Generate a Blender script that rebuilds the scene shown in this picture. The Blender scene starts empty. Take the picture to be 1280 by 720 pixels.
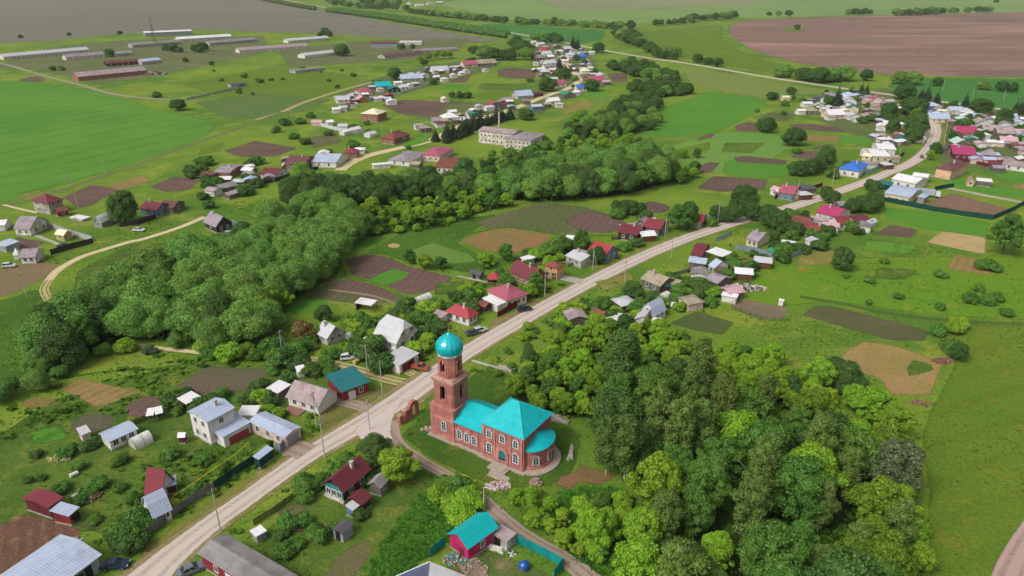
import bpy, math, random
import numpy as np
from mathutils import Vector, Matrix, geometry
random.seed(11)
rng = np.random.default_rng(11)
SC = bpy.context.scene
COL = SC.collection

# ------------------------------------------------------------------ survey
# The photograph is surveyed on a flat terrain: camera 90 m up, pitched 24 degrees down.
TH = math.radians(24.0); FL = 900.0; CH = 90.0
CT, ST = math.cos(TH), math.sin(TH)
def P(px, py, z=0.0):
    u, v = px-640.0, py-360.0
    d = (u, FL*CT-v*ST, -FL*ST-v*CT)
    t = (z-CH)/d[2]
    return Vector((d[0]*t, d[1]*t, z))
def proj(X, Y, Z=0.0):
    dz = Z-CH
    f = Y*CT-dz*ST; dn = -Y*ST-dz*CT
    return 640+FL*X/f, 360+FL*dn/f
def mpp(px, py):                      # metres per photo pixel, sideways
    a, b = P(px, py), P(px+1, py)
    return (b-a).length
def lin(c):
    return tuple((v/255/12.92 if v/255 <= .04045 else ((v/255+.055)/1.055)**2.4) for v in c)
def L4(c): return (*lin(c), 1.0)

# ------------------------------------------------------------------ node helpers
def newmat(name):
    m = bpy.data.materials.new(name); m.use_nodes = True
    nt = m.node_tree; nt.nodes.clear()
    out = nt.nodes.new('ShaderNodeOutputMaterial')
    return m, nt, out
def N(nt, typ, **kw):
    n = nt.nodes.new(typ)
    for k, v in kw.items():
        if k.startswith('_'): n.inputs[k[1:].replace('_', ' ')].default_value = v
        else: setattr(n, k, v)
    return n
def noise(nt, vec, scale, detail=4, rough=.55, dist=0.0):
    n = nt.nodes.new('ShaderNodeTexNoise')
    n.inputs['Scale'].default_value = scale; n.inputs['Detail'].default_value = detail
    n.inputs['Roughness'].default_value = rough; n.inputs['Distortion'].default_value = dist
    if vec is not None: nt.links.new(vec, n.inputs['Vector'])
    return n.outputs['Fac']
def ramp(nt, fac, lo, hi):
    n = nt.nodes.new('ShaderNodeMapRange'); n.interpolation_type = 'SMOOTHSTEP'
    n.inputs['From Min'].default_value = lo; n.inputs['From Max'].default_value = hi
    nt.links.new(fac, n.inputs['Value']); return n.outputs['Result']
def mixc(nt, fac, a, b, mode='MIX'):
    n = nt.nodes.new('ShaderNodeMix'); n.data_type = 'RGBA'; n.blend_type = mode
    for sock, v in (('Factor', fac), ('A', a), ('B', b)):
        i = n.inputs[sock] if sock == 'Factor' else [s for s in n.inputs if s.name == sock and s.type == 'RGBA'][0]
        if isinstance(v, (int, float)): i.default_value = v
        elif isinstance(v, tuple): i.default_value = v
        else: nt.links.new(v, i)
    return [s for s in n.outputs if s.type == 'RGBA'][0]
def math_(nt, op, a, b=None, clamp=False):
    n = nt.nodes.new('ShaderNodeMath'); n.operation = op; n.use_clamp = clamp
    for i, v in enumerate((a, b)):
        if v is None: continue
        if isinstance(v, (int, float)): n.inputs[i].default_value = v
        else: nt.links.new(v, n.inputs[i])
    return n.outputs[0]
def principled(nt, out, col, rough=.8, spec=.3, metal=0.0, bump=None, bstr=.4, bdist=.1):
    p = nt.nodes.new('ShaderNodeBsdfPrincipled')
    if isinstance(col, tuple): p.inputs['Base Color'].default_value = col
    else: nt.links.new(col, p.inputs['Base Color'])
    if isinstance(rough, (int, float)): p.inputs['Roughness'].default_value = rough
    else: nt.links.new(rough, p.inputs['Roughness'])
    p.inputs['Specular IOR Level'].default_value = spec
    p.inputs['Metallic'].default_value = metal
    if bump is not None:
        b = nt.nodes.new('ShaderNodeBump'); b.inputs['Strength'].default_value = bstr; b.inputs['Distance'].default_value = bdist
        nt.links.new(bump, b.inputs['Height']); nt.links.new(b.outputs['Normal'], p.inputs['Normal'])
    nt.links.new(p.outputs[0], out.inputs['Surface'])
    return p

# ------------------------------------------------------------------ ground materials
GM = {}
def ground_mat(name, c1, c2, c3=None, big=.03, mid=.25, fine=2.0, edge=True, streak=None, track=False, blotch=.5, bump=.3, furrow=None):
    """c1/c2 mixed at field scale, c3 in blotches; soft ragged edge through the 'edge' attribute"""
    if name in GM: return GM[name]
    m, nt, out = newmat(name)
    geo = nt.nodes.new('ShaderNodeNewGeometry'); pos = geo.outputs['Position']
    if streak is not None:
        mp = nt.nodes.new('ShaderNodeMapping'); mp.inputs['Rotation'].default_value = (0, 0, math.radians(streak[0]))
        mp.inputs['Scale'].default_value = (streak[1], 1, 1)
        nt.links.new(pos, mp.inputs['Vector']); vec = mp.outputs['Vector']
    else: vec = pos
    nb = noise(nt, vec, big, 5, .6, .3); nm = noise(nt, vec, mid, 5, .65, .4); nf = noise(nt, pos, fine, 3, .7)
    f1 = ramp(nt, nb, .36, .64)
    col = mixc(nt, f1, L4(c1), L4(c2))
    f2 = ramp(nt, nm, .58-.12*blotch, .80-.12*blotch)
    col = mixc(nt, f2, col, L4(c3 or c2))
    # fine scale: grain of blades, clods and stones
    g = ramp(nt, nf, .25, .75)
    dk = mixc(nt, g, (.72, .72, .72, 1), (1.22, 1.22, 1.2, 1))
    col = mixc(nt, 1.0, col, dk, 'MULTIPLY')
    if furrow:                       # plough furrows or tramlines: angle, spacing, sharpness, strength
        fp = nt.nodes.new('ShaderNodeMapping'); fp.inputs['Rotation'].default_value = (0, 0, math.radians(furrow[0])); nt.links.new(pos, fp.inputs['Vector'])
        wv = nt.nodes.new('ShaderNodeTexWave'); wv.inputs['Scale'].default_value = .314/furrow[1]; wv.inputs['Distortion'].default_value = furrow[4] if len(furrow) > 4 else 1.2; wv.inputs['Detail Scale'].default_value = .6; nt.links.new(fp.outputs[0], wv.inputs['Vector'])
        fs = math_(nt, 'MULTIPLY', ramp(nt, wv.outputs['Fac'], furrow[2], 1.0), math_(nt, 'MULTIPLY', ramp(nt, nm, .3, .6), furrow[3]))
        col = mixc(nt, fs, col, L4(tuple(v*.55 for v in c1)))
    if track:
        at = nt.nodes.new('ShaderNodeAttribute'); at.attribute_name = 'across'
        a = math_(nt, 'ABSOLUTE', math_(nt, 'SUBTRACT', at.outputs['Fac'], .5))      # 0 middle .. .5 edge
        w = math_(nt, 'ABSOLUTE', math_(nt, 'SUBTRACT', a, .2))
        rut = ramp(nt, math_(nt, 'ADD', w, math_(nt, 'MULTIPLY', math_(nt, 'SUBTRACT', nm, .5), .12)), .02, .11)
        col = mixc(nt, rut, col, L4(track))
    hgt = math_(nt, 'ADD', nf, math_(nt, 'MULTIPLY', nm, 2.0))
    p = principled(nt, out, col, .95, .1, 0, hgt, bump, .25)
    if edge:
        at = nt.nodes.new('ShaderNodeAttribute'); at.attribute_name = 'edge'
        ne = noise(nt, pos, .45, 5, .75); ne2 = noise(nt, pos, .07, 3, .6)
        s = math_(nt, 'ADD', at.outputs['Fac'], math_(nt, 'SUBTRACT', math_(nt, 'ADD', math_(nt, 'MULTIPLY', ne, .65), math_(nt, 'MULTIPLY', ne2, .5)), .575))
        k = ramp(nt, s, .34, .60)
        tr = nt.nodes.new('ShaderNodeBsdfTransparent'); mx = nt.nodes.new('ShaderNodeMixShader')
        nt.links.new(k, mx.inputs[0]); nt.links.new(tr.outputs[0], mx.inputs[1]); nt.links.new(p.outputs[0], mx.inputs[2])
        nt.links.new(mx.outputs[0], out.inputs['Surface'])
    GM[name] = m
    return m

# ------------------------------------------------------------------ mesh builder
class MB:
    """collects polygons (with a metric UV) and links them as one mesh object"""
    def __init__(s): s.v = []; s.f = []; s.mi = []; s.sm = []
    def poly(s, pts, mi=0, smooth=False):
        b = len(s.v); s.v += [tuple(p) for p in pts]; s.f.append(tuple(range(b, b+len(pts)))); s.mi.append(mi); s.sm.append(smooth); return s
    def box(s, c, d, mi=0, rot=0.0, top=None):
        """box with base centre c and size d; top scales its upper face"""
        x, y, z = d[0]/2, d[1]/2, d[2]; t = top or (1, 1)
        cr, sr = math.cos(rot), math.sin(rot)
        def w(a, b, h): return (c[0]+a*cr-b*sr, c[1]+a*sr+b*cr, c[2]+h)
        lo = [w(-x, -y, 0), w(x, -y, 0), w(x, y, 0), w(-x, y, 0)]
        hi = [w(-x*t[0], -y*t[1], z), w(x*t[0], -y*t[1], z), w(x*t[0], y*t[1], z), w(-x*t[0], y*t[1], z)]
        s.poly(lo[::-1], mi); s.poly(hi, mi)
        for i in range(4):
            j = (i+1) % 4; s.poly([lo[i], lo[j], hi[j], hi[i]], mi)
        return s
    def slab(s, pts, th, mi=0):
        """planar polygon pts (counter-clockwise seen from above) given thickness th downwards along its normal"""
        p = [Vector(q) for q in pts]
        n = (p[1]-p[0]).cross(p[2]-p[0]).normalized()
        q = [a-n*th for a in p]
        s.poly(p, mi); s.poly(q[::-1], mi)
        for i in range(len(p)):
            j = (i+1) % len(p); s.poly([p[j], p[i], q[i], q[j]], mi)
        return s
    def tube(s, a, b, r0, r1=None, n=8, mi=0, cap=True):
        a, b = Vector(a), Vector(b); r1 = r0 if r1 is None else r1
        d = (b-a).normalized(); u = d.orthogonal().normalized(); w = d.cross(u)
        A = [a+(u*math.cos(k*2*math.pi/n)+w*math.sin(k*2*math.pi/n))*r0 for k in range(n)]
        B = [b+(u*math.cos(k*2*math.pi/n)+w*math.sin(k*2*math.pi/n))*r1 for k in range(n)]
        for k in range(n):
            j = (k+1) % n; s.poly([A[k], A[j], B[j], B[k]], mi, True)
        if cap: s.poly(A[::-1], mi); s.poly(B, mi)
        return s
    def lathe(s, c, prof, n=24, mi=0, smooth=True, a0=0.0, a1=2*math.pi, sx=1.0, sy=1.0):
        full = abs(a1-a0-2*math.pi) < 1e-6
        m = n if full else n+1
        rings = [[(c[0]+r*sx*math.cos(a0+(a1-a0)*k/n), c[1]+r*sy*math.sin(a0+(a1-a0)*k/n), c[2]+z) for k in range(m)] for r, z in prof]
        for i in range(len(rings)-1):
            for k in range(n):
                j = (k+1) % m
                q = [rings[i][k], rings[i][j], rings[i+1][j], rings[i+1][k]]
                if prof[i][0] < 1e-6: q = [q[0], q[2], q[3]]
                elif prof[i+1][0] < 1e-6: q = q[:3]
                s.poly(q, mi, smooth)
        return s
    def build(s, name, mats, parent=None, loc=None):
        me = bpy.data.meshes.new(name)
        me.from_pydata(s.v, [], s.f)
        if not isinstance(mats, (list, tuple)): mats = [mats]
        for m in mats: me.materials.append(m)
        me.polygons.foreach_set('material_index', s.mi)
        me.polygons.foreach_set('use_smooth', s.sm)
        uv = me.uv_layers.new(name='UVMap')
        k = 0
        data = np.zeros((sum(len(f) for f in s.f), 2), np.float32)
        for f in s.f:
            p = [Vector(s.v[i]) for i in f]
            n = Vector((0, 0, 0))
            for i in range(len(p)):
                a, b = p[i], p[(i+1) % len(p)]
                n += Vector(((a.y-b.y)*(a.z+b.z), (a.z-b.z)*(a.x+b.x), (a.x-b.x)*(a.y+b.y)))
            if n.length < 1e-12: n = Vector((0, 0, 1))
            n.normalize()
            h = Vector((-n.y, n.x, 0))
            h = h.normalized() if h.length > .02 else Vector((1, 0, 0))
            t = n.cross(h)
            for q in p:
                data[k] = (q.dot(h), q.dot(t)); k += 1
        uv.data.foreach_set('uv', data.ravel())
        o = bpy.data.objects.new(name, me); COL.objects.link(o)
        if loc is not None: o.location = loc
        if parent is not None: o.parent = parent
        return o

def tag(o, label=None, cat=None, group=None, kind=None):
    if label: o['label'] = label
    if cat: o['category'] = cat
    if group: o['group'] = group
    if kind: o['kind'] = kind
    return o
def empty(name, loc, rz=0.0):
    o = bpy.data.objects.new(name, None); COL.objects.link(o)
    o.location = loc; o.rotation_euler = (0, 0, rz); o.empty_display_size = .5
    return o
def copy_tree(o, parent=None):
    c = o.copy(); COL.objects.link(c)
    if parent is not None: c.parent = parent
    for ch in list(o.children): copy_tree(ch, c)
    return c
# ------------------------------------------------------------------ land cover
LAYERS = []                                            # (bbox, level) of sheets laid so far
MASK_X0, MASK_Y0, MASK_W, MASK_H = -260, 40, 620, 520   # one metre raster of what covers the ground near by
MASK = np.zeros((MASK_H, MASK_W), np.int8)
gx, gy = np.meshgrid(np.arange(MASK_W)+MASK_X0+.5, np.arange(MASK_H)+MASK_Y0+.5)
def inside(poly, X, Y):
    r = np.zeros(np.shape(X), bool); n = len(poly)
    for i in range(n):
        x0, y0 = poly[i][0], poly[i][1]; x1, y1 = poly[(i+1) % n][0], poly[(i+1) % n][1]
        if y0 == y1: continue
        r ^= ((y0 > Y) != (y1 > Y)) & (X < (x1-x0)*(Y-y0)/(y1-y0)+x0)
    return r
def mark(poly, val, grow=0.0):
    xs = [p[0] for p in poly]; ys = [p[1] for p in poly]
    i0, i1 = int(max(0, min(xs)-MASK_X0-1)), int(min(MASK_W, max(xs)-MASK_X0+2))
    j0, j1 = int(max(0, min(ys)-MASK_Y0-1)), int(min(MASK_H, max(ys)-MASK_Y0+2))
    if i1 <= i0 or j1 <= j0: return
    MASK[j0:j1, i0:i1][inside(poly, gx[j0:j1, i0:i1], gy[j0:j1, i0:i1])] = val
def masked(x, y):
    i, j = int(x-MASK_X0), int(y-MASK_Y0)
    return MASK[j, i] if 0 <= i < MASK_W and 0 <= j < MASK_H else 0
def level(pts):
    xs = [p[0] for p in pts]; ys = [p[1] for p in pts]
    bb = (min(xs), min(ys), max(xs), max(ys)); l = 1
    for b, k in LAYERS:
        if bb[0] < b[2] and bb[2] > b[0] and bb[1] < b[3] and bb[3] > b[1]: l = max(l, k+1)
    LAYERS.append((bb, l)); return l*.004
def densify(pts, step, closed=True):
    out = []; n = len(pts)
    for i in range(n if closed else n-1):
        a, b = pts[i], pts[(i+1) % n]; k = max(1, int((b-a).length/step))
        out += [a+(b-a)*(j/k) for j in range(k)]
    if not closed: out.append(pts[-1])
    return out
def smooth_loop(pts, it=1):
    for _ in range(it):
        q = []
        for i in range(len(pts)):
            a, b = pts[i], pts[(i+1) % len(pts)]
            q += [a*.93+b*.07, a*.07+b*.93]
        pts = q
    return pts
def field(name, px, mat, edge_w=1.5, cover=1, world=None):
    """one sheet of ground: outline in photo pixels, laid flat on the terrain, ragged edge edge_w metres wide"""
    w = [Vector((p[0], p[1])) for p in (world or [P(*q).xy for q in px])]
    if sum(w[i].x*w[(i+1) % len(w)].y-w[(i+1) % len(w)].x*w[i].y for i in range(len(w))) < 0: w.reverse()
    w = smooth_loop(w)
    per = sum((w[i]-w[i-1]).length for i in range(len(w)))
    w = densify(w, max(edge_w*1.2, per/160))
    n = len(w)
    A = np.array([(p.x, p.y) for p in w]); B = np.roll(A, -1, 0); D = B-A; L2 = (D**2).sum(1)+1e-9
    def dist(Q):
        r = np.full(len(Q), 1e9)
        for a, d, l in zip(A, D, L2):
            t = np.clip(((Q-a)@d)/l, 0, 1); r = np.minimum(r, ((Q-a-t[:, None]*d)**2).sum(1))
        return np.sqrt(r)
    nrm = [];
    for i in range(n):
        t = (w[(i+1) % n]-w[i-1]); nrm.append(Vector((-t.y, t.x)).normalized())
    inner = np.array([(w[i]+nrm[i]*edge_w) for i in range(n)])
    ok = inside(A, inner[:, 0], inner[:, 1]) & (dist(inner) > edge_w*.9)
    pts = [Vector(p) for p in w]+[Vector(p) for p, k in zip(inner, ok) if k]
    vs, _, fs, *_ = geometry.delaunay_2d_cdt(pts, [(i, (i+1) % n) for i in range(n)], [], 1, 1e-4)
    Q = np.array([(v.x, v.y) for v in vs]); e = np.clip(dist(Q)/edge_w, 0, 1)
    z = level(w)
    me = bpy.data.meshes.new(name)
    me.from_pydata([(v.x, v.y, z) for v in vs], [], [tuple(f) for f in fs])
    me.attributes.new('edge', 'FLOAT', 'POINT').data.foreach_set('value', e.astype(np.float32))
    me.materials.append(mat)
    o = bpy.data.objects.new(name, me); COL.objects.link(o); tag(o, kind='structure')
    if cover is not None: mark([(p.x, p.y) for p in w], cover)
    return o
def catmull(pts, k=6):
    out = []
    for i in range(len(pts)-1):
        p0, p1, p2, p3 = pts[max(0, i-1)], pts[i], pts[i+1], pts[min(len(pts)-1, i+2)]
        for j in range(k):
            t = j/k
            out.append(.5*((2*p1)+(p2-p0)*t+(2*p0-5*p1+4*p2-p3)*t*t+(3*p1-p0-3*p2+p3)*t**3))
    out.append(pts[-1]); return out
def strip(name, px, width, mat, edge_w=.8, cover=1, kind='structure'):
    """a road or track: centre line in photo pixels, width in metres (a number or one per point)"""
    c = [P(*q[:2]).xy for q in px]; wd = width if isinstance(width, (list, tuple)) else [width]*len(c)
    c3 = catmull([Vector((p.x, p.y, q)) for p, q in zip(c, wd)])
    vs, fs, e, ac = [], [], [], []
    z = level([(p.x-3, p.y-3) for p in c3]+[(p.x+3, p.y+3) for p in c3])
    for i, p in enumerate(c3):
        t = (c3[min(i+1, len(c3)-1)]-c3[max(i-1, 0)]).xy.normalized(); nn = Vector((-t.y, t.x)); h = p.z/2
        for s, ed in ((-h, 0), (-h+edge_w, 1), (0, 1), (h-edge_w, 1), (h, 0)):
            vs.append((p.x+nn.x*s, p.y+nn.y*s, z)); e.append(ed); ac.append(.5+s/(2*h))
        if i:
            b = (i-1)*5
            fs += [(b+k, b+k+5, b+k+6, b+k+1) for k in range(4)]
    me = bpy.data.meshes.new(name); me.from_pydata(vs, [], fs)
    me.attributes.new('edge', 'FLOAT', 'POINT').data.foreach_set('value', e)
    me.attributes.new('across', 'FLOAT', 'POINT').data.foreach_set('value', ac)
    me.materials.append(mat); me.update()
    if me.polygons and me.polygons[0].normal.z < 0: me.flip_normals()
    o = bpy.data.objects.new(name, me); COL.objects.link(o); tag(o, kind=kind)
    if cover is not None:
        for i in range(len(c3)-1): mark([vs[i*5][:2], vs[i*5+4][:2], vs[i*5+9][:2], vs[i*5+5][:2]], cover)
    return o

# --- palettes (colours of the things themselves)
g_meadow = ground_mat('meadow', (112, 136, 44), (82, 116, 40), (130, 142, 54), .013, .06, 1.3, edge=False, blotch=.9, bump=.6)
g_crop = ground_mat('green_crop', (80, 130, 44), (96, 138, 50), (90, 132, 42), .012, .05, 1.5, blotch=.2, furrow=(28, 17, .9, .35, .3))
g_crop2 = ground_mat('bright_crop', (86, 136, 44), (80, 130, 46), (98, 136, 46), .02, .15, 1.6, blotch=.3, furrow=(-25, 4, .3, .1, 2))
g_lawn = ground_mat('yard_grass', (88, 113, 42), (66, 95, 35), (116, 121, 52), .05, .22, 1.6, blotch=.8, bump=.6)
g_olive = ground_mat('olive_meadow', (100, 122, 38), (90, 118, 36), (114, 120, 38), .02, .12, 1.4, blotch=.6, bump=.5, furrow=(70, 9, .5, .14, 3))
g_pale = ground_mat('pale_field', (120, 144, 80), (110, 136, 78), (126, 134, 90), .003, .02, .5, blotch=.4)
g_darkgrass = ground_mat('rank_grass', (64, 98, 34), (76, 110, 36), (90, 118, 40), .04, .25, 1.5, blotch=.6, bump=.8)
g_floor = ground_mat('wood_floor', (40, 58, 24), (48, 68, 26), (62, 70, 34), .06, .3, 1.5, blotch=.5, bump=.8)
g_dry = ground_mat('dry_verge', (130, 122, 62), (110, 120, 52), (148, 132, 88), .03, .2, 1.6, blotch=.7)
g_purple = ground_mat('dug_soil', (112, 88, 80), (96, 82, 72), (120, 102, 84), .04, .2, 1.8, streak=(0, .5), blotch=.5, bump=.6, furrow=(20, 2.6, .2, .24, 2.5))
g_olsoil = ground_mat('sprouting_soil', (104, 100, 70), (88, 98, 58), (114, 100, 82), .03, .2, 1.8, blotch=.6, furrow=(18, 3.0, .2, .22, 2.5))
g_tan = ground_mat('dry_soil', (148, 122, 80), (136, 118, 70), (124, 120, 62), .04, .22, 1.8, blotch=.7, furrow=(35, 2.6, .3, .3))
g_sand = ground_mat('sandy_soil', (184, 160, 118), (172, 148, 104), (156, 142, 94), .05, .3, 1.8, blotch=.5)
g_brown = ground_mat('brown_soil', (122, 90, 72), (106, 78, 64), (142, 112, 82), .05, .22, 1.6, blotch=.7, bump=.7, furrow=(-30, 2.2, .2, .35))
g_plow = ground_mat('plowed_field', (132, 106, 95), (117, 98, 88), (160, 126, 112), .004, .012, .3, streak=(0, .25), blotch=1.1, furrow=(4, 22, .4, .08, 3))
g_grey = ground_mat('grey_field', (122, 116, 102), (112, 112, 96), (128, 120, 106), .0025, .012, .3, streak=(8, .25), blotch=.5, furrow=(8, 30, .4, .2, 2))
g_green_far = ground_mat('far_green_field', (62, 114, 54), (70, 120, 54), (66, 112, 48), .004, .03, .6, blotch=.3)
g_road = ground_mat('gravel_road', (184, 170, 158), (174, 160, 146), (162, 148, 132), .05, .3, 2.2, blotch=.5, track=(196, 182, 172), bump=.2)
g_shoulder = ground_mat('road_shoulder', (142, 128, 92), (120, 120, 62), (160, 146, 116), .06, .35, 2.0, blotch=.6)
g_roadfar = ground_mat('paved_road', (180, 170, 156), (170, 162, 148), (162, 154, 140), .02, .1, 1.0, blotch=.4, track=(188, 178, 166))
g_yellow = ground_mat('clay_road', (196, 178, 138), (186, 168, 126), (174, 158, 116), .03, .2, 1.6, blotch=.5, track=(206, 190, 152))
g_pathm = ground_mat('dirt_path', (150, 130, 116), (138, 120, 104), (120, 114, 82), .08, .4, 2.2, blotch=.7, track=(160, 142, 128), bump=.4)
g_track = ground_mat('wheel_track', (116, 124, 60), (104, 118, 52), (128, 124, 68), .05, .3, 1.6, blotch=.5, track=(180, 162, 118))
g_conc = ground_mat('concrete_slab', (176, 172, 160), (164, 160, 148), (150, 146, 136), .1, .5, 3, blotch=.4, bump=.1)
g_water = None

# --- terrain sheet out to the horizon
mb = MB()
R0 = [(-14000, -900), (14000, -900), (14000, 16000), (-14000, 16000)]
mb.poly([(x, y, 0) for x, y in R0])
tag(mb.build('ground', g_meadow), kind='structure')

# --- far land
field('grey_plowed_field', [(-90, -14), (290, -8), (340, 0), (408, 13.5), (520, 33.5), (632, 50), (600, 55), (560, 51), (470, 47), (400, 42), (320, 40), (230, 37), (140, 44), (60, 52), (-90, 58)], g_grey, 8)
field('pale_hay_field', [(545, 6), (600, -8), (900, -14), (1400, -14), (1400, 13), (1170, 18), (1000, 21), (900, 24), (800, 30), (700, 27), (640, 26), (600, 18)], g_pale, 15)
field('grey_fallow_field', [(660, -4), (800, -10), (980, -8), (960, 4), (820, 11), (700, 13)], ground_mat('fallow', (132, 136, 98), (126, 128, 96), (138, 132, 104), .003, .015, .4, blotch=.5), 25)
field('green_far_field', [(598, 30), (650, 31), (760, 38), (756, 50), (720, 57), (664, 50), (620, 40)], g_green_far, 6)
field('plowed_field', [(911, 30), (935, 25), (1000, 22), (1100, 19), (1200, 17), (1330, 14), (1330, 98), (1200, 96), (1120, 95), (1050, 88), (985, 77), (940, 64), (916, 50), (908, 40)], g_plow, 7)
field('grass_islet', [(976, 37), (990, 34), (1006, 34), (1009, 38), (996, 40), (980, 40)], g_olive, 6)
field('roadside_meadow', [(1118, 96), (1200, 98), (1330, 99), (1330, 141), (1200, 131), (1150, 121), (1105, 109)], g_green_far, 5)
field('yellow_meadow', [(800, 40), (905, 30), (905, 48), (935, 68), (985, 82), (960, 92), (880, 78), (820, 66)], g_olive, 8)
field('olive_field', [(846, 80), (900, 90), (965, 101), (1050, 114), (1000, 120), (960, 124), (915, 117), (862, 106)], ground_mat('olive_field', (116, 130, 64), (108, 128, 60), (124, 128, 72), .01, .06, .8, blotch=.4), 4)
field('crop_field', [(788, 152), (840, 130), (882, 115), (948, 122), (962, 131), (930, 150), (905, 164), (870, 170), (836, 172), (798, 166)], g_crop2, 3)
field('striped_field', [(836, 182), (902, 164), (962, 166), (1000, 176), (960, 205), (900, 218), (846, 208)], ground_mat('striped_crop', (98, 138, 60), (108, 142, 64), (104, 132, 60), .02, .1, 1.2, streak=(25, .4), blotch=.4), 2.5)
field('crop_strip', [(905, 200), (985, 203), (1010, 214), (960, 224), (900, 217)], g_crop2, 2)
for q in ([(915, 157), (935, 152), (954, 155), (946, 165), (918, 164)], [(868, 174), (884, 167), (898, 165), (892, 173), (872, 177)],
          [(984, 156), (1010, 154), (1062, 160), (1062, 166), (1030, 165), (988, 160)], [(865, 209), (885, 202), (905, 203), (890, 217), (868, 217)],
          [(912, 197), (930, 194), (988, 200), (984, 207), (920, 203)], [(866, 236), (890, 219), (963, 224), (958, 237), (905, 241)],
          [(1012, 184), (1040, 178), (1046, 183), (1018, 188)], [(784, 260), (812, 250), (840, 256), (840, 266), (800, 269)],
          [(620, 88), (640, 84), (672, 87), (670, 99), (640, 98), (622, 96)], [(758, 92), (785, 91), (786, 103), (765, 102)],
          [(474, 131), (505, 124), (560, 127), (600, 129), (590, 137), (540, 148), (500, 143)], [(565, 97), (590, 94), (585, 103), (560, 104)],
          [(74, 247), (115, 230), (152, 236), (118, 257), (96, 262)], [(183, 234), (219, 219), (254, 226), (236, 239), (205, 241)],
          [(277, 189), (318, 175), (376, 185), (346, 196), (300, 197)], [(1084, 294), (1112, 279), (1153, 287), (1142, 299)],
          [(957, 354), (976, 333), (1001, 339), (986, 358)], [(428, 323), (464, 315), (494, 322), (514, 332), (573, 346), (550, 364), (508, 372), (466, 352), (436, 346)],
          [(160, 136), (190, 141), (215, 140), (190, 146)], [(20, 100), (40, 95), (58, 97), (56, 102), (30, 104)], [(20, 78), (45, 74), (58, 78), (45, 82), (30, 83)]):
    field('dug_plot', q, g_purple, 2.6)
# left half
field('green_crop_field', [(-70, 99), (0, 100), (60, 103), (120, 113), (200, 136), (262, 149), (272, 158), (262, 170), (200, 194), (118, 221), (0, 256), (-70, 272)], g_crop, 4)
field('weedy_meadow', [(225, 105), (330, 84), (420, 90), (470, 106), (420, 122), (330, 128), (260, 118)], g_olive, 6)
field('fallow_meadow', [(240, 128), (320, 116), (420, 124), (380, 140), (320, 150), (280, 148)], ground_mat('fallow_meadow', (84, 110, 56), (94, 114, 58), (104, 112, 66), .02, .1, 1, blotch=.5), 4)
field('tan_plot', [(-40, 348), (10, 334), (44, 325), (82, 331), (72, 342), (20, 366), (-40, 386)], ground_mat('tan_plot', (130, 110, 80), (122, 106, 78), (112, 108, 70), .04, .2, 1.8), 1.5)
field('rank_meadow', [(-40, 385), (20, 368), (60, 352), (60, 385), (90, 398), (70, 430), (40, 470), (-40, 500)], g_darkgrass, 3, None)
field('rank_meadow', [(90, 340), (160, 305), (230, 300), (180, 340), (110, 390), (85, 380)], g_lawn, 3, None)
field('reed_bed', [(430, 330), (500, 290), (570, 275), (640, 262), (600, 285), (575, 303), (600, 318), (640, 322), (600, 345), (520, 332), (470, 318)], g_darkgrass, 2.5, None)
field('grass_strip', [(505, 315), (540, 302), (590, 318), (600, 328), (570, 330), (530, 325)], ground_mat('grass_strip', (92, 128, 56), (104, 130, 60), (98, 122, 60), .05, .2, 1.4), 1.5)
field('fallow_plot', [(590, 278), (640, 262), (680, 252), (732, 258), (778, 272), (792, 285), (760, 293), (728, 291), (690, 294), (640, 286), (612, 288)], g_olsoil, 2)
field('dug_plot', [(700, 275), (735, 262), (778, 273), (790, 285), (760, 292), (720, 289)], g_purple, 3)
field('dry_plot', [(572, 301), (606, 288), (640, 285), (692, 293), (686, 302), (664, 313), (640, 319), (600, 313)], ground_mat('dry_plot', (142, 108, 70), (128, 112, 70), (116, 94, 72), .05, .2, 1.6), 1.8)
field('green_plot', [(458, 351), (474, 342), (492, 336), (514, 340), (506, 349), (480, 359)], g_crop2, .8)
field('sprouting_plot', [(380, 372), (412, 352), (436, 347), (470, 355), (508, 372), (492, 379), (440, 380), (410, 376)], g_olsoil, 1.2)
field('dug_plot', [(412, 356), (436, 348), (468, 355), (500, 370), (470, 374), (430, 368)], g_purple, 1)
field('lawn_plot', [(352, 388), (372, 376), (396, 371), (412, 377), (398, 388), (370, 394)], g_crop2, 1)
field('sand_patch', [(483, 306), (492, 303.5), (502, 306), (498, 310), (486, 310)], g_sand, .8)
# near left gardens
field('garden_ground', [(-30, 560), (60, 500), (150, 470), (260, 450), (420, 460), (430, 480), (330, 560), (200, 640), (110, 670), (-30, 660)], g_lawn, 2, None)
field('dry_plot', [(73, 486), (101, 472), (178, 489), (121, 512)], g_tan, 1)
field('dry_plot', [(22, 504), (45, 495), (74, 497), (60, 509), (32, 514)], ground_mat('red_plot', (142, 108, 72), (120, 110, 62), (150, 116, 84), .06, .3, 1.8), 1)
field('dug_plot', [(150, 512), (168, 500), (186, 493), (208, 499), (204, 512), (180, 521), (158, 522)], g_purple, 1)
field('dug_plot', [(84, 532), (100, 520), (118, 515), (146, 521), (142, 535), (112, 543), (92, 541)], ground_mat('grey_plot', (98, 88, 78), (86, 88, 66), (108, 96, 84), .05, .2, 1.8), 1)
field('dug_plot', [(217, 484), (258, 456), (346, 461), (312, 488), (262, 499)], ground_mat('striped_plot', (104, 90, 76), (92, 92, 66), (112, 92, 84), .05, .25, 1.8, streak=(35, .3)), 1.2)
field('bare_yard', [(-30, 668), (0, 655), (30, 640), (62, 645), (106, 660), (98, 690), (52, 722), (-30, 740)], g_brown, 1.2)
field('dry_verge', [(172, 690), (200, 668), (262, 624), (330, 580), (346, 590), (300, 620), (252, 655), (206, 690), (180, 712)], g_dry, 1.2)
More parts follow.
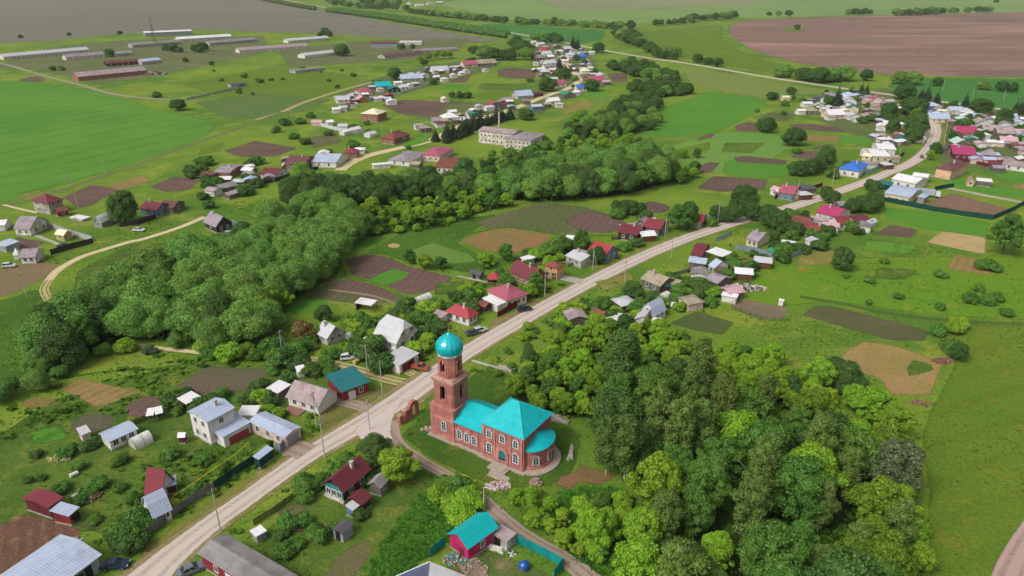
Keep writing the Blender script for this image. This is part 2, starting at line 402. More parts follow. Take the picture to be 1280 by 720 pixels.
field('dry_verge', [(398, 510), (440, 492), (500, 474), (520, 482), (470, 512), (420, 538), (396, 540)], ground_mat('worn_verge', (116, 112, 62), (100, 108, 52), (136, 122, 84), .06, .3, 1.8), 1.2)
field('dry_verge', [(728, 358), (750, 338), (778, 323), (832, 300), (872, 286), (886, 290), (850, 298), (800, 320), (756, 342), (735, 354)], ground_mat('yellow_verge', (152, 130, 74), (134, 126, 62), (148, 124, 84), .05, .3, 1.8), 1)
field('bare_yard', [(612, 402), (636, 392), (664, 375), (690, 372), (676, 388), (640, 408), (618, 414)], ground_mat('yard_dirt', (136, 116, 92), (120, 108, 76), (146, 126, 104), .08, .3, 2), .8)
field('cottage_garden', [(320, 668), (400, 605), (470, 560), (520, 572), (600, 622), (600, 640), (545, 690), (480, 735), (330, 735)], g_lawn, 1.5, None)
field('potato_plot', [(450, 735), (500, 650), (540, 610), (585, 625), (590, 645), (552, 680), (500, 720)], g_darkgrass, 1.5, 2)
field('dug_plot', [(395, 735), (415, 700), (440, 680), (462, 672), (470, 690), (450, 715), (440, 735)], ground_mat('garden_bed', (104, 92, 70), (100, 104, 58), (112, 94, 80), .08, .3, 2), 1)
field('church_yard', [(497, 545), (540, 505), (600, 460), (650, 470), (690, 500), (730, 550), (720, 590), (690, 610), (640, 612), (590, 602), (530, 570)], ground_mat('church_grass', (76, 104, 34), (60, 92, 30), (112, 110, 48), .05, .2, 1.6, blotch=.6), 1.5, None)
field('bare_patch', [(686, 612), (696, 594), (716, 586), (722, 574), (748, 584), (778, 592), (790, 606), (762, 604), (752, 614), (728, 606), (706, 622)], ground_mat('red_earth', (132, 98, 74), (112, 98, 58), (124, 86, 68), .08, .35, 1.8), 1.9, 1)
field('rough_ground', [(690, 640), (705, 615), (770, 608), (800, 640), (790, 690), (760, 720), (720, 700)], g_darkgrass, 1.5, 2)
field('rubble_yard', [(536, 735), (560, 700), (580, 682), (625, 690), (690, 716), (700, 735)], ground_mat('builders_yard', (78, 100, 46), (96, 106, 56), (140, 124, 100), .12, .35, 2), 1)
field('rubble_bed', [(566, 704), (578, 690), (592, 690), (612, 716), (618, 735), (590, 735)], ground_mat('rubble_bed', (150, 130, 110), (138, 122, 100), (168, 150, 130), .2, .6, 3, bump=.8), .8)
# right half
field('olive_meadow', [(1160, 399), (1240, 404), (1340, 405), (1340, 735), (1120, 800), (1150, 620), (1140, 540), (1185, 450)], g_olive, 4, None)
field('bright_meadow', [(870, 340), (960, 325), (1090, 320), (1250, 318), (1330, 330), (1330, 404), (1160, 396), (1040, 378), (985, 385), (930, 390)], ground_mat('bright_meadow', (94, 134, 36), (102, 132, 36), (122, 138, 44), .02, .12, 1.4, blotch=.5), 3, None)
field('soil_strip', [(996, 394), (1016, 381), (1044, 382), (1166, 413), (1160, 428), (1116, 428)], ground_mat('soil_strip', (92, 96, 60), (86, 86, 58), (104, 94, 70), .03, .12, 1.8, streak=(-18, .3)), 2)
field('clay_patch', [(1032, 456), (1052, 436), (1078, 421), (1120, 430), (1152, 441), (1192, 452), (1182, 470), (1172, 497), (1110, 498), (1094, 474), (1060, 466)], ground_mat('clay_patch', (156, 130, 84), (136, 124, 68), (150, 112, 86), .05, .18, 1.6, blotch=.6), 3)
field('grass_patch', [(1128, 458), (1140, 446), (1168, 452), (1172, 464), (1150, 472), (1130, 472)], g_lawn, 2)
field('sprouting_plot', [(834, 404), (870, 388), (920, 403), (904, 420), (868, 414)], ground_mat('dark_plot', (74, 92, 48), (84, 92, 54), (96, 88, 62), .06, .25, 1.8), 1)
field('dug_plot', [(910, 383), (928, 373), (988, 385), (980, 400), (950, 398)], ground_mat('pink_plot', (122, 108, 90), (108, 100, 76), (136, 120, 104), .06, .3, 2), .8)
field('sand_plot', [(1156, 303), (1177, 288), (1234, 297), (1233, 319)], g_sand, 1.2)
field('bare_yard', [(1146, 258), (1168, 248), (1192, 241), (1240, 255), (1274, 263), (1244, 275), (1200, 266)], ground_mat('mauve_yard', (128, 100, 84), (116, 100, 80), (142, 116, 92), .04, .15, 1.8), 1)
field('bright_lawn', [(1100, 258), (1165, 264), (1240, 278), (1235, 296), (1160, 288), (1108, 275)], g_crop2, 1.2)
field('bright_lawn', [(1224, 212), (1250, 207), (1310, 213), (1310, 235), (1270, 230)], g_crop, 1)
field('bright_lawn', [(1172, 222), (1200, 222), (1240, 232), (1310, 242), (1310, 250), (1240, 244), (1190, 233)], g_crop2, 1)
field('dug_plot', [(1262, 232), (1290, 226), (1310, 230), (1310, 240), (1280, 238)], g_tan, 1)
field('village_ground', [(1020, 150), (1100, 108), (1200, 130), (1320, 145), (1320, 212), (1220, 212), (1170, 205), (1180, 160), (1140, 140), (1120, 160), (1080, 175)], ground_mat('village_grass', (98, 108, 62), (86, 104, 56), (124, 116, 88), .03, .12, 1.2), 2, None)
field('village_ground', [(660, 135), (600, 128), (560, 130), (540, 150), (620, 150), (700, 128), (760, 108), (750, 85), (735, 62), (665, 50), (665, 75), (690, 100)], GM['village_grass'], 2, None)
field('village_ground', [(415, 122), (460, 100), (520, 85), (600, 72), (630, 78), (600, 92), (540, 106), (480, 124), (430, 134)], GM['village_grass'], 2, None)
field('farm_yard', [(-20, 86), (60, 60), (150, 50), (330, 44), (340, 64), (200, 95), (120, 106), (40, 86)], ground_mat('farm_yard', (104, 108, 72), (92, 104, 62), (126, 112, 96), .02, .06, .8), 4, None)
field('farm_yard', [(345, 62), (460, 50), (590, 48), (560, 72), (430, 80), (360, 84)], GM['farm_yard'], 4, None)
# grove floors
GROVES = dict(
 willow=[(58, 470), (62, 442), (88, 408), (112, 402), (180, 358), (252, 331), (318, 314), (338, 286), (386, 270), (440, 276), (452, 294), (428, 318), (420, 345), (396, 360), (350, 382), (330, 420), (282, 438), (215, 428), (170, 422), (120, 440), (92, 462)],
 scrub=[(440, 286), (470, 262), (540, 250), (610, 248), (640, 258), (600, 268), (560, 282), (500, 292), (455, 297)],
 dark=[(378, 238), (430, 242), (500, 240), (560, 240), (574, 247), (490, 256), (400, 260), (352, 262)],
 belt=[(572, 246), (640, 251), (700, 252), (760, 246), (800, 240), (838, 228), (846, 208), (822, 203), (780, 206), (738, 210), (700, 222), (640, 229), (580, 235)],
 scrub_far=[(694, 184), (738, 170), (790, 176), (832, 190), (820, 203), (740, 208), (698, 210)],
 belt_far=[(698, 174), (720, 156), (764, 147), (806, 143), (830, 150), (815, 164), (770, 173)],
 belt_top=[(785, 117), (800, 109), (860, 111), (868, 118), (830, 122)],
 belt_mid=[(764, 144), (780, 131), (814, 126), (826, 136), (800, 147)],
 belt_end=[(762, 86), (786, 79), (822, 89), (850, 102), (838, 106), (798, 97)],
 wood=[(760, 582), (756, 534), (772, 518), (825, 506), (900, 502), (960, 512), (1010, 524), (1062, 556), (1096, 590), (1116, 660), (1122, 760), (1080, 830), (830, 830), (770, 740), (800, 680), (806, 640), (775, 600)],
 shrubs=[(640, 500), (662, 462), (704, 428), (752, 412), (800, 414), (862, 430), (925, 446), (985, 476), (1040, 508), (1010, 522), (960, 508), (900, 498), (820, 502), (768, 514), (715, 524), (660, 512)])
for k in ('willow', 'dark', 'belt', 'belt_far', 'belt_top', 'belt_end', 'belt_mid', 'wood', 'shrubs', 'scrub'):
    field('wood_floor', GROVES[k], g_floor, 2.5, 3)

# --- roads, tracks and paths
strip('road', [(340, -4), (370, 3), (430, 13), (520, 25.5), (600, 34), (645, 42), (700, 52), (755, 63), (812, 72.5), (870, 81), (960, 96.5), (1010, 104), (1065, 112), (1145, 122.5), (1190, 129), (1262, 138), (1340, 147)], 8, g_roadfar, 1.5)
strip('street', [(425, 213), (437, 204), (462, 194), (500, 185), (530, 178), (546, 172), (575, 158), (600, 148), (640, 136.5), (685, 119), (708, 111.5), (722, 103), (724, 99), (718, 90), (711, 82), (705, 76), (700, 70)], 7, g_yellow, 1.2)
strip('lane', [(-20, 80), (0, 79), (60, 96), (100, 106), (142, 117.5), (200, 124), (230, 123), (262, 117), (305, 110)], 6, ground_mat('lane', (150, 146, 124), (138, 138, 112), (124, 126, 92), .03, .1, 1), 1.5)
strip('farm_track', [(320, 150), (352, 140), (380, 128), (420, 115), (470, 101)], 5, g_track, 1)
strip('farm_track', [(0, 258), (60, 243), (118, 224), (180, 203), (240, 180), (300, 160), (352, 140)], 4.5, ground_mat('faint_track', (74, 108, 46), (88, 112, 54), (110, 116, 66), .04, .15, 1, track=(110, 116, 70)), 1)
strip('dirt_road', [(60, 352), (72, 338), (100, 322), (130, 312), (160, 303), (182, 298), (225, 284), (256, 271)], 3.4, g_yellow, .8)
strip('wheel_track', [(62, 350), (55, 362), (62, 376), (72, 388), (86, 398)], 3.2, g_track, .7)
strip('dirt_path', [(150, 427), (172, 432), (215, 437), (262, 442), (292, 445), (330, 446), (370, 449)], 2.4, g_yellow, .7)
strip('wheel_track', [(362, 448), (400, 452), (440, 461), (478, 472), (512, 479), (530, 476)], 4, g_track, .6)
strip('wheel_track', [(508, 463), (518, 468), (530, 470), (545, 466)], 3, g_track, .5)
RD = [(168, 738), (186, 722), (212, 697), (256, 661), (300, 629), (345, 597), (390, 566), (432, 541), (470, 519), (500, 500), (530, 479), (560, 456), (600, 430), (640, 407), (680, 384), (720, 362), (760, 341), (800, 322), (850, 301), (900, 284), (945, 270), (985, 260), (1020, 249), (1046, 240), (1080, 228), (1110, 216), (1140, 203), (1157, 190), (1166, 177), (1170, 164), (1167, 155), (1152, 149), (1140, 147)]
strip('road_shoulder', RD, [12.5, 12, 10, 8.8, 8.6, 8.6, 9, 10, 11, 12, 11]+[9.4]*21, g_shoulder, 2.2)
strip('road', RD, [8.5, 8, 6.5, 5.6, 5.4, 5.4, 5.8, 6.2, 6.8, 7.2, 7.2]+[6.4]*21, g_road, 1.1)
strip('lane', [(1078, 133.5), (1100, 133), (1128, 130)], 4.5, g_yellow, 1)
strip('lane', [(1176, 155.5), (1168, 157)], 4, g_yellow, 1)
strip('lane', [(1184, 235), (1205, 239), (1240, 246), (1300, 257)], 4, g_conc, .7)
strip('dirt_path', [(475, 530), (486, 548), (503, 562), (530, 578), (562, 596), (598, 620), (622, 642), (648, 664), (680, 684), (708, 700), (750, 735)], [9, 6, 4, 3.2, 3, 3, 3.4, 3.4, 3.4, 3.8, 4.5], g_pathm, .6)
field('trodden_yard', [(438, 536), (470, 516), (512, 484), (508, 500), (496, 518), (491, 540), (500, 556), (486, 560), (471, 548), (452, 557)], g_road, 1.5)
strip('concrete_path', [(590, 450.5), (604, 455), (622, 459.5)], 1.2, g_conc, .2)
strip('dirt_road', [(1180, 960), (1215, 840), (1250, 752), (1270, 705), (1296, 662), (1330, 620), (1400, 560), (1480, 516)], 5.5, ground_mat('pink_dirt', (168, 138, 130), (152, 128, 116), (136, 122, 90), .05, .3, 2, track=(176, 148, 140)), 1)
mx = [g_crop2, g_lawn, g_olive, g_olsoil, g_crop, g_dry, g_tan, g_purple]
for i, (a, b, c, d) in enumerate((((556, 104), (590, 106), (585, 114), (548, 112)), ((600, 104), (660, 105), (655, 113), (596, 112)), ((610, 114), (660, 115), (640, 124), (598, 122)), ((660, 134), (690, 130), (680, 142), (655, 144)), ((735, 110), (770, 112), (755, 124), (722, 122)),
   ((700, 132), (735, 124), (745, 132), (705, 144)), ((985, 168), (1060, 170), (1050, 178), (985, 176)), ((1000, 188), (1040, 190), (1020, 200), (985, 197)), ((1050, 168), (1095, 172), (1085, 182), (1045, 178)), ((905, 178), (960, 178), (940, 192), (900, 190)), ((846, 186), (890, 176), (888, 188), (850, 200)),
   ((960, 140), (1000, 142), (985, 152), (945, 150)), ((1080, 300), (1150, 305), (1140, 318), (1075, 314)), ((1000, 314), (1060, 312), (1040, 332), (990, 334)), ((900, 322), (955, 322), (950, 338), (905, 340)), ((640, 322), (690, 316), (680, 332), (645, 336)), ((440, 300), (480, 296), (470, 312), (436, 314)),
   ((545, 352), (585, 350), (575, 368), (540, 370)), ((250, 185), (285, 176), (275, 190), (245, 195)), ((380, 172), (420, 166), (430, 178), (390, 186)), ((500, 178), (530, 170), (540, 176), (505, 186)), ((20, 245), (50, 236), (62, 244), (30, 252)), ((130, 232), (180, 218), (190, 226), (150, 240)), ((20, 295), (60, 302), (40, 314), (8, 306)),
   ((250, 500), (310, 492), (300, 506), (262, 510)), ((128, 575), (180, 566), (186, 582), (140, 592)), ((228, 582), (275, 566), (282, 584), (240, 600)), ((340, 636), (378, 622), (392, 640), (350, 656)), ((30, 540), (80, 528), (90, 548), (40, 560)), ((740, 352), (790, 340), (796, 352), (752, 366)),
   ((1190, 318), (1250, 326), (1240, 346), (1180, 336)), ((1090, 330), (1160, 336), (1140, 356), (1080, 350)), ((300, 384), (340, 376), (350, 390), (320, 398)))):
    field('garden_plot' if i < 31 else 'meadow_patch', [a, b, c, d], mx[i % len(mx)] if i < 31 else g_lawn, 1.6 if i < 31 else 5, None)
strip('field_boundary', [(640, 322), (672, 314), (700, 296), (770, 294), (796, 286)], 1.4, g_darkgrass, .5, None)
strip('field_boundary', [(560, 300), (612, 287), (650, 285), (700, 294), (735, 292)], 1.2, g_darkgrass, .5, None)
strip('field_boundary', [(430, 346), (470, 354), (508, 372), (540, 384)], 1.0, g_darkgrass, .4, None)
strip('field_boundary', [(60, 478), (120, 466), (200, 460), (260, 450)], 1.4, g_darkgrass, .5, None)
strip('field_track', [(1000, 371), (1050, 379), (1100, 390), (1160, 398), (1240, 404), (1330, 406)], 2.6, ground_mat('field_track', (72, 98, 42), (84, 104, 48), (66, 88, 40), .05, .2, 1.6), .8, None)
strip('garden_path', [(410, 362), (440, 366), (470, 371), (505, 384), (528, 393)], 1.5, ground_mat('garden_path', (150, 132, 108), (138, 120, 96), (124, 112, 84), .1, .4, 2), .3)
strip('garden_path', [(572, 345), (590, 349), (612, 354)], 1.4, g_conc, .3)
strip('driveway', [(692, 344), (712, 349), (728, 352)], 4.5, g_conc, .5)
strip('driveway', [(418, 500), (440, 505), (462, 512)], 4, g_pathm, .8)
strip('driveway', [(352, 562), (368, 560), (384, 566)], 6, g_pathm, 1)
strip('garden_path', [(38, 292), (60, 300), (82, 309)], 1.8, g_conc, .3)
strip('garden_path', [(4, 256), (20, 260), (46, 266)], 2, g_yellow, .5)
strip('garden_path', [(1162, 221), (1180, 217)], 3, g_pathm, .5)
field('stream', [(836, 207), (841, 202), (846, 207), (842, 220), (836, 222)], ground_mat('stream', (150, 150, 142), (128, 132, 120), (164, 158, 148), .2, .5, 3), 1)
field('stream', [(71, 452), (74, 443), (82, 440), (85, 450), (80, 458)], ground_mat('gravel_bar', (156, 146, 138), (140, 132, 124), (170, 160, 150), .2, .5, 3), 1)
# ------------------------------------------------------------------ building materials
BM = {}
def uvcoord(nt): return nt.nodes.new('ShaderNodeUVMap').outputs['UV']
def bands(nt, vec, axis, freq):
    w = nt.nodes.new('ShaderNodeTexWave'); w.wave_type = 'BANDS'; w.bands_direction = axis; w.wave_profile = 'SIN'
    w.inputs['Scale'].default_value = freq*math.pi/10.0 if False else freq/3.183; w.inputs['Distortion'].default_value = 0
    nt.links.new(vec, w.inputs['Vector']); return w.outputs['Fac']
def roof_mat(name, c, kind='metal'):
    k = ('roof', name)
    if k in BM: return BM[k]
    m, nt, out = newmat('roof '+name); uv = uvcoord(nt)
    tc = nt.nodes.new('ShaderNodeTexCoord').outputs['Object']
    n1 = noise(nt, tc, .35, 4, .6); n2 = noise(nt, tc, 3.0, 4, .7)
    base = L4(c)
    dirt = tuple(v*.62 for v in lin(c)); dirt = (dirt[0]*1.08, dirt[1], dirt[2]*.95, 1)
    if kind == 'slate':
        col = mixc(nt, ramp(nt, n1, .35, .7), base, L4(tuple(v*.82 for v in c)))
        col = mixc(nt, ramp(nt, n2, .55, .75), col, L4((c[0]*.72, c[1]*.74, c[2]*.64)))
        rough, spec = .9, .15
    else:
        col = mixc(nt, ramp(nt, n1, .5, .85), base, dirt)
        mp = nt.nodes.new('ShaderNodeMapping'); mp.inputs['Scale'].default_value = (2.2, .25, 1); nt.links.new(uv, mp.inputs['Vector'])
        st = noise(nt, mp.outputs['Vector'], 1.0, 4, .7)
        col = mixc(nt, math_(nt, 'MULTIPLY', ramp(nt, st, .52, .72), .5), col, dirt)
        rough, spec = .5, .3
    bt = nt.nodes.new('ShaderNodeTexBrick'); nt.links.new(uv, bt.inputs['Vector']); bt.inputs['Scale'].default_value = 1.0; bt.inputs['Brick Width'].default_value = 1.15; bt.inputs['Row Height'].default_value = 1.75; bt.inputs['Mortar Size'].default_value = .02; bt.inputs['Mortar Smooth'].default_value = .3
    bt.inputs['Color1'].default_value = (1.06, 1.06, 1.06, 1); bt.inputs['Color2'].default_value = (.84, .84, .85, 1); bt.inputs['Mortar'].default_value = (.66, .66, .66, 1)
    col = mixc(nt, .8 if kind == 'slate' else .5, col, bt.outputs['Color'], 'MULTIPLY')
    b = bands(nt, uv, 'X', 2.2 if kind != 'slate' else 3.0)
    sh = mixc(nt, b, (.86, .86, .86, 1), (1.04, 1.04, 1.04, 1)); col = mixc(nt, .6, col, sh, 'MULTIPLY')
    # sheet joints across the slope
    jn = bands(nt, uv, 'Y', .55); j = ramp(nt, jn, .93, .99)
    col = mixc(nt, math_(nt, 'MULTIPLY', j, .35), col, dirt)
    principled(nt, out, col, rough, spec, 0, b, .5, .04)
    BM[k] = m; return m
def wall_mat(name, c, kind='plaster'):
    k = ('wall', name, kind)
    if k in BM: return BM[k]
    m, nt, out = newmat('wall '+name); uv = uvcoord(nt)
    tc = nt.nodes.new('ShaderNodeTexCoord').outputs['Object']
    n1 = noise(nt, tc, .5, 4, .6); n2 = noise(nt, tc, 4.0, 4, .7)
    base = L4(c); dk = L4(tuple(v*.8 for v in c))
    if kind == 'brick':
        bt = nt.nodes.new('ShaderNodeTexBrick'); nt.links.new(uv, bt.inputs['Vector'])
        bt.inputs['Color1'].default_value = base; bt.inputs['Color2'].default_value = L4((c[0]*.86, c[1]*.8, c[2]*.8)); bt.inputs['Mortar'].default_value = L4((168, 140, 128))
        bt.inputs['Scale'].default_value = 1.0; bt.inputs['Brick Width'].default_value = .5; bt.inputs['Row Height'].default_value = .16; bt.inputs['Mortar Size'].default_value = .016
        col = mixc(nt, ramp(nt, n1, .42, .75), bt.outputs['Color'], L4((min(255, c[0]*1.16), c[1]*1.3, c[2]*1.32)))
        col = mixc(nt, math_(nt, 'MULTIPLY', ramp(nt, n2, .5, .75), .5), col, L4((c[0]*.7, c[1]*.66, c[2]*.66)))
        bump, rough = bt.outputs['Fac'], .9
    elif kind in ('wood', 'plank'):
        b = bands(nt, uv, 'Y' if kind == 'wood' else 'X', 3.5)
        col = mixc(nt, ramp(nt, n1, .4, .7), base, dk)
        col = mixc(nt, ramp(nt, b, .0, .35), L4(tuple(v*.68 for v in c)), col)
        bump, rough = b, .8
    else:
        col = mixc(nt, ramp(nt, n1, .45, .75), base, dk)
        col = mixc(nt, math_(nt, 'MULTIPLY', ramp(nt, n2, .6, .8), .4), col, L4((c[0]*.75, c[1]*.72, c[2]*.66)))
        bump, rough = n2, .85
    principled(nt, out, col, rough, .2, 0, bump, .3, .03)
    BM[k] = m; return m
def plain(name, c, rough=.6, spec=.3, metal=0.0, var=.15):
    k = ('plain', name)
    if k in BM: return BM[k]
    m, nt, out = newmat(name)
    tc = nt.nodes.new('ShaderNodeTexCoord').outputs['Object']
    n1 = noise(nt, tc, 2.5, 4, .65)
    col = mixc(nt, ramp(nt, n1, .35, .7), L4(c), L4(tuple(v*(1-var) for v in c)))
    principled(nt, out, col, rough, spec, metal, n1, .1, .02)
    BM[k] = m; return m
M_GLASS = plain('window_glass', (44, 50, 58), .12, .6)
M_WFRAME = plain('window_frame', (222, 220, 214), .5)
M_DARK = plain('dark_opening', (30, 27, 26), .9)
M_CONC = plain('concrete', (176, 168, 156), .9, .2, 0, .2)
M_WOODGREY = plain('weathered_wood', (128, 118, 106), .9, .15, 0, .3)
M_CHIM = plain('chimney_plaster', (204, 192, 184), .9, .15, 0, .25)

RC = dict(crimson=(134, 56, 66), maroon=(116, 50, 60), red=(170, 62, 70), pink=(172, 90, 108), magenta=(178, 62, 106), brown=(112, 72, 70), white=(232, 230, 232), silver=(178, 190, 212), grey=(150, 146, 144),
          dark=(92, 88, 92), slateblue=(86, 90, 116), teal=(36, 112, 116), turquoise=(10, 178, 182), blue=(58, 118, 206), navy=(70, 92, 130), green=(44, 140, 104), mint=(188, 212, 200), cream=(232, 224, 190),
          lilac=(164, 152, 160), tan=(172, 160, 136), pinkgrey=(178, 158, 160), rust=(138, 84, 74), palepink=(206, 164, 170), lightgrey=(196, 196, 200), brick=(150, 92, 82))
RNAME = dict(slateblue='slate blue', navy='dark blue', lightgrey='light grey', pinkgrey='pinkish grey', palepink='pale pink', rust='rust brown', dark='dark grey', tan='greyish tan', cream='pale cream', mint='pale mint', silver='silver metal', brick='brick red', pink='dusty pink', red='bright red', brown='dark brown', grey='weathered grey', lilac='lilac grey')
def rname(c): return RNAME.get(c, c)
def roofM(c): return roof_mat(c, RC[c], 'slate' if c in ('grey', 'tan', 'lilac', 'pinkgrey', 'rust') else 'metal')
WC = dict(white=((222, 218, 212), 'plaster'), cream=((214, 200, 168), 'plaster'), pinkwhite=((216, 190, 182), 'plaster'), greywood=((126, 116, 106), 'wood'), darkwood=((78, 62, 54), 'wood'), brownwood=((122, 84, 66), 'wood'),
          brick=((152, 88, 72), 'brick'), greybrick=((168, 160, 152), 'brick'), palebrick=((212, 202, 190), 'brick'), blue=((104, 134, 172), 'wood'), green=((84, 128, 110), 'wood'), tealwood=((70, 146, 146), 'wood'), maroon=((112, 48, 56), 'plank'), orange=((206, 152, 98), 'plaster'),
          peach=((222, 176, 150), 'plaster'), hotpink=((206, 52, 112), 'plank'), silver=((164, 172, 180), 'plank'), yellow=((208, 184, 116), 'wood'), darkgreen=((28, 74, 66), 'plank'), grey=((150, 146, 144), 'plaster'), dark=((70, 66, 66), 'plank'), red=((150, 54, 60), 'plank'))
def wallM(c): return wall_mat(c, *WC[c])

# ------------------------------------------------------------------ labels: each is what the thing looks like plus where it stands
PENDING = []                     # (object, description, px, py, tail)
LANDMARKS = [
 ('the brick church', 600, 560), ('the teal-roofed hall', 428, 480), ('the white two-storey house', 262, 530), ('the pink-walled shed', 588, 670), ('the maroon-roofed cottage', 432, 595),
 ('the grey mansard-roofed house', 490, 420), ('the pink-roofed cream house', 630, 375), ('the brown timber house', 657, 345), ('the orange house', 692, 338), ('the silver barn-roofed house', 820, 390),
 ('the bright blue-roofed house', 1066, 210), ('the broad white barn', 1132, 240), ('the magenta-roofed house', 1206, 192), ('the school', 620, 170), ('the turquoise-roofed house', 478, 108),
 ('the cream-topped red house', 461, 148), ('the square red-roofed house', 60, 262), ('the lilac-roofed timber house', 270, 284), ('the long clay patch', 1110, 460), ('the willow mound', 210, 385),
 ('the small blue far house', 726, 108), ('the green-roofed far house', 709, 117), ('the pink far house', 745, 99), ('the ruined brick gate', 508, 522), ('the blue water tank', 655, 708),
 ('the white greenhouse', 176, 552), ('the silver garden house', 195, 640), ('the maroon garden shed', 57, 625), ('the bottom-edge slate barn', 310, 700), ('the brick-red far cowshed', 140, 93),
 ('the mast', 194, 45), ('the lone dark tree', 223, 130), ('the river bend', 840, 213), ('the sandy plot', 1195, 305), ('the plowed field islet', 995, 37), ('the red cottage group', 800, 285),
 ('the teal-roofed far house', 1066, 133), ('the magenta far house', 1206, 162), ('the grey-tan shack', 815, 348), ('the dry tan plot', 125, 490), ('the pink-roofed wood corner', 1040, 268), ('the long white cowshed', 60, 70), ('the tan crossroads', 1168, 160), ('the brick cottage row', 372, 202)]
def rel(px, py):
    best = None
    for n, x, y in LANDMARKS:
        d = math.hypot(px-x, (py-y)*1.8)
        if d < 4: continue
        if best is None or d < best[0]: best = (d, n, x, y)
    d, n, x, y = best
    a = math.degrees(math.atan2((y-py)*1.8, px-x)) % 360
    w = ['to the right of', 'behind and right of', 'behind', 'behind and left of', 'to the left of', 'ahead and left of', 'in front of', 'ahead and right of'][int((a+22.5)//45) % 8]
    return w+' '+n, d
def name_later(o, desc, px, py): PENDING.append((o, desc, px, py))
ONES = 'zeroth first second third fourth fifth sixth seventh eighth ninth tenth eleventh twelfth thirteenth fourteenth fifteenth sixteenth seventeenth eighteenth nineteenth'.split()
TENS = {2: 'twent', 3: 'thirt', 4: 'fort', 5: 'fift', 6: 'sixt', 7: 'sevent', 8: 'eight', 9: 'ninet'}
def ordinal(n):
    if n < 20: return ONES[n]
    t, u = divmod(n, 10)
    return TENS[t]+'ieth' if u == 0 else TENS[t]+'y-'+ONES[u]
def give_labels():
    g = {}
    for o, d, px, py in PENDING:
        r, dist = rel(px, py); g.setdefault((d, r), []).append((dist, o))
    for (d, r), l in g.items():
        l.sort(key=lambda q: q[0])
        for i, (_, o) in enumerate(l):
            o['label'] = f'{d} {r}' if len(l) == 1 else (f'nearest {d} {r}' if i == 0 else f'{ordinal(i+1)} nearest {d} {r}')

# ------------------------------------------------------------------ houses
def window(parent, c, rz, w=.9, h=1.2, glass=M_GLASS, frame=None, sub=True):
    """a framed window standing 3 cm proud of its wall; c = centre of the sill on the wall face, rz = direction it faces"""
    cr, sr = math.cos(rz), math.sin(rz)
    def T(a, d, z): return (c[0]-sr*a+cr*d, c[1]+cr*a+sr*d, c[2]+z)
    def bx(m, a0, a1, z0, z1, d0, d1, mi=0):
        q = [T(a0, d1, z0), T(a1, d1, z0), T(a1, d1, z1), T(a0, d1, z1)]; b = [T(a0, d0, z0), T(a1, d0, z0), T(a1, d0, z1), T(a0, d0, z1)]
        m.poly(q, mi)
        for i in range(4):
            j = (i+1) % 4; m.poly([b[i], b[j], q[j], q[i]], mi)
    m = MB(); t = .12
    bx(m, -w/2-t, -w/2, -t, h+t, -.02, .07); bx(m, w/2, w/2+t, -t, h+t, -.02, .07); bx(m, -w/2, w/2, h, h+t, -.02, .07); bx(m, -w/2, w/2, -t, 0, -.02, .1)
    bx(m, -.04, .04, 0, h, -.02, .05)
    if not sub:
        bx(m, -w/2, w/2, 0, h, -.02, .02, 1)
        return m.build('window', [frame or M_WFRAME, glass], parent)
    o = m.build('window', frame or M_WFRAME, parent)
    g = MB(); bx(g, -w/2, w/2, 0, h, -.02, .02); g.build('pane', glass, o)
    return o
def door(parent, c, rz, mat, w=1.0, h=2.0, name='door'):
    cr, sr = math.cos(rz), math.sin(rz)
    m = MB(); m.box((c[0]+cr*.02, c[1]+sr*.02, c[2]), (.1, w, h), 0, rz)
    return m.build(name, mat, parent)
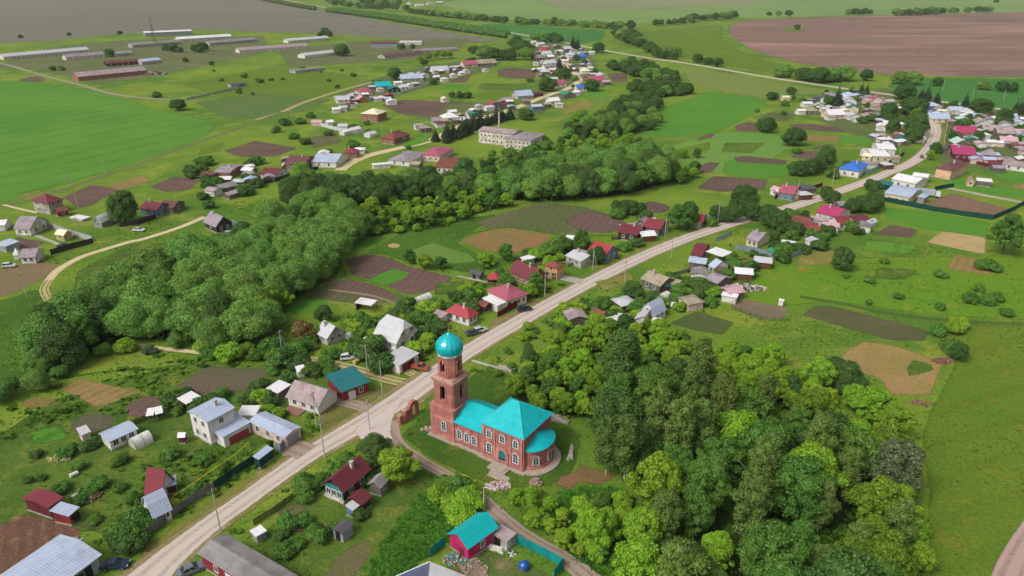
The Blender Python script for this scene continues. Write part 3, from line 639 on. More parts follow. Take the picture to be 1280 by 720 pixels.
def roof_polys(m, L, D, z, rh, kind, ov, th=.14, mi=0):
    x0, x1, y0, y1 = -ov, L+ov, -ov, D+ov
    if kind == 'gx':
        s = rh/(D/2); zl = z-ov*s; zt = z+rh
        m.slab([(x0, y0, zl), (x1, y0, zl), (x1, D/2, zt), (x0, D/2, zt)], th, mi); m.slab([(x0, D/2, zt), (x1, D/2, zt), (x1, y1, zl), (x0, y1, zl)], th, mi)
    elif kind == 'gy':
        s = rh/(L/2); zl = z-ov*s; zt = z+rh
        m.slab([(x0, y1, zl), (x0, y0, zl), (L/2, y0, zt), (L/2, y1, zt)], th, mi); m.slab([(L/2, y1, zt), (L/2, y0, zt), (x1, y0, zl), (x1, y1, zl)], th, mi)
    elif kind == 'hip' or kind == 'pyr':
        r = min(L, D)/2; s = rh/r; zl = z-ov*s; zt = z+rh
        if L >= D: a, b = (r, D/2, zt), (L-r, D/2, zt)
        else: a, b = (L/2, r, zt), (L/2, D-r, zt)
        if abs(L-D) < .05 or kind == 'pyr': a = b = (L/2, D/2, zt)
        c = [(x0, y0, zl), (x1, y0, zl), (x1, y1, zl), (x0, y1, zl)]
        if a == b:
            for i in range(4): m.slab([c[i], c[(i+1) % 4], a], th, mi)
        elif L >= D:
            m.slab([c[0], c[1], b, a], th, mi); m.slab([c[1], c[2], b], th, mi); m.slab([c[2], c[3], a, b], th, mi); m.slab([c[3], c[0], a], th, mi)
        else:
            m.slab([c[0], c[1], a], th, mi); m.slab([c[1], c[2], b, a], th, mi); m.slab([c[2], c[3], b], th, mi); m.slab([c[3], c[0], a, b], th, mi)
    elif kind == 'hhx':      # half hip, ridge along x
        s = rh/(D/2); zl = z-ov*s; k = .45; zt = z+rh; hx = D*.16; zk = z+rh*(1-k); yk = D/2*(1-k)
        ra, rb = (x0+hx, D/2, zt), (x1-hx, D/2, zt)
        f0, f1 = (x0, yk, zk), (x1, yk, zk); b0, b1 = (x0, D-yk, zk), (x1, D-yk, zk)
        m.slab([(x0, y0, zl), (x1, y0, zl), f1, rb, ra, f0], th, mi); m.slab([b1, (x1, y1, zl), (x0, y1, zl), b0, ra, rb], th, mi)
        m.slab([f1, b1, rb], th, mi); m.slab([b0, f0, ra], th, mi)
    elif kind in ('shedb', 'shedf', 'shedl', 'shedr', 'flat'):
        h = dict(shedb=(0, 0, rh, rh), shedf=(rh, rh, 0, 0), shedl=(rh, 0, 0, rh), shedr=(0, rh, rh, 0), flat=(0.05, 0.05, 0.05, 0.05))[kind]
        m.slab([(x0, y0, z+h[0]+.1), (x1, y0, z+h[1]+.1), (x1, y1, z+h[2]+.1), (x0, y1, z+h[3]+.1)], th, mi)
    elif kind in ('gamx', 'gamy'):
        W = D if kind == 'gamx' else L
        k = .24; zk = z+rh*.62; zt = z+rh
        pr = [(-ov*.6, z-ov*.8), (W*k, zk), (W/2, zt), (W*(1-k), zk), (W+ov*.6, z-ov*.8)]
        for (a, za), (b, zb) in zip(pr[:-1], pr[1:]):
            if kind == 'gamx': m.slab([(x0, a, za), (x1, a, za), (x1, b, zb), (x0, b, zb)], th, mi)
            else: m.slab([(a, y1, za), (a, y0, za), (b, y0, zb), (b, y1, zb)], th, mi)
    elif kind == 'tunx' or kind == 'tuny':
        W = D if kind == 'tunx' else L; n = 8
        pr = [(W/2-math.cos(math.pi*i/n)*W/2, z+math.sin(math.pi*i/n)*rh) for i in range(n+1)]
        for (a, za), (b, zb) in zip(pr[:-1], pr[1:]):
            if kind == 'tunx': m.slab([(0, a, za), (L, a, za), (L, b, zb), (0, b, zb)], .06, mi)
            else: m.slab([(a, D, za), (a, 0, za), (b, 0, zb), (b, D, zb)], .06, mi)
def wall_polys(m, L, D, z, rh, kind, z0=0.0, mi=0):
    e = .1
    def prof(kind, W):
        if kind.startswith('gam'): return [(W*.24, z+rh*.62-e), (W/2, z+rh-e), (W*.76, z+rh*.62-e)]
        if kind.startswith('hh'): return [(W/2*.55, z+rh*.55-e), (W*(1-.275), z+rh*.55-e)]
        if kind.startswith('tun'): return [(W/2-math.cos(math.pi*i/8)*W/2, z+math.sin(math.pi*i/8)*rh-.03) for i in range(1, 8)]
        return [(W/2, z+rh-e*1.2)]
    h = dict(shedb=(0, 0, rh, rh), shedf=(rh, rh, 0, 0), shedl=(rh, 0, 0, rh), shedr=(0, rh, rh, 0)).get(kind, (0, 0, 0, 0))
    ed = .05 if kind in ('gx', 'gy', 'hhx', 'gamx', 'gamy', 'hip', 'pyr') else 0
    c = [(0, 0), (L, 0), (L, D), (0, D)]
    gabx = kind in ('gx', 'gamx', 'tunx', 'hhx'); gaby = kind in ('gy', 'gamy', 'tuny')
    for i in range(4):
        j = (i+1) % 4; a, b = c[i], c[j]
        lo = [(a[0], a[1], z0), (b[0], b[1], z0)]; hi = [(b[0], b[1], z+h[j]-ed), (a[0], a[1], z+h[i]-ed)]
        if gabx and i in (1, 3):
            pr = prof(kind, D); mid = [(a[0], y if i == 3 else D-y, zz) for y, zz in pr]
            if i == 3: mid = mid
            pts = [(a[0], y, zz) for y, zz in (sorted(pr, key=lambda q: -q[0]) if i == 1 else sorted(pr))]
            m.poly(lo+[hi[0]]+pts+[hi[1]], mi)
        elif gaby and i in (0, 2):
            pr = prof(kind, L); pts = [(x, a[1], zz) for x, zz in (sorted(pr, key=lambda q: -q[0]) if i == 0 else sorted(pr))]
            m.poly(lo+[hi[0]]+pts+[hi[1]], mi)
        else: m.poly(lo+hi, mi)
    if not (gabx or gaby) and kind in ('flat',): pass
    return m
def frame_from(A, B, C, hw):
    """near eave A-B (left, right) in photo pixels at height hw; C = a far eave corner or the depth in metres"""
    a, b = P(*A, hw), P(*B, hw)
    d = (b-a).xy; L = d.length; ang = math.atan2(d.y, d.x); n = Vector((-d.y, d.x)).normalized()
    D = C if isinstance(C, (int, float)) else abs((P(*C, hw)-a).xy.dot(n))*.5+(P(*C, hw)-a).xy.length*.5
    return a.xy, ang, L, D
def place_windows(root, L, D, spec, hw, glass=M_GLASS, frame=None, sub=True):
    """spec like 'F3 R2 L1 F2@3.6': side, count, optional sill height"""
    for s in spec.split():
        side = s[0]; sill = 1.0
        body = s[1:]
        if '@' in body: body, q = body.split('@'); sill = float(q)
        n = int(body)
        W = L if side in 'FB' else D
        for i in range(n):
            t = W*(i+.7)/(n+.4)
            c, rz = {'F': ((t, 0, sill), -math.pi/2), 'B': ((t, D, sill), math.pi/2), 'R': ((L, t, sill), 0.0), 'L': ((0, t, sill), math.pi)}[side]
            window(root, c, rz, glass=glass, frame=frame, sub=sub, h=min(1.2, hw-sill-.35) if sill < hw-1.0 else 1.0)
def house(desc, A, B, C, hw=2.8, rh=2.0, roof='gx', rc='grey', wc='white', win='F2 R1', name='house', cat='house', ov=.35, chim=None, dr=None, sub=True, group=None, plinth=True, label=None, trim=False):
    o, ang, L, D = frame_from(A, B, C, hw)
    ov = min(ov, L*.12, D*.12)
    o = o+Vector((math.cos(ang)-math.sin(ang), math.sin(ang)+math.cos(ang)))*ov
    L = max(L-2*ov, 1.2); D = max(D-2*ov, 1.2)
    root = empty(name, (o.x, o.y, 0), ang)
    tag(root, None, cat, group)
    if label: root['label'] = label
    else: name_later(root, desc, *proj(*(root.location+Vector((math.cos(ang)*L/2-math.sin(ang)*D/2, math.sin(ang)*L/2+math.cos(ang)*D/2, hw*.6)))))
    wall_polys(MB(), L, D, hw, rh, roof, .25 if plinth else 0).build('wall', wallM(wc), root)
    if plinth: MB().box((L/2, D/2, -.05), (L+.12, D+.12, .36)).build('foundation', M_CONC, root)
    m = MB(); roof_polys(m, L, D, hw, rh, roof, ov)
    rf = m.build('roof', roofM(rc), root)
    if trim:
        t = MB(); s = rh/(D/2)
        t.tube((-ov, D/2, hw+rh+.03), (L+ov, D/2, hw+rh+.03), .09)
        t.build('ridge_cap', roofM(rc), rf)
    if not chim and cat == 'house' and roof in ('gx', 'hip', 'hhx') and sub and L > 6 and random.random() < .7: chim = (random.choice((.3, .35, .65)), .42)
    if chim:
        cx, cy = chim[0]*L, chim[1]*D; zc = hw+rh*(1-abs(chim[1]-.5)*2)-.3 if roof in ('gx', 'hip', 'hhx', 'gamx') else hw
        MB().box((cx, cy, zc), (.55, .55, 1.5)).box((cx, cy, zc+1.503), (.7, .7, .15)).build('chimney', M_CHIM, rf)
    if win: place_windows(root, L, D, win, hw, sub=sub)
    if dr:
        side, t, col = dr[:3]; w = dr[3] if len(dr) > 3 else 1.0; h = dr[4] if len(dr) > 4 else 2.0
        c, rz = {'F': ((t*L, 0, .05), -math.pi/2), 'R': ((L, t*D, .05), 0.0), 'L': ((0, t*D, .05), math.pi), 'B': ((t*L, D, .05), math.pi/2)}[side]
        dm = M_DARK if col == 'dark' else plain('door '+col, {**RC, 'brown': (96, 66, 50)}[col])
        door(root, c, rz, dm, w, h, 'gate' if w > 2 else 'door')
    return root, L, D
def canopy(desc, A, B, C, h=2.4, rh=.4, rc='white', kind='shedb', name='open_shed', cat='shed', back=True):
    """a roof on four posts with a low back wall"""
    o, ang, L, D = frame_from(A, B, C, h); root = empty(name, (o.x, o.y, 0), ang); tag(root, None, cat)
    name_later(root, desc, *proj(root.location.x+math.cos(ang)*L/2-math.sin(ang)*D/2, root.location.y+math.sin(ang)*L/2+math.cos(ang)*D/2, h*.6))
    m = MB(); roof_polys(m, L, D, h, rh, kind, .15); m.build('roof', roofM(rc), root)
    for x in (.15, L-.15):
        for y in (.15, D-.15): MB().box((x, y, -.05), (.14, .14, h+.12)).build('post', M_WOODGREY, root)
    if back: MB().box((L/2, D-.05, -.05), (L-.5, .08, h*.9)).build('back_wall', wallM('darkwood'), root)
    return root
def tunnel(desc, a, b, w=3.0, h=2.1, rc='white', name='greenhouse', cat='greenhouse'):
    """polycarbonate or film tunnel between two ground points (photo pixels)"""
    p, q = P(*a).xy, P(*b).xy; d = q-p; L = d.length; ang = math.atan2(d.y, d.x)
    root = empty(name, (p.x, p.y, 0), ang); tag(root, None, cat); name_later(root, desc, (a[0]+b[0])/2, (a[1]+b[1])/2-3)
    m = MB(); n = 10; m_ = [(math.cos(math.pi*i/n)*w/2, math.sin(math.pi*i/n)**.8*h) for i in range(n+1)]
    for (y0, z0), (y1, z1) in zip(m_[:-1], m_[1:]): m.poly([(0, y0, z0), (L, y0, z0), (L, y1, z1), (0, y1, z1)], 0, True)
    m.build('cover', plain('film '+rc, {'white': (226, 226, 218), 'mint': (196, 214, 202)}[rc], .4), root)
    for x, nm in ((.0, 'end_wall'), (L, 'end_wall')):
        MB().poly([(x, y, z-.02) for y, z in m_]).build(nm, plain('film grey', (188, 192, 186), .5), root)
    hp = MB()
    k = max(2, int(L/1.6))
    for i in range(k+1):
        x = L*i/k
        for (y0, z0), (y1, z1) in zip(m_[:-1], m_[1:]): hp.tube((x, y0*1.01, z0*1.01), (x, y1*1.01, z1*1.01), .035, n=5, cap=False)
    hp.build('hoop_frame', M_WOODGREY, root)
    return root
# ------------------------------------------------------------------ the church (metres, origin at the tower's south-west corner)
def church():
    o = P(540, 542.5); root = empty('church', (o.x, o.y, 0), math.radians(-34.0))
    tag(root, 'red brick village church with turquoise roofs and an onion-domed bell tower', 'church')
    BR = wall_mat('church brick', (174, 98, 90), 'brick'); BR2 = wall_mat('church brick light', (186, 114, 104), 'brick'); PALE = plain('pale mortar', (196, 150, 136), .9, .15, 0, .25)
    TQ = roof_mat('church turquoise', (2, 186, 194)); DOME = plain('dome_metal', (4, 184, 190), .13, .7, .1, .06); TRIM = plain('white_trim', (214, 224, 226), .5)
    SOLE = plain('plinth_stone', (180, 166, 150), .9, .15, 0, .2)
    def arched_window(parent, c, rz, w=.95, h=1.9):
        cr, sr = math.cos(rz), math.sin(rz)
        def T(a, z, d): return (c[0]-sr*a+cr*d, c[1]+cr*a+sr*d, c[2]+z)
        n = 8
        def arch(w, h, z0): return [(-w/2, z0), (w/2, z0)]+[(math.cos(math.pi*i/n)*w/2, h-w/2+math.sin(math.pi*i/n)*w/2) for i in range(n+1)]
        out, inn = arch(w+.44, h+.22, -.2), arch(w, h, 0)
        m = MB()
        for i in range(len(out)):
            j = (i+1) % len(out)
            m.poly([T(*out[i], .13), T(*out[j], .13), T(*inn[j], .13), T(*inn[i], .13)])
            m.poly([T(*out[j], .13), T(*out[i], .13), T(*out[i], -.05), T(*out[j], -.05)])
        for a in (-.06, ): m.poly([T(-.05, 0, .1), T(.05, 0, .1), T(.05, h-.05, .1), T(-.05, h-.05, .1)])
        for z in (.62, 1.25):
            m.poly([T(-w/2, z-.045, .095), T(w/2, z-.045, .095), T(w/2, z+.045, .095), T(-w/2, z+.045, .095)])
        f = m.build('window', TRIM, parent)
        g = MB(); g.poly([T(a, z, .05) for a, z in inn]); g.build('pane', M_GLASS, f)
        # brick hood over the arch
        hd = MB()
        for i in range(n):
            a0, a1 = math.pi*i/n, math.pi*(i+1)/n; R0, R1 = w/2+.30, w/2+.52; zc = h-w/2
            q = [T(math.cos(a)*r, zc+math.sin(a)*r, .2) for a, r in ((a0, R0), (a0, R1), (a1, R1), (a1, R0))]
            b = [T(math.cos(a)*r, zc+math.sin(a)*r, -.03) for a, r in ((a0, R0), (a0, R1), (a1, R1), (a1, R0))]
            hd.poly(q); hd.poly([q[2], q[1], b[1], b[2]]); hd.poly([q[0], q[3], b[3], b[0]])
        hd.build('arch_hood', BR2, f)
    S, Nn, E, W = -math.pi/2, math.pi/2, 0.0, math.pi
    # foundation apron
    m = MB(); m.box((3, 3, -.05), (7.4, 7.4, .33)); m.box((9.6, 4.8, -.05), (7.2, 10.6, .332)); m.box((18.0, 5.1, -.05), (11.2, 11.8, .334))
    m.lathe((22.9, 5.1, 0), [(1.0, .33), (1.001, .33), (1.001, -.05)], 24, 0, False, -math.pi/2, math.pi/2, 4.6, 5.6)
    pts = [(22.9+4.6*math.cos(a), 5.1+5.6*math.sin(a), .331) for a in [(-math.pi/2+math.pi*i/24) for i in range(25)]]; m.poly(pts)
    m.build('foundation_apron', SOLE, root)
    # --- nave
    nv = MB(); nv.poly([(5.9, .3, 0), (13.3, .3, 0), (13.3, .3, 5.5), (5.9, .3, 5.5)]); nv.poly([(13.3, 9.3, 0), (5.9, 9.3, 0), (5.9, 9.3, 5.5), (13.3, 9.3, 5.5)]); nv.poly([(5.9, 9.3, 0), (5.9, .3, 0), (5.9, .3, 5.5), (5.9, 4.8, 7.9), (5.9, 9.3, 5.5)])
    nave = nv.build('nave', BR, root)
    for z, d in ((5.05, .12), (.9, .1)):
        for y in (.3-d/2+.01, 9.3+d/2-.01): MB().box((9.6, y, z), (7.3, d, .28)).build('nave_cornice', BR2, nave)
    for x in (6.3, 8.15, 10.0, 11.85, 13.1): MB().box((x, .3-.06, .3), (.35, .16, 4.75)).build('pilaster', BR2, nave)
    m = MB(); m.slab([(5.6, -.15, 5.42), (13.15, -.15, 5.42), (13.15, 4.8, 8.05), (5.6, 4.8, 8.05)], .15); m.slab([(5.6, 4.8, 8.05), (13.15, 4.8, 8.05), (13.15, 9.75, 5.42), (5.6, 9.75, 5.42)], .15)
    nr = m.build('nave_roof', TQ, root); MB().tube((5.6, 4.8, 8.08), (13.1, 4.8, 8.08), .1).build('ridge_cap', TQ, nr)
    for x in (7.25, 9.1, 10.95): arched_window(nave, (x, .3, 1.7), S); arched_window(nave, (x, 9.3, 1.7), Nn)
    # --- main block
    X0, X1, Y0, Y1, EV = 13.3, 22.9, 0.0, 10.2, 8.1
    m = MB()
    for a, b in (((X0, Y0), (X1, Y0)), ((X1, Y0), (X1, Y1)), ((X1, Y1), (X0, Y1)), ((X0, Y1), (X0, Y0))): m.poly([(*a, 0), (*b, 0), (*b, EV), (*a, EV)])
    blk = m.build('main_block', BR, root)
    m = MB(); cx, cy = (X0+X1)/2, (Y0+Y1)/2
    for z, e, h in ((7.72, .36, .34), (7.45, .2, .24), (4.35, .24, .3), (.5, .22, .5)): m.box((cx, cy, z), (X1-X0+e, Y1-Y0+e, h))
    m.build('cornice', BR2, blk)
    for x in (X0+.35, X0+2.9, X1-2.9, X1-.35):
        for y in (Y0-.07, Y1+.07): MB().box((x, y, .3), (.55, .2, 7.2)).build('pilaster', BR2, blk)
    for y in (Y0+.35, Y1-.35): MB().box((X1+.07, y, .3), (.2, .55, 7.2)).build('pilaster', BR2, blk)
    # portal with pediment arch, door, steps
    m = MB(); n = 10
    for i in range(n):
        a0, a1 = math.pi*i/n, math.pi*(i+1)/n
        q = [(18.1+math.cos(a)*r, -.24, 2.6+math.sin(a)*r*1.0) for a, r in ((a0, .78), (a0, 1.5), (a1, 1.5), (a1, .78))]
        b = [(x, .02, z) for x, y, z in q]; m.poly(q[::-1]); m.poly([q[1], q[2], b[2], b[1]]); m.poly([q[3], q[0], b[0], b[3]])
    m.box((18.1-1.14, -.1, .3), (.72, .3, 2.3)); m.box((18.1+1.14, -.1, .3), (.72, .3, 2.3))
    portal = m.build('portal', BR2, blk)
    m = MB(); n = 10
    m.poly([(17.36, -.06, .35), (18.84, -.06, .35), (18.84, -.06, 1.45), (17.36, -.06, 1.45)], 1)
    m.poly([(17.36, -.06, 1.45), (18.84, -.06, 1.45)]+[(18.1+math.cos(math.pi*i/n)*.74, -.06, 2.6+math.sin(math.pi*i/n)*.74) for i in range(n+1)], 0)
    m.build('door', [plain('door turquoise', (16, 128, 132), .5), plain('door lower', (52, 44, 44), .7)], portal)
    m = MB(); m.box((18.3, -1.6, -.05), (4.2, 2.2, .36)); m.box((18.3, -1.5, .31), (3.2, 1.8, .16)); m.box((19.6, -3.2, -.05), (4.6, .9, .2)); m.box((19.7, -4.1, -.05), (4.4, .8, .12))
    m.build('steps', SOLE, root)
    for x in (14.95, 18.1, 21.25): arched_window(blk, (x, 0, 5.3), S, .95, 1.7); arched_window(blk, (x, Y1, 5.3), Nn, .95, 1.7)
    for x in (14.95, 21.25): arched_window(blk, (x, 0, 1.75), S, 1.05, 2.1)
    for x in (14.95, 18.1, 21.25): arched_window(blk, (x, Y1, 1.75), Nn, 1.05, 2.1)
    m = MB(); o_ = .42; zt = 12.0; ze = EV+.02; c = [(X0-o_, Y0-o_, ze), (X1+o_, Y0-o_, ze), (X1+o_, Y1+o_, ze), (X0-o_, Y1+o_, ze)]; a, b = (17.1, 5.1, zt), (18.6, 5.1, zt)
    m.slab([c[0], c[1], b, a], .16); m.slab([c[1], c[2], b], .16); m.slab([c[2], c[3], a, b], .16); m.slab([c[3], c[0], a], .16)
    mr = m.build('main_roof', TQ, root)
    m = MB(); cap = plain('hip_cap', (60, 202, 204), .35)
    for p, q in ((c[0], a), (c[1], b), (c[2], b), (c[3], a), (a, b)): m.tube(p, q, .09)
    m.build('hip_cap', cap, mr)
    # --- apse
    m = MB(); m.lathe((22.9, 5.1, 0), [(1, 0), (1, 4.7)], 24, 0, False, -math.pi/2, math.pi/2, 2.9, 4.1)
    ap = m.build('apse', BR, root)
    MB().lathe((22.9, 5.1, 0), [(1.0, 4.25), (1.07, 4.3), (1.07, 4.68), (1.0, 4.72)], 24, 0, False, -math.pi/2, math.pi/2, 2.9, 4.1).build('apse_cornice', BR2, ap)
    MB().lathe((22.9, 5.1, 0), [(1.05, .3), (1.05, .95), (1.0, 1.0)], 24, 0, False, -math.pi/2, math.pi/2, 2.9, 4.1).build('apse_plinth', BR2, ap)
    m = MB(); m.lathe((22.92, 5.1, 0), [(1.1, 4.74), (1.12, 4.86), (.55, 5.9), (0, 6.75)], 24, 0, False, -math.pi/2, math.pi/2, 2.9, 4.1); m.build('apse_roof', TQ, root)
    for ad in (-52, 0, 52):
        a = math.radians(ad); px_, py_ = 22.9+2.9*math.cos(a), 5.1+4.1*math.sin(a); nz = math.atan2(math.sin(a)/4.1, math.cos(a)/2.9); arched_window(ap, (px_+.02*math.cos(nz), py_+.02*math.sin(nz), 1.6), nz, .95, 1.8)
    # --- bell tower
    tw = empty('bell_tower', (0, 0, 0)); tw.parent = root
    m = MB(); m.box((3, 3, 0), (6, 6, 7.5)); t1 = m.build('tower_base', BR, tw)
    m = MB()
    for z, e, h in ((7.5, .3, .34), (7.1, .16, .2), (4.9, .2, .26), (.4, .2, .6)): m.box((3, 3, z), (6+e, 6+e, h))
    for x in (.3, 5.7):
        for y in (.3, 5.7): m.box((x, y, .3), (.74, .74, 6.9))
    m.build('string_course', BR2, tw)
    arched_window(t1, (3.4, 0, 2.4), S, 1.0, 2.1); arched_window(t1, (0, 3, 2.4), W, 1.0, 2.1); arched_window(t1, (3, 6, 2.4), Nn, 1.0, 2.1)
    def belfry(name, c, w, z0, z1, ow, oz, oh, octo=0.0):
        """hollow stage with an arched opening in each face; octo chamfers the corners"""
        m = MB(); h = w/2; k = octo*w; t = .55; n = 8
        for f in range(4):
            a = f*math.pi/2; cr, sr = math.cos(a), math.sin(a)
            def T(x, d, z): return (c[0]+x*cr+d*sr, c[1]+x*sr-d*cr, z)
            def wall(d):
                hw = ow/2; zc = oz+oh-hw
                q = h-k
                m.poly([T(-q, d, z0), T(-hw, d, z0), T(-hw, d, z1), T(-q, d, z1)]); m.poly([T(hw, d, z0), T(q, d, z0), T(q, d, z1), T(hw, d, z1)])
                m.poly([T(-hw, d, z0), T(hw, d, z0), T(hw, d, oz), T(-hw, d, oz)])
                for i in range(n):
                    a0, a1 = math.pi-math.pi*i/n, math.pi-math.pi*(i+1)/n; x0, x1 = math.cos(a0)*hw, math.cos(a1)*hw
                    m.poly([T(x0, d, zc+math.sin(a0)*hw), T(x1, d, zc+math.sin(a1)*hw), T(x1, d, z1), T(x0, d, z1)])
            wall(h)
            hw = ow/2; zc = oz+oh-hw
            for x in (-hw, hw): m.poly([T(x, h, oz), T(x, h-t, oz), T(x, h-t, zc), T(x, h, zc)])
            m.poly([T(-hw, h, oz), T(hw, h, oz), T(hw, h-t, oz), T(-hw, h-t, oz)])
            for i in range(n):
                a0, a1 = math.pi*i/n, math.pi*(i+1)/n
                m.poly([T(math.cos(a0)*hw, h, zc+math.sin(a0)*hw), T(math.cos(a1)*hw, h, zc+math.sin(a1)*hw), T(math.cos(a1)*hw, h-t, zc+math.sin(a1)*hw), T(math.cos(a0)*hw, h-t, zc+math.sin(a0)*hw)])
            if k > 0: m.poly([T(h-k, h, z0), T(h, h-k, z0), T(h, h-k, z1), T(h-k, h, z1)])
        m.box((c[0], c[1], z1-.22), (w-1.2, w-1.2, .2))
        o = m.build(name, BR, tw)
        # pale embrasure piers between bricks of the opening
        for f in range(4):
            e = MB(); a = f*math.pi/2; cr, sr = math.cos(a), math.sin(a)
            def T2(x, d): return (c[0]+x*cr+d*sr, c[1]+x*sr-d*cr)
            for x in (-ow/2-.12, ow/2+.12):
                p = T2(x, h+.05); e.box((p[0], p[1], oz), (.24, .24, oh-.3), 0, a)
            p = T2(0, h+.06); e.box((p[0], p[1], oz-.22), (ow+.7, .3, .2), 0, a)
            e.build('embrasure', BR2, o)
        return o
    belfry('middle_stage', (3.1, 3.1), 5.25, 7.84, 13.7, 1.35, 9.3, 3.3, .07)
    m = MB(); m.box((3.1, 3.1, 13.3), (5.5, 5.5, .28)); m.box((3.1, 3.1, 13.582), (5.75, 5.75, .3)); m.box((3.1, 3.1, 13.884), (5.3, 5.3, .5), top=(.88, .88)); m.build('cornice', PALE, tw)
    belfry('belfry', (3.1, 3.1), 4.5, 14.2, 19.3, 1.2, 15.6, 2.7, .24)
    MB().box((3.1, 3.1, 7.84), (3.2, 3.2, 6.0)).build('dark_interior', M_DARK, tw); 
    for nm, z in (('bell', 16.2), ('bell', 17.0)):
        MB().lathe((3.1+(.55 if z > 16.5 else -.4), 3.1, z), [(.0, .62), (.16, .6), (.24, .35), (.42, .05), (.46, 0)], 14).build(nm, plain('bronze', (96, 78, 48), .4, .5, .8), tw)
    # ring cornice and onion dome
    def octring(r, z, n=8): return [(3.1+r*math.cos(math.pi/8+2*math.pi*i/n), 3.1+r*math.sin(math.pi/8+2*math.pi*i/n), z) for i in range(n)]
    m = MB()
    for (r0, z0), (r1, z1) in (((2.3, 18.9), (2.62, 19.15)), ((2.62, 19.15), (2.62, 19.45)), ((2.62, 19.45), (2.45, 19.5))):
        A, B = octring(r0, z0), octring(r1, z1)
        for i in range(8): m.poly([A[i], A[(i+1) % 8], B[(i+1) % 8], B[i]])
    m.build('dome_cornice', TRIM, tw)
    prof = [(2.50, 19.42), (2.66, 19.75), (2.80, 20.2), (2.84, 20.7), (2.74, 21.25), (2.48, 21.8), (2.05, 22.3), (1.5, 22.75), (.95, 23.1), (.5, 23.4), (.26, 23.7), (.14, 24.1)]
    m = MB(); rings = [octring(r, z, 16) for r, z in prof]
    for i in range(len(prof)-1):
        for k in range(16): m.poly([rings[i][k], rings[i][(k+1) % 16], rings[i+1][(k+1) % 16], rings[i+1][k]], 0, False)
    m.poly(rings[-1]); dm = m.build('dome', DOME, tw)
    m = MB()
    for k in range(0, 16, 2):
        for i in range(len(prof)-2): m.tube(rings[i][k], rings[i+1][k], .035, n=5, cap=False)
    m.build('dome_seam', DOME, dm)
    gold = plain('gilded_metal', (206, 176, 96), .3, .5, .7)
    m = MB(); m.lathe((3.1, 3.1, 24.05), [(0, .4), (.16, .36), (.22, .2), (.16, .04), (0, 0)], 12); m.box((3.1, 3.1, 24.4), (.09, .09, 1.5)); m.box((3.1, 3.1, 25.3), (.75, .085, .085)); m.box((3.1, 3.1, 25.62), (.4, .082, .08)); m.build('cross', gold, tw)
    return root
church()
mark([P(*q)[:2] for q in ((535, 545), (555, 520), (640, 500), (700, 545), (705, 580), (655, 602))], 1)

# ------------------------------------------------------------------ houses near the camera
# bottom edge
house('', (246, 691), (338, 748), (282, 666), 3.4, .7, 'gx', 'grey', 'red', 'F3', 'barn', 'barn', .4, dr=('F', .42, 'white', 2.4, 2.2), label='long slate-roofed barn with red plank walls beside the gravel road at the bottom edge')
house('', (36, 760), (127.5, 692.5), (104, 671), 3.2, .9, 'gx', 'silver', 'silver', 'F2 R1', 'barn', 'barn', .5, dr=('F', .72, 'dark', 3.4, 2.3), label='big pale blue metal-roofed barn next to the parked dark blue car')
h, L, D = house('', (191, 648), (216, 636), (167, 632), 2.4, 3.0, 'gamx', 'silver', 'white', 'L2 F2 L1@3.2', cat='house', label='small white garden house with a steep silver barn roof behind the grey board fence')
house('', (178, 613), (201, 617), 4.6, 2.2, 3.6, 'gx', 'crimson', 'white', 'L1', 'summer_house', 'house', .5, label='little red steep-roofed summer house behind the silver garden house')
house('', (201, 612), (221, 607), 3.0, 1.9, .3, 'shedr', 'silver', 'darkwood', None, 'lean_to', 'shed', label='small silver lean-to shed beside the red steep-roofed summer house')
house('', (60, 635), (80, 621), (32.5, 619), 2.9, .5, 'gx', 'crimson', 'maroon', 'R1', 'shed', 'shed', label='maroon plank shed with flat red roof at the corner of the brown bare yard')
house('', (86, 646), (100, 634), (69, 636), 2.4, .4, 'shedb', 'silver', 'red', None, 'shed', 'shed', dr=('F', .6, 'dark', 1.6, 1.7), label='small silver-roofed shed with red side right against the maroon plank shed')
house('', (135, 552.5), (173, 535.5), (115, 545), 2.6, .5, 'gx', 'silver', 'white', 'F3', 'outbuilding', 'outbuilding', label='long low white outbuilding with silver metal roof beside the white greenhouse')
house('', (101, 545), (114, 540), 3, 2.0, .3, 'shedb', 'lightgrey', 'pinkwhite', None, 'shed', 'shed', label='tiny pale shed at the left end of the long low white outbuilding')
tunnel('white film tunnel greenhouse', (166, 560), (188, 549), 3.0, 2.2)
house('', (221, 546.5), (231, 546), 1.6, 1.9, .6, 'gx', 'white', 'maroon', None, 'well_house', 'well', label='tiny white-roofed well house on the lawn left of the white two-storey house')
canopy('open woodshed with white roof', (233, 505), (250, 496), (221, 501), 2.3)
canopy('small white-roofed lean-to', (183, 520), (191, 519), 2.2, 1.9); canopy('small white-roofed lean-to', (195, 518), (203, 516), 2.2, 1.9)
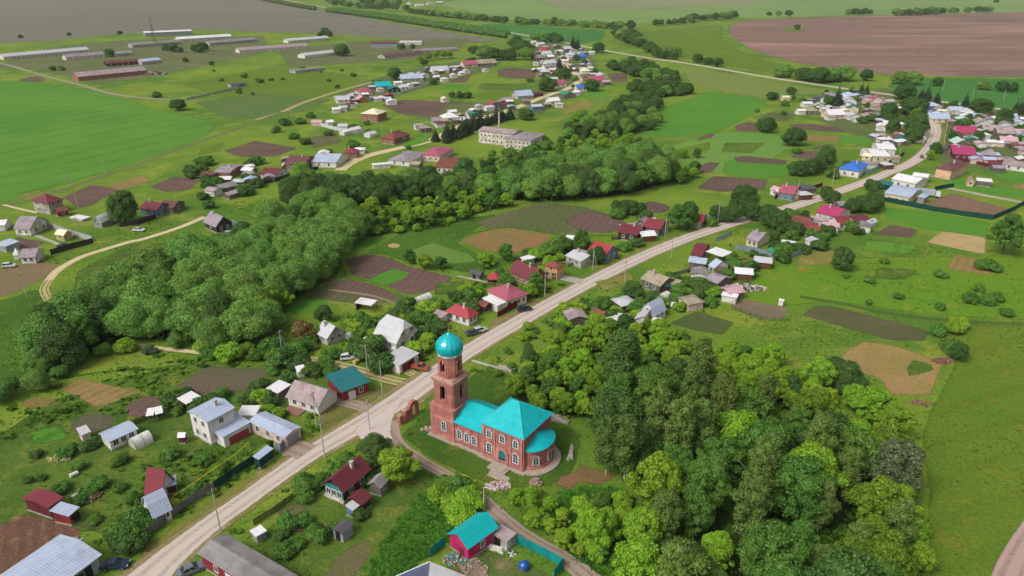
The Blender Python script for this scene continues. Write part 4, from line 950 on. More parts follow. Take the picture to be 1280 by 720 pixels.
# white two-storey house with low wing and garage
h, L, D = house('', (258, 528), (294, 509), (227, 517.5), 6.0, .8, 'gx', 'silver', 'white', 'L2@4.0 L2@1.1 F1@4', label='white two-storey house with pale silver roofs and a red-panelled low wing')
def wing(root, A, B, C, hw, rh, roof, rc, wc, win=None, gate=None, nm='wing', ov=.25):
    o, ang, L, D = frame_from(A, B, C, hw); rz = ang-root.rotation_euler.z; d = o-root.location.xy; c, s = math.cos(-root.rotation_euler.z), math.sin(-root.rotation_euler.z)
    e = empty(nm, (d.x*c-d.y*s, d.x*s+d.y*c, 0), rz); e.parent = root
    wall_polys(MB(), L, D, hw, rh, roof, 0).build(nm+'_wall', wallM(wc), e)
    m = MB(); roof_polys(m, L, D, hw, rh, roof, ov); m.build(nm+'_roof', roofM(rc), e)
    if win: place_windows(e, L, D, win, hw, sub=False)
    if gate:
        side, t, col, w, hh = gate; cc, rr = {'F': ((t*L, 0, .05), -math.pi/2), 'R': ((L, t*D, .05), 0.0), 'L': ((0, t*D, .05), math.pi)}[side]
        door(e, cc, rr, M_DARK if col == 'dark' else plain('door '+col, RC[col]), w, hh, 'gate')
    return e
wing(h, (279, 546), (312, 528), (259.5, 536), 2.7, .35, 'shedb', 'silver', 'white', 'L1', ('F', .55, 'red', 4.6, 1.7), 'low_wing')
wing(h, (312, 526), (356, 546), (331, 514.5), 2.8, .5, 'gx', 'silver', 'pinkwhite', 'F3', ('R', .5, 'grey', 3, 2.2), 'garage_wing')
wing(h, (297, 519), (318, 519), (306, 508), 2.5, .2, 'flat', 'white', 'white', None, None, 'porch_wing')
house('', (323.5, 575), (342, 561), (316.5, 571.5), 2.3, .3, 'shedb', 'silver', 'darkgreen', None, 'shed', 'shed', .15, label='narrow silver-topped shed with dark green sides against the green roadside fence')
# teal hall, pink-grey house
house('', (427, 491), (463.5, 477.5), (387, 480), 2.9, .5, 'shedb', 'teal', 'red', 'F2', 'hall', 'hall', .45, dr=('F', .35, 'white', 1.6, 2.0), label='broad low hall with a dark teal metal roof and red doors beside the wheel track')
h, L, D = house('', (356, 495), (398, 508), (374, 474), 2.7, 2.3, 'gx', 'pinkgrey', 'white', 'F3 L1', 'house', 'house', .45, label='white house with a pinkish grey slate gable roof in front of the teal-roofed hall')
MB().box((L*.3, -1.2, -.02), (4.5, 2.4, .3)).build('porch_step', plain('brick_step', (150, 110, 96), .9), h)
house('', (347.5, 492), (364, 481), (336, 485), 2.2, .3, 'shedb', 'white', 'greywood', None, 'shed', 'shed', label='flat white-topped shed at the left of the pinkish grey slate house')
house('', (371, 465), (382, 462.5), 3, 2.0, .8, 'gx', 'white', 'white', None, 'shed', 'shed', label='tiny white-roofed shed among bushes behind the teal-roofed hall')
h, L, D = house('', (499, 457.5), (524.5, 441.5), (481, 447.5), 2.6, .3, 'shedb', 'lightgrey', 'white', 'L1', 'garage', 'garage', .25, label='white garage with flat grey roof and two dark red doors beside the red pickup')
for t in (.3, .62): door(h, (L*t, 0, .05), -math.pi/2, plain('garage door red', (116, 40, 54)), 2.2, 2.1, 'garage_door')
# grey mansard house, grey cottage
h, L, D = house('', (465, 417), (495, 428.5), (487, 398), 3.3, 4.2, 'hhx', 'lightgrey', 'palebrick', 'F2 R2 R2@4', 'house', 'house', .5, label='large pale grey house with half-hipped roof and two rows of gable windows')
wing(h, (466, 419), (474, 422), 2.5, 3.0, .6, 'shedb', 'lightgrey', 'white', None, None, 'porch')
house('', (393, 414.5), (408, 422.5), (424, 409), 2.7, 2.2, 'gx', 'lightgrey', 'greybrick', 'F1 R2', 'cottage', 'house', .5, chim=(.3, .35), label='small grey brick cottage with pale metal roof among dark bushes beside the willow grove')
canopy('white flat-roofed garden shelter', (464, 382), (471, 375.6), (449, 375.6), 2.3, .2)
tunnel('long white greenhouse tunnel', (515, 383), (537, 374), 3.0, 2.2); tunnel('pale mint greenhouse tunnel', (446, 437), (462, 428), 3.0, 2.0, 'mint'); tunnel('narrow mint greenhouse tunnel', (432, 424), (444, 418), 2.4, 1.8, 'mint')
# red and pink roof houses by the road
h, L, D = house('', (555, 387.5), (586, 397.5), (566, 379), 3.0, 1.6, 'hip', 'red', 'white', 'F3 R2', 'house', 'house', .5, label='white house with a red hipped roof beside two parked cars')
house('', (538, 394), (552, 398), 3.5, 2.2, .3, 'shedb', 'pinkgrey', 'white', 'F1', 'porch_shed', 'shed', label='low pinkish grey lean-to joining the left of the red hipped-roof house')
h, L, D = house('', (607, 361.5), (633, 375.5), (629, 350), 3.4, 1.9, 'hip', 'pink', 'cream', 'F2 R4', 'house', 'house', .5, dr=('R', .1, 'brown'), label='cream house with a dusty pink hipped roof behind the dark red fence')
wing(h, (604, 373), (622, 382), 3, 2.2, .2, 'shedb', 'white', 'white', None, None, 'terrace')
house('', (595, 380), (606, 384), 3.5, 2.2, .6, 'gx', 'rust', 'darkwood', None, 'shed', 'shed', label='small brown shed squeezed between the red-roofed and pink-roofed houses')
h, L, D = house('', (636, 337), (665, 348.5), (652, 328.5), 3.0, 2.4, 'gx', 'maroon', 'brick', 'F3 R2', 'house', 'house', .6, label='brick house with a long maroon gable roof beside the orange house')
h, L, D = house('', (679, 330.5), (697, 335.5), (687, 325), 4.3, 1.0, 'hip', 'rust', 'orange', 'F2 R1 F1@3', 'house', 'house', .4, dr=('F', .75, 'brown', 1.6, 2.2), label='small orange plastered house with a rust-brown roof and pale driveway')
def gazebo():
    o = P(618, 354); r = empty('gazebo', (o.x, o.y, 0)); tag(r, 'round garden gazebo with a red six-sided roof behind the pink-roofed house', 'gazebo')
    m = MB(); m.lathe((0, 0, 0), [(2.5, 2.1), (1.3, 3.0), (0, 3.9)], 6, 0, False); m.build('roof', roofM('red'), r)
    for k in range(6): MB().box((2.1*math.cos(k*math.pi/3), 2.1*math.sin(k*math.pi/3), -.05), (.16, .16, 2.3)).build('post', M_WOODGREY, r)
    MB().lathe((0, 0, -.05), [(2.2, 0), (2.2, .8), (2.14, .8)], 6, 0, False).build('railing', wallM('brownwood'), r)
gazebo()
house('', (586, 341), (600, 344), 3.2, 1.9, .6, 'gx', 'dark', 'greywood', None, 'shed', 'shed', dr=('F', .4, 'dark'), label='small dark grey garden shed left of the red gazebo')
house('', (657, 326), (670, 322), 3, 2.0, .2, 'shedb', 'white', 'white', None, 'shed', 'shed', label='small bright white shed behind the brown timber house')
h, L, D = house('', (734, 312), (757, 319), (741, 302), 3.0, 2.2, 'gx', 'red', 'blue', 'F1 R2', 'house', 'house', .4, label='house with a bright red gable roof and blue walls beside the yellow verge')
house('', (706, 319), (726, 327), (721, 309), 2.6, 1.1, 'gx', 'lightgrey', 'greybrick', 'F2 L1', 'annexe', 'house', .3, label='grey-roofed annexe joining the left of the red-gabled blue house')
house('', (707, 299), (722, 300), 4, 2.4, .9, 'gx', 'white', 'blue', 'F1', 'shed', 'shed', label='white-roofed shed with a blue wall behind the red-gabled house')
house('', (719, 300), (731, 303), 4, 2.6, 1.2, 'gy', 'red', 'blue', 'F1', 'shed', 'shed', label='little red-gabled shed behind the red-gabled blue house')
house('', (771, 290), (797, 294), (783, 279), 2.8, 1.8, 'gx', 'maroon', 'darkwood', 'F2', 'cottage', 'house', .4, label='low maroon-roofed cottage in front of the red-brown house by the dark tree')
house('', (803, 283), (825, 287), (808, 272), 3.2, 2.0, 'gx', 'crimson', 'greywood', 'F2 R1', 'house', 'house', .4, label='weathered red-roofed house left of the broad olive tree')
house('', (795, 277), (806, 279), 5, 2.8, 1.4, 'gy', 'pinkgrey', 'greywood', 'F1', 'shed', 'shed', label='grey-pink gabled shed behind the low maroon-roofed cottage')
house('', (863, 276), (878, 278), (872, 266.5), 2.6, 1.5, 'gx', 'red', 'greywood', 'F2', 'cottage', 'house', .3, label='small red-roofed cottage by the road right of the olive tree')
house('', (876, 276), (890, 272), 5, 2.4, 1.0, 'gx', 'grey', 'greywood', None, 'shed', 'shed', label='grey-roofed shed joined to the right of the small red-roofed roadside cottage')
house('', (863, 317.5), (878, 320), (880, 304), 2.8, 1.7, 'gx', 'maroon', 'greywood', 'F1 L1', 'cottage', 'house', .3, label='weathered cottage with a maroon roof left of the white canopy')
canopy('broad white canopy', (883, 314.5), (903, 321), (894, 309.5), 3.6, .2, 'white', 'shedb', 'carport', 'carport', False)
house('', (885, 331), (893, 335), (893, 323), 2.6, 1.8, 'gx', 'silver', 'white', 'F1', 'shed', 'shed', .2, label='small silver-roofed white shed just below the broad white canopy')
house('', (891, 336), (902, 339), 4, 2.2, .8, 'gx', 'brown', 'darkwood', None, 'shed', 'shed', label='low dark brown shed between the silver shed and the grey barn')
house('', (880.5, 348), (897, 354.5), (894, 339), 2.8, 1.2, 'gx', 'lilac', 'greywood', 'F1', 'shed', 'barn', .3, label='grey weathered barn beside the wood pile right of the road')
h, L, D = house('', (800, 347.5), (825, 357.5), (811, 336), 3.0, 1.6, 'gx', 'tan', 'greywood', 'F2 R1', 'house', 'house', .5, chim=(.3, .4), label='old wooden house with a greyish tan slate roof close to the road')
house('', (826, 352), (848, 357), 5, 2.3, .8, 'gx', 'tan', 'greywood', 'F1', 'annexe', 'shed', label='long weathered shed behind the old tan-roofed wooden house')
canopy('small dark teal lean-to', (824, 359), (838, 358), 3.5, 2.0, .3, 'teal')
h, L, D = house('', (932, 298), (948, 302), (940, 287), 2.8, 1.8, 'gx', 'lilac', 'cream', 'F2 L1', 'cottage', 'house', .35, chim=(.4, .4), label='cream cottage with a grey roof near the dark roadside tree')
house('', (949, 297), (962, 295), 4, 2.3, .8, 'gx', 'pinkgrey', 'greywood', None, 'shed', 'shed', label='weathered shed at the right of the cream cottage by the roadside tree')
house('', (901, 369), (921, 373), 2.6, 2.2, .2, 'shedb', 'white', 'white', None, 'shed', 'shed', label='long narrow white flat shed in front of the wood pile')
h, L, D = house('', (818, 395), (834, 386.5), (803, 386), 2.6, 3.0, 'gamx', 'silver', 'white', 'L2 L1@3 F2', 'house', 'house', .3, label='white house with a silver barn roof at the upper edge of the green scrub')
house('', (792, 399), (806, 402), 5, 2.5, 1.6, 'shedr', 'lightgrey', 'white', None, 'lean_to', 'shed', label='grey lean-to shed against the white barn-roofed house')
house('', (767, 397), (786, 399.5), 3, 2.3, .2, 'shedb', 'white', 'dark', None, 'shed', 'shed', label='narrow white flat-topped shed with dark sides left of the white barn-roofed house')
house('', (812, 403), (825, 406), 3.4, 2.2, .2, 'shedb', 'cream', 'white', None, 'shed', 'shed', label='small cream flat-topped shed just in front of the white barn-roofed house')
tunnel('short silver arched store', (826, 377), (834, 373), 3, 2.4)
house('', (838, 383), (850, 384.5), 3, 1.0, .15, 'flat', 'white', 'white', None, 'cold_frame', 'cold frame', label='low white cold frame right of the white barn-roofed house')
house('', (737, 390), (751, 397), 4, 2.0, 1.0, 'gx', 'rust', 'greywood', None, 'shed', 'shed', label='half-hidden grey shed in scrub left of the narrow white flat-topped shed')
# maroon cottage group
h, L, D = house('', (429, 614.5), (465, 584), (397, 606), 3.2, 1.9, 'gx', 'maroon', 'darkwood', 'F2', 'cottage', 'house', .5, chim=(.62, .36), label='log cottage with a dark maroon roof and pale chimney beside the road bend')
MB().box((.12-.2, D/2, .3), (.14, D-.1, 2.9)).build('teal_front', wallM('tealwood'), h)
place_windows(h, L, D, 'L3', 3.2)
for w in [c for c in h.children if c.name.startswith('window')][-3:]: w.location.x = -.17
MB().box((-.25, D/2, -.02), (.3, D+.3, .62)).build('white_base', wallM('palebrick'), h)
house('', (452, 631), (465, 620), (437, 619), 2.3, .9, 'gx', 'maroon', 'darkwood', None, 'shed', 'shed', .3, label='small maroon-roofed shed close beside the maroon-roofed log cottage')
house('', (476, 609.5), (487, 597), (465, 599), 2.5, .9, 'gx', 'lilac', 'greywood', 'F1', 'shed', 'shed', .3, label='grey-roofed shed behind the small maroon-roofed shed')
house('', (441, 639), (450, 632), (430, 635), 1.9, .3, 'shedb', 'lightgrey', 'blue', None, 'shed', 'shed', .1, label='tiny pale-roofed shed just in front of the small maroon-roofed shed')
house('', (428, 668), (442, 655), (417, 659), 2.1, .5, 'gx', 'dark', 'silver', None, 'shed', 'shed', .2, dr=('L', .5, 'dark'), label='ramshackle dark grey shed with a silver side at the edge of the potato plot')
house('', (320, 672), (334, 664), 2.2, 1.6, .2, 'flat', 'white', 'silver', None, 'water_tank_box', 'tank', label='small pale box tank on the lawn by the dark picket fence')
# pink walled house, trailer, dark roof
h, L, D = house('', (585, 686), (624, 658), (554, 669), 3.2, 1.5, 'gx', 'turquoise', 'hotpink', 'F1', 'shed', 'house', .35, dr=('L', .35, 'maroon', 1.0, 1.8), label='small house with bright pink plank walls under a turquoise gable roof')
house('', (614, 666), (634, 678), 2.6, 2.1, .12, 'flat', 'pinkgrey', 'greybrick', None, 'builders_cabin', 'cabin', .1, dr=('F', .35, 'dark', 1.4, 1.7), label='pale flat-roofed builders cabin at the right of the pink-walled house')
def dark_house():
    a, b = P(496, 722, 3.4), P(581, 721, 3.4); d = (b-a).xy; W = d.length; ang = math.atan2(d.y, d.x)
    n = Vector((d.y, -d.x)).normalized(); o = a.xy+n*10.5
    r = empty('house', (o.x, o.y, 0), ang); tag(r, 'house cut off by the bottom edge slate blue roof, one slope whitened as sky reflection', 'house')
    wall_polys(MB(), W, 10.5, 3.4, 2.9, 'gy').build('wall', wallM('white'), r); zt, zl, ov = 6.3, 3.25, .35
    m = MB(); m.slab([(-ov, 10.8, zl), (-ov, -ov, zl), (W/2, -ov, zt), (W/2, 10.8, zt)], .14); rf = m.build('roof', roofM('slateblue'), r)
    m = MB(); m.slab([(W/2, 10.8, zt), (W/2, -ov, zt), (W+ov, -ov, zl), (W+ov, 10.8, zl)], .14); m.build('sky_reflection_slope', roofM('white'), r)  # white colour stands in for bright sky reflected by the slate slope
    m = MB(); m.tube((-ov, 10.82, zl), (W/2, 10.82, zt), .09).build('verge_board', plain('white_trim', (214, 224, 226)), rf)
    place_windows(r, W, 10.5, 'L3 R3 F2', 3.4)
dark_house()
# ------------------------------------------------------------------ houses of the upper right and left, hand placed
house('', (972, 240), (993, 243), (977, 230), 3.0, 1.8, 'gx', 'pink', 'blue', 'F2', 'house', 'house', .4, label='blue house with a dusty pink roof behind a long dark red fence')
house('', (994, 238), (1022, 236), 5, 2.3, .6, 'shedb', 'dark', 'greywood', None, 'shed', 'shed', label='long dark flat-roofed shed right of the blue house with dusty pink roof')
house('', (962, 236), (973, 240), 4, 2.6, 1.4, 'gx', 'palepink', 'white', 'F1', 'shed', 'shed', label='small pale pink-roofed shed at the left end of the dark red fence')
house('', (985, 279), (1006, 283), (989, 267), 2.7, 1.6, 'gx', 'rust', 'white', 'F2', 'cottage', 'house', .4, label='rust-roofed white cottage at the roadside left of the pink-roofed white house')
house('', (1004, 283), (1023, 285), 5, 2.4, 1.2, 'gx', 'crimson', 'greywood', None, 'shed', 'shed', label='faded red-roofed shed between the rust-roofed cottage and pink-roofed white house')
house('', (1019, 265), (1046, 271.5), (1026, 254), 3.2, 1.8, 'gx', 'magenta', 'white', 'F3 R1', 'house', 'house', .4, label='white house with a long magenta pink roof near the road fork')
house('', (1048, 280), (1066, 279), 7, 2.8, 1.8, 'gx', 'crimson', 'white', 'F2', 'house', 'house', .4, label='white-walled house with a red roof adjoining the long magenta-roofed house')
house('', (1074, 280), (1092, 276), (1076, 270), 2.6, 1.4, 'gx', 'maroon', 'white', 'R1', 'cottage', 'house', .3, label='small white cottage with a maroon roof right of the red-roofed pair')
house('', (1050, 257), (1076, 256), 6, 2.3, .9, 'gx', 'grey', 'greywood', None, 'shed', 'shed', label='low grey slate shed among bushes above the magenta-roofed white house')
h, L, D = house('', (1048, 210), (1075, 214), (1055, 200.5), 3.6, 2.0, 'hip', 'blue', 'white', 'F2 R2', 'house', 'house', .5, label='white house with a bright blue hipped roof beside the main road')
house('', (1078, 205), (1098, 206), 6, 2.5, .8, 'gx', 'grey', 'white', None, 'annexe', 'shed', label='grey-roofed annexe right of the bright blue-roofed house')
house('', (1092, 195), (1114, 195.5), (1097, 186), 3.2, 1.2, 'gx', 'white', 'cream', 'F2', 'house', 'house', .4, label='cream house with a broad white roof at the roadside above the blue roof')
house('', (1098, 186), (1121, 187), (1101, 179), 3.2, 1.2, 'gx', 'white', 'white', 'F1', 'barn', 'barn', .4, label='white-roofed barn just behind the cream house with the broad white roof')
house('', (1077, 194), (1090, 196), 6, 2.6, 1, 'gx', 'cream', 'cream', 'F1', 'shed', 'shed', label='small cream shed at the left of the cream white-roofed house')
house('', (1114, 223), (1145, 229.5), (1119, 215.5), 3.4, 1.5, 'gx', 'white', 'white', 'F2', 'barn', 'barn', .4, label='broad white-walled barn with a bright white roof beside the road')
house('', (1105, 241), (1138, 247), (1118, 230), 3.6, 1.1, 'gx', 'silver', 'cream', 'F3', 'workshop', 'workshop', .4, label='large cream workshop with a pale grey metal roof in front of the white barn')
house('', (1140, 219), (1160, 222), 7, 3.0, .8, 'gx', 'white', 'white', None, 'barn', 'barn', label='white barn with shiny white roof behind the broad white-walled barn')
house('', (1097, 230), (1115, 232.5), 5, 2.6, .6, 'shedb', 'teal', 'darkgreen', None, 'shed', 'shed', label='small teal-roofed shed left of the broad white-walled barn')
house('', (1146, 246), (1156, 248), 6, 2.6, .3, 'shedb', 'silver', 'grey', None, 'shed', 'shed', label='grey metal store at the right end of the large cream workshop')
house('', (1169, 209), (1191, 213), (1180, 199), 4.8, 1.9, 'hip', 'brown', 'peach', 'R2', 'house', 'house', .5, label='peach-walled house with a dark brown hipped roof')
house('', (1191, 192), (1222, 194.5), (1191, 180.5), 3.4, 1.6, 'gx', 'magenta', 'maroon', 'F3', 'house', 'house', .4, label='large house with a bright magenta roof and dark red walls')
house('', (1234, 204), (1251, 206), 6, 2.4, 1.0, 'gx', 'maroon', 'maroon', None, 'shed', 'shed', label='dark red roofed shed right of the bright magenta-roofed house')
house('', (1252, 205), (1296, 211), (1253, 198), 2.6, .9, 'gx', 'pinkgrey', 'white', 'F3', 'barn', 'barn', label='long pinkish grey barn cut by the right edge above the bright lawn')
house('', (1232, 193), (1248, 194), 8, 2.8, 2.6, 'pyr', 'lilac', 'greywood', 'F1', 'house', 'house', label='house with a lilac grey pyramid roof right of the bright magenta roof')
house('', (1209, 226), (1219, 227), 5, 2.6, 1.6, 'gy', 'tan', 'peach', 'F1', 'cottage', 'house', .3, label='small peach gabled cottage on the lawn below the peach house')
house('', (1221, 226), (1241, 228), 4, 2.4, .5, 'shedb', 'white', 'greywood', None, 'shed', 'shed', label='long white-roofed shed right of the small peach gabled cottage')
# left edge
house('', (59, 253.5), (80, 247.5), (40, 248.5), 5.2, 2.2, 'pyr', 'maroon', 'greybrick', 'L2@3.4 L2@.9 F2@3.4 F2@.9', 'house', 'house', .6, label='square two-storey grey house with a dark red pyramid roof at the village edge')
house('', (71, 265), (86, 262), 4, 2.4, 1.0, 'gx', 'rust', 'red', 'F1', 'annexe', 'shed', label='low brick red annexe beside the square two-storey red-roofed house')
house('', (86, 272), (102, 275), 4, .9, .15, 'flat', 'white', 'white', None, 'cold_frame', 'cold frame', label='long white cold frame right of the square red-roofed house')
house('', (115, 277), (127, 278), (121, 268), 2.4, 2.2, 'gamy', 'white', 'silver', 'F1', 'shed', 'shed', label='white barn-roofed shed left of the tall round dark tree')
house('', (173, 260), (195, 263), (181, 251.5), 2.9, 1.9, 'gx', 'maroon', 'blue', 'F2 R2', 'house', 'house', .4, label='pale blue house with a maroon roof right of the round dark tree')
house('', (196, 259), (216, 260), (200, 250.5), 2.7, 1.6, 'gx', 'brown', 'greywood', 'R1', 'barn', 'barn', .4, label='brown and white roofed barn adjoining the pale blue maroon-roofed house')
h, L, D = house('', (15.5, 285), (37, 286), (19, 274), 3.0, 3.0, 'gamx', 'lilac', 'palebrick', 'F2 R2', 'house', 'house', .4, label='pale brick house with a steep grey barn roof at the left edge')
house('', (-8, 282), (6, 281), 7, 2.6, 1, 'gx', 'white', 'white', None, 'shed', 'shed', label='white shed cut by the left edge behind the grey barn-roofed house')
house('', (67, 292), (79, 294), 4, 2.5, 1.2, 'gx', 'cream', 'yellow', 'F1', 'hut', 'shed', label='little cream garden hut inside the walled yard on the left')
house('', (23, 322), (44, 321), (30, 313), 2.6, 1.8, 'gx', 'lilac', 'white', 'F2', 'cottage', 'house', .4, label='small white cottage with grey roof beside the tan plot at the left edge')
house('', (15, 318), (23, 317), 4, 2.4, 1.5, 'pyr', 'white', 'white', None, 'yurt_hut', 'hut', label='tiny white hut touching the small grey-roofed cottage at the left edge')
house('', (-6, 305), (6, 309), 5, 2.2, .5, 'shedb', 'silver', 'silver', None, 'shed', 'shed', label='pale blue shed cut by the left edge between the two lower cottages')
house('', (253, 276), (269, 283), (261, 267), 3.0, 3.0, 'gx', 'lilac', 'darkwood', 'R2 F1', 'house', 'house', .5, label='dark timber house with a steep lilac grey roof above the round willows')
house('', (266, 215), (287, 216), (272, 205), 2.8, 1.2, 'gx', 'lilac', 'brick', 'F2', 'house', 'house', .4, label='low brick house with lilac grey roof on the sandy yard')
house('', (249, 217), (266, 219), 6, 2.2, .3, 'flat', 'rust', 'brick', None, 'shed', 'shed', label='low rust-topped brick shed joining the left of the lilac-roofed brick house')
house('', (301, 210), (319, 207), 5, 2.4, .6, 'gx', 'white', 'white', None, 'shed', 'shed', label='white shed with white roof at the right of the sandy yard')
house('', (276, 236), (298, 231), 7, 2.4, 1.2, 'gx', 'grey', 'greywood', 'F1', 'barn', 'barn', label='collapsed-looking grey wooden barn above the willow grove')
house('', (286, 244), (306, 238), 5, 2.2, .7, 'gx', 'pinkgrey', 'greywood', None, 'shed', 'shed', label='pinkish grey low shed just in front of the grey wooden barn')
house('', (324, 217), (346, 218), (330, 209), 2.8, 1.5, 'gx', 'maroon', 'white', 'F2 R1', 'cottage', 'house', .4, label='white cottage with a maroon roof at the left end of the street row')
house('', (354, 205), (380, 206), (360, 194), 3.2, 2.2, 'gx', 'brown', 'brick', 'F3', 'house', 'house', .4, label='brick house with a large dark brown roof in the street row')
house('', (388, 202), (420, 203), (398, 191), 3.0, 2.0, 'gx', 'silver', 'white', 'F2', 'house', 'house', .4, label='white house with a broad silver roof in the street row')
house('', (428, 191), (447, 191), 7, 3.0, 1.8, 'hip', 'crimson', 'brick', 'F2', 'house', 'house', .4, label='brick house with a faded red hipped roof near the start of the street')
house('', (466, 207), (489, 205), 4, 2.2, .3, 'flat', 'white', 'white', None, 'shed', 'shed', label='long low white garage row beside the pale street')
house('', (484, 199), (512, 202), (494, 187), 2.8, 1.3, 'hip', 'lilac', 'white', 'F2', 'house', 'house', .4, label='broad lilac-roofed white house beside the pale street')
house('', (525, 193), (550, 195), (527, 182), 3.4, 1.6, 'hip', 'pink', 'pinkwhite', 'F3 R1', 'house', 'house', .4, label='pinkish white house with dusty pink hipped roof near the school trees')
house('', (543, 209), (567, 210), (546, 196), 3.0, 1.6, 'gx', 'rust', 'white', 'F3', 'house', 'house', .4, label='white house with a rust brown roof right above the dark treeline')
house('', (511, 205), (524, 206), 6, 2.4, .8, 'gx', 'tan', 'greywood', None, 'shed', 'shed', label='grey tan shed between the two pale houses above the dark trees')
house('', (456, 226), (465, 225), 4, 2.4, .6, 'gx', 'turquoise', 'tealwood', None, 'shed', 'shed', label='tiny turquoise shed half hidden in the dark treeline')
# the school
def school():
    h, L, D = house('', (597, 163), (641, 168), (611, 158), 7.0, 1.3, 'gx', 'pinkgrey', 'palebrick', 'F8@4.2 F8@1.2 L2@4.2', 'school', 'school', .4, sub=False, label='long pale two-storey school building with a pinkish grey low roof')
    h, L, D = house('', (629, 172.5), (664, 176), (640, 163), 5.5, 1.6, 'hip', 'lilac', 'palebrick', 'F6@3.2 F6@.9', 'school_wing', 'school', .4, sub=False, label='pale school hall with a grey hipped roof in front of the long school')
    o = P(624, 170); r = empty('chimney_stack', (o.x, o.y, 0)); tag(r, 'tall thin pale chimney stack standing behind the school roof', 'chimney')
    MB().tube((0, 0, 0), (0, 0, 14), .7, .45, 12).build('stack', M_CHIM, r); MB().box((0, 0, -.05), (2.2, 2.2, 2.5)).build('base', M_CONC, r)
school()
# red house with a cream top
house('', (450, 141.5), (472, 143), (460, 137), 5.0, 2.6, 'hip', 'cream', 'brick', 'F3@1.2', 'house', 'house', .4, label='dark red brick house with a pale cream roof alone on the meadow')
for d, A, B, C, rc, wc in (('pink-white roofed cottage', (388, 153), (402, 153), 7, 'palepink', 'pinkwhite'), ('small white shed', (409, 153), (418, 152), 5, 'white', 'white'), ('pale grey low barn', (421, 158), (434, 158), 8, 'lightgrey', 'white'),
                        ('long white low shed', (430, 165), (452, 160), 5, 'white', 'white'), ('white low shed', (462, 168), (472, 166), 6, 'lightgrey', 'white')):
    house(d, A, B, C, 2.4, 1.0, 'gx', rc, wc, None)
house('', (475, 172), (493, 174), (480, 164), 3.4, 2.6, 'hip', 'rust', 'brick', 'F2', 'house', 'house', .5, label='brick house with a rust brown and white hipped roof by the far street')
house('', (491, 175), (507, 173), 7, 2.4, .8, 'gx', 'dark', 'greywood', None, 'shed', 'shed', label='long dark grey shed right of the brick hipped house on the far street')

# ------------------------------------------------------------------ cowsheds of the old farm
for lab, A, B, C, hw, rh, rc, wc in (
  ('long white-roofed cowshed at the far left with a light wall', (4, 71), (112, 61.5), 13, 3.5, 2.5, 'lightgrey', 'palebrick'),
  ('grey slate cowshed right in front of the long white-roofed cowshed', (82, 71.5), (132, 67.5), 12, 3.4, 2.4, 'lilac', 'palebrick'),
  ('short grey cowshed in line with the grey slate cowshed', (144, 67.5), (167, 65.5), 11, 3.2, 2, 'lilac', 'greybrick'),
  ('dark red cowshed with a long rusty roof between two grey ones', (133, 79.5), (180, 76), 12, 3.2, 2, 'maroon', 'darkwood'),
  ('silver-roofed end block joined to the dark red cowshed', (177, 77), (202, 74.5), 11, 3.4, 2, 'silver', 'greybrick'),
  ('large pinkish cowshed with brick walls nearest the green crop field', (97, 96), (184, 87.5), 15, 4.0, 3.0, 'pinkgrey', 'brick'),
  ('blue-grey walled long shed with white roof on the field edge', (180, 41), (240, 38.5), 14, 5.5, 1.5, 'white', 'silver'),
  ('long grey cowshed left of the mast', (165, 56.5), (226, 52), 14, 3.4, 2.4, 'grey', 'greybrick'),
  ('long cowshed with a shining white roof behind the mast trees', (222, 49), (290, 45), 14, 3.6, 2.4, 'white', 'palebrick'),
  ('grey cowshed under the shining white cowshed roof', (262, 54), (322, 49), 14, 3.2, 2.4, 'grey', 'greybrick'),
  ('pinkish long cowshed with a white gable right of the mast', (299, 63), (386, 57), 14, 3.4, 2.6, 'pinkgrey', 'palebrick'),
  ('pale long cowshed partly behind trees above the pinkish cowshed', (360, 51), (412, 47), 14, 3.2, 2.2, 'lightgrey', 'palebrick'),
  ('low pale cowshed with white gable end on the open meadow', (381, 69.5), (421, 65), 13, 3.2, 2.2, 'lightgrey', 'white'),
  ('small roofless grey ruin on the weedy meadow', (369, 88.5), (406, 84.5), 12, 2.6, .4, 'grey', 'greybrick'),
  ('red-roofed blue-grey walled shed beyond the cowsheds', (463, 54.5), (496, 54), 14, 5, 1.5, 'maroon', 'silver'),
  ('long brown ruined cowshed right of the meadow', (481, 70), (530, 65), 14, 3.0, 1.8, 'brown', 'greybrick'),
  ('grey ruined cowshed continuing from the long brown one', (521, 64), (574, 61), 14, 3, 1.8, 'grey', 'greybrick'),
  ('pale low shed beyond the long brown cowshed', (499, 53), (527, 53), 12, 3, 1.6, 'lightgrey', 'palebrick'),
  ('tiny dark ruin on the weedy meadow by the grey wall', (288, 106), (309, 104), 9, 2.2, .8, 'dark', 'greybrick')):
    house('', A, B, C, hw, rh, 'gx', rc, wc, 'F6' if B[0]-A[0] > 45 else None, 'cowshed', 'cowshed', .4, sub=False, label=lab, group='sheds of the old farm')

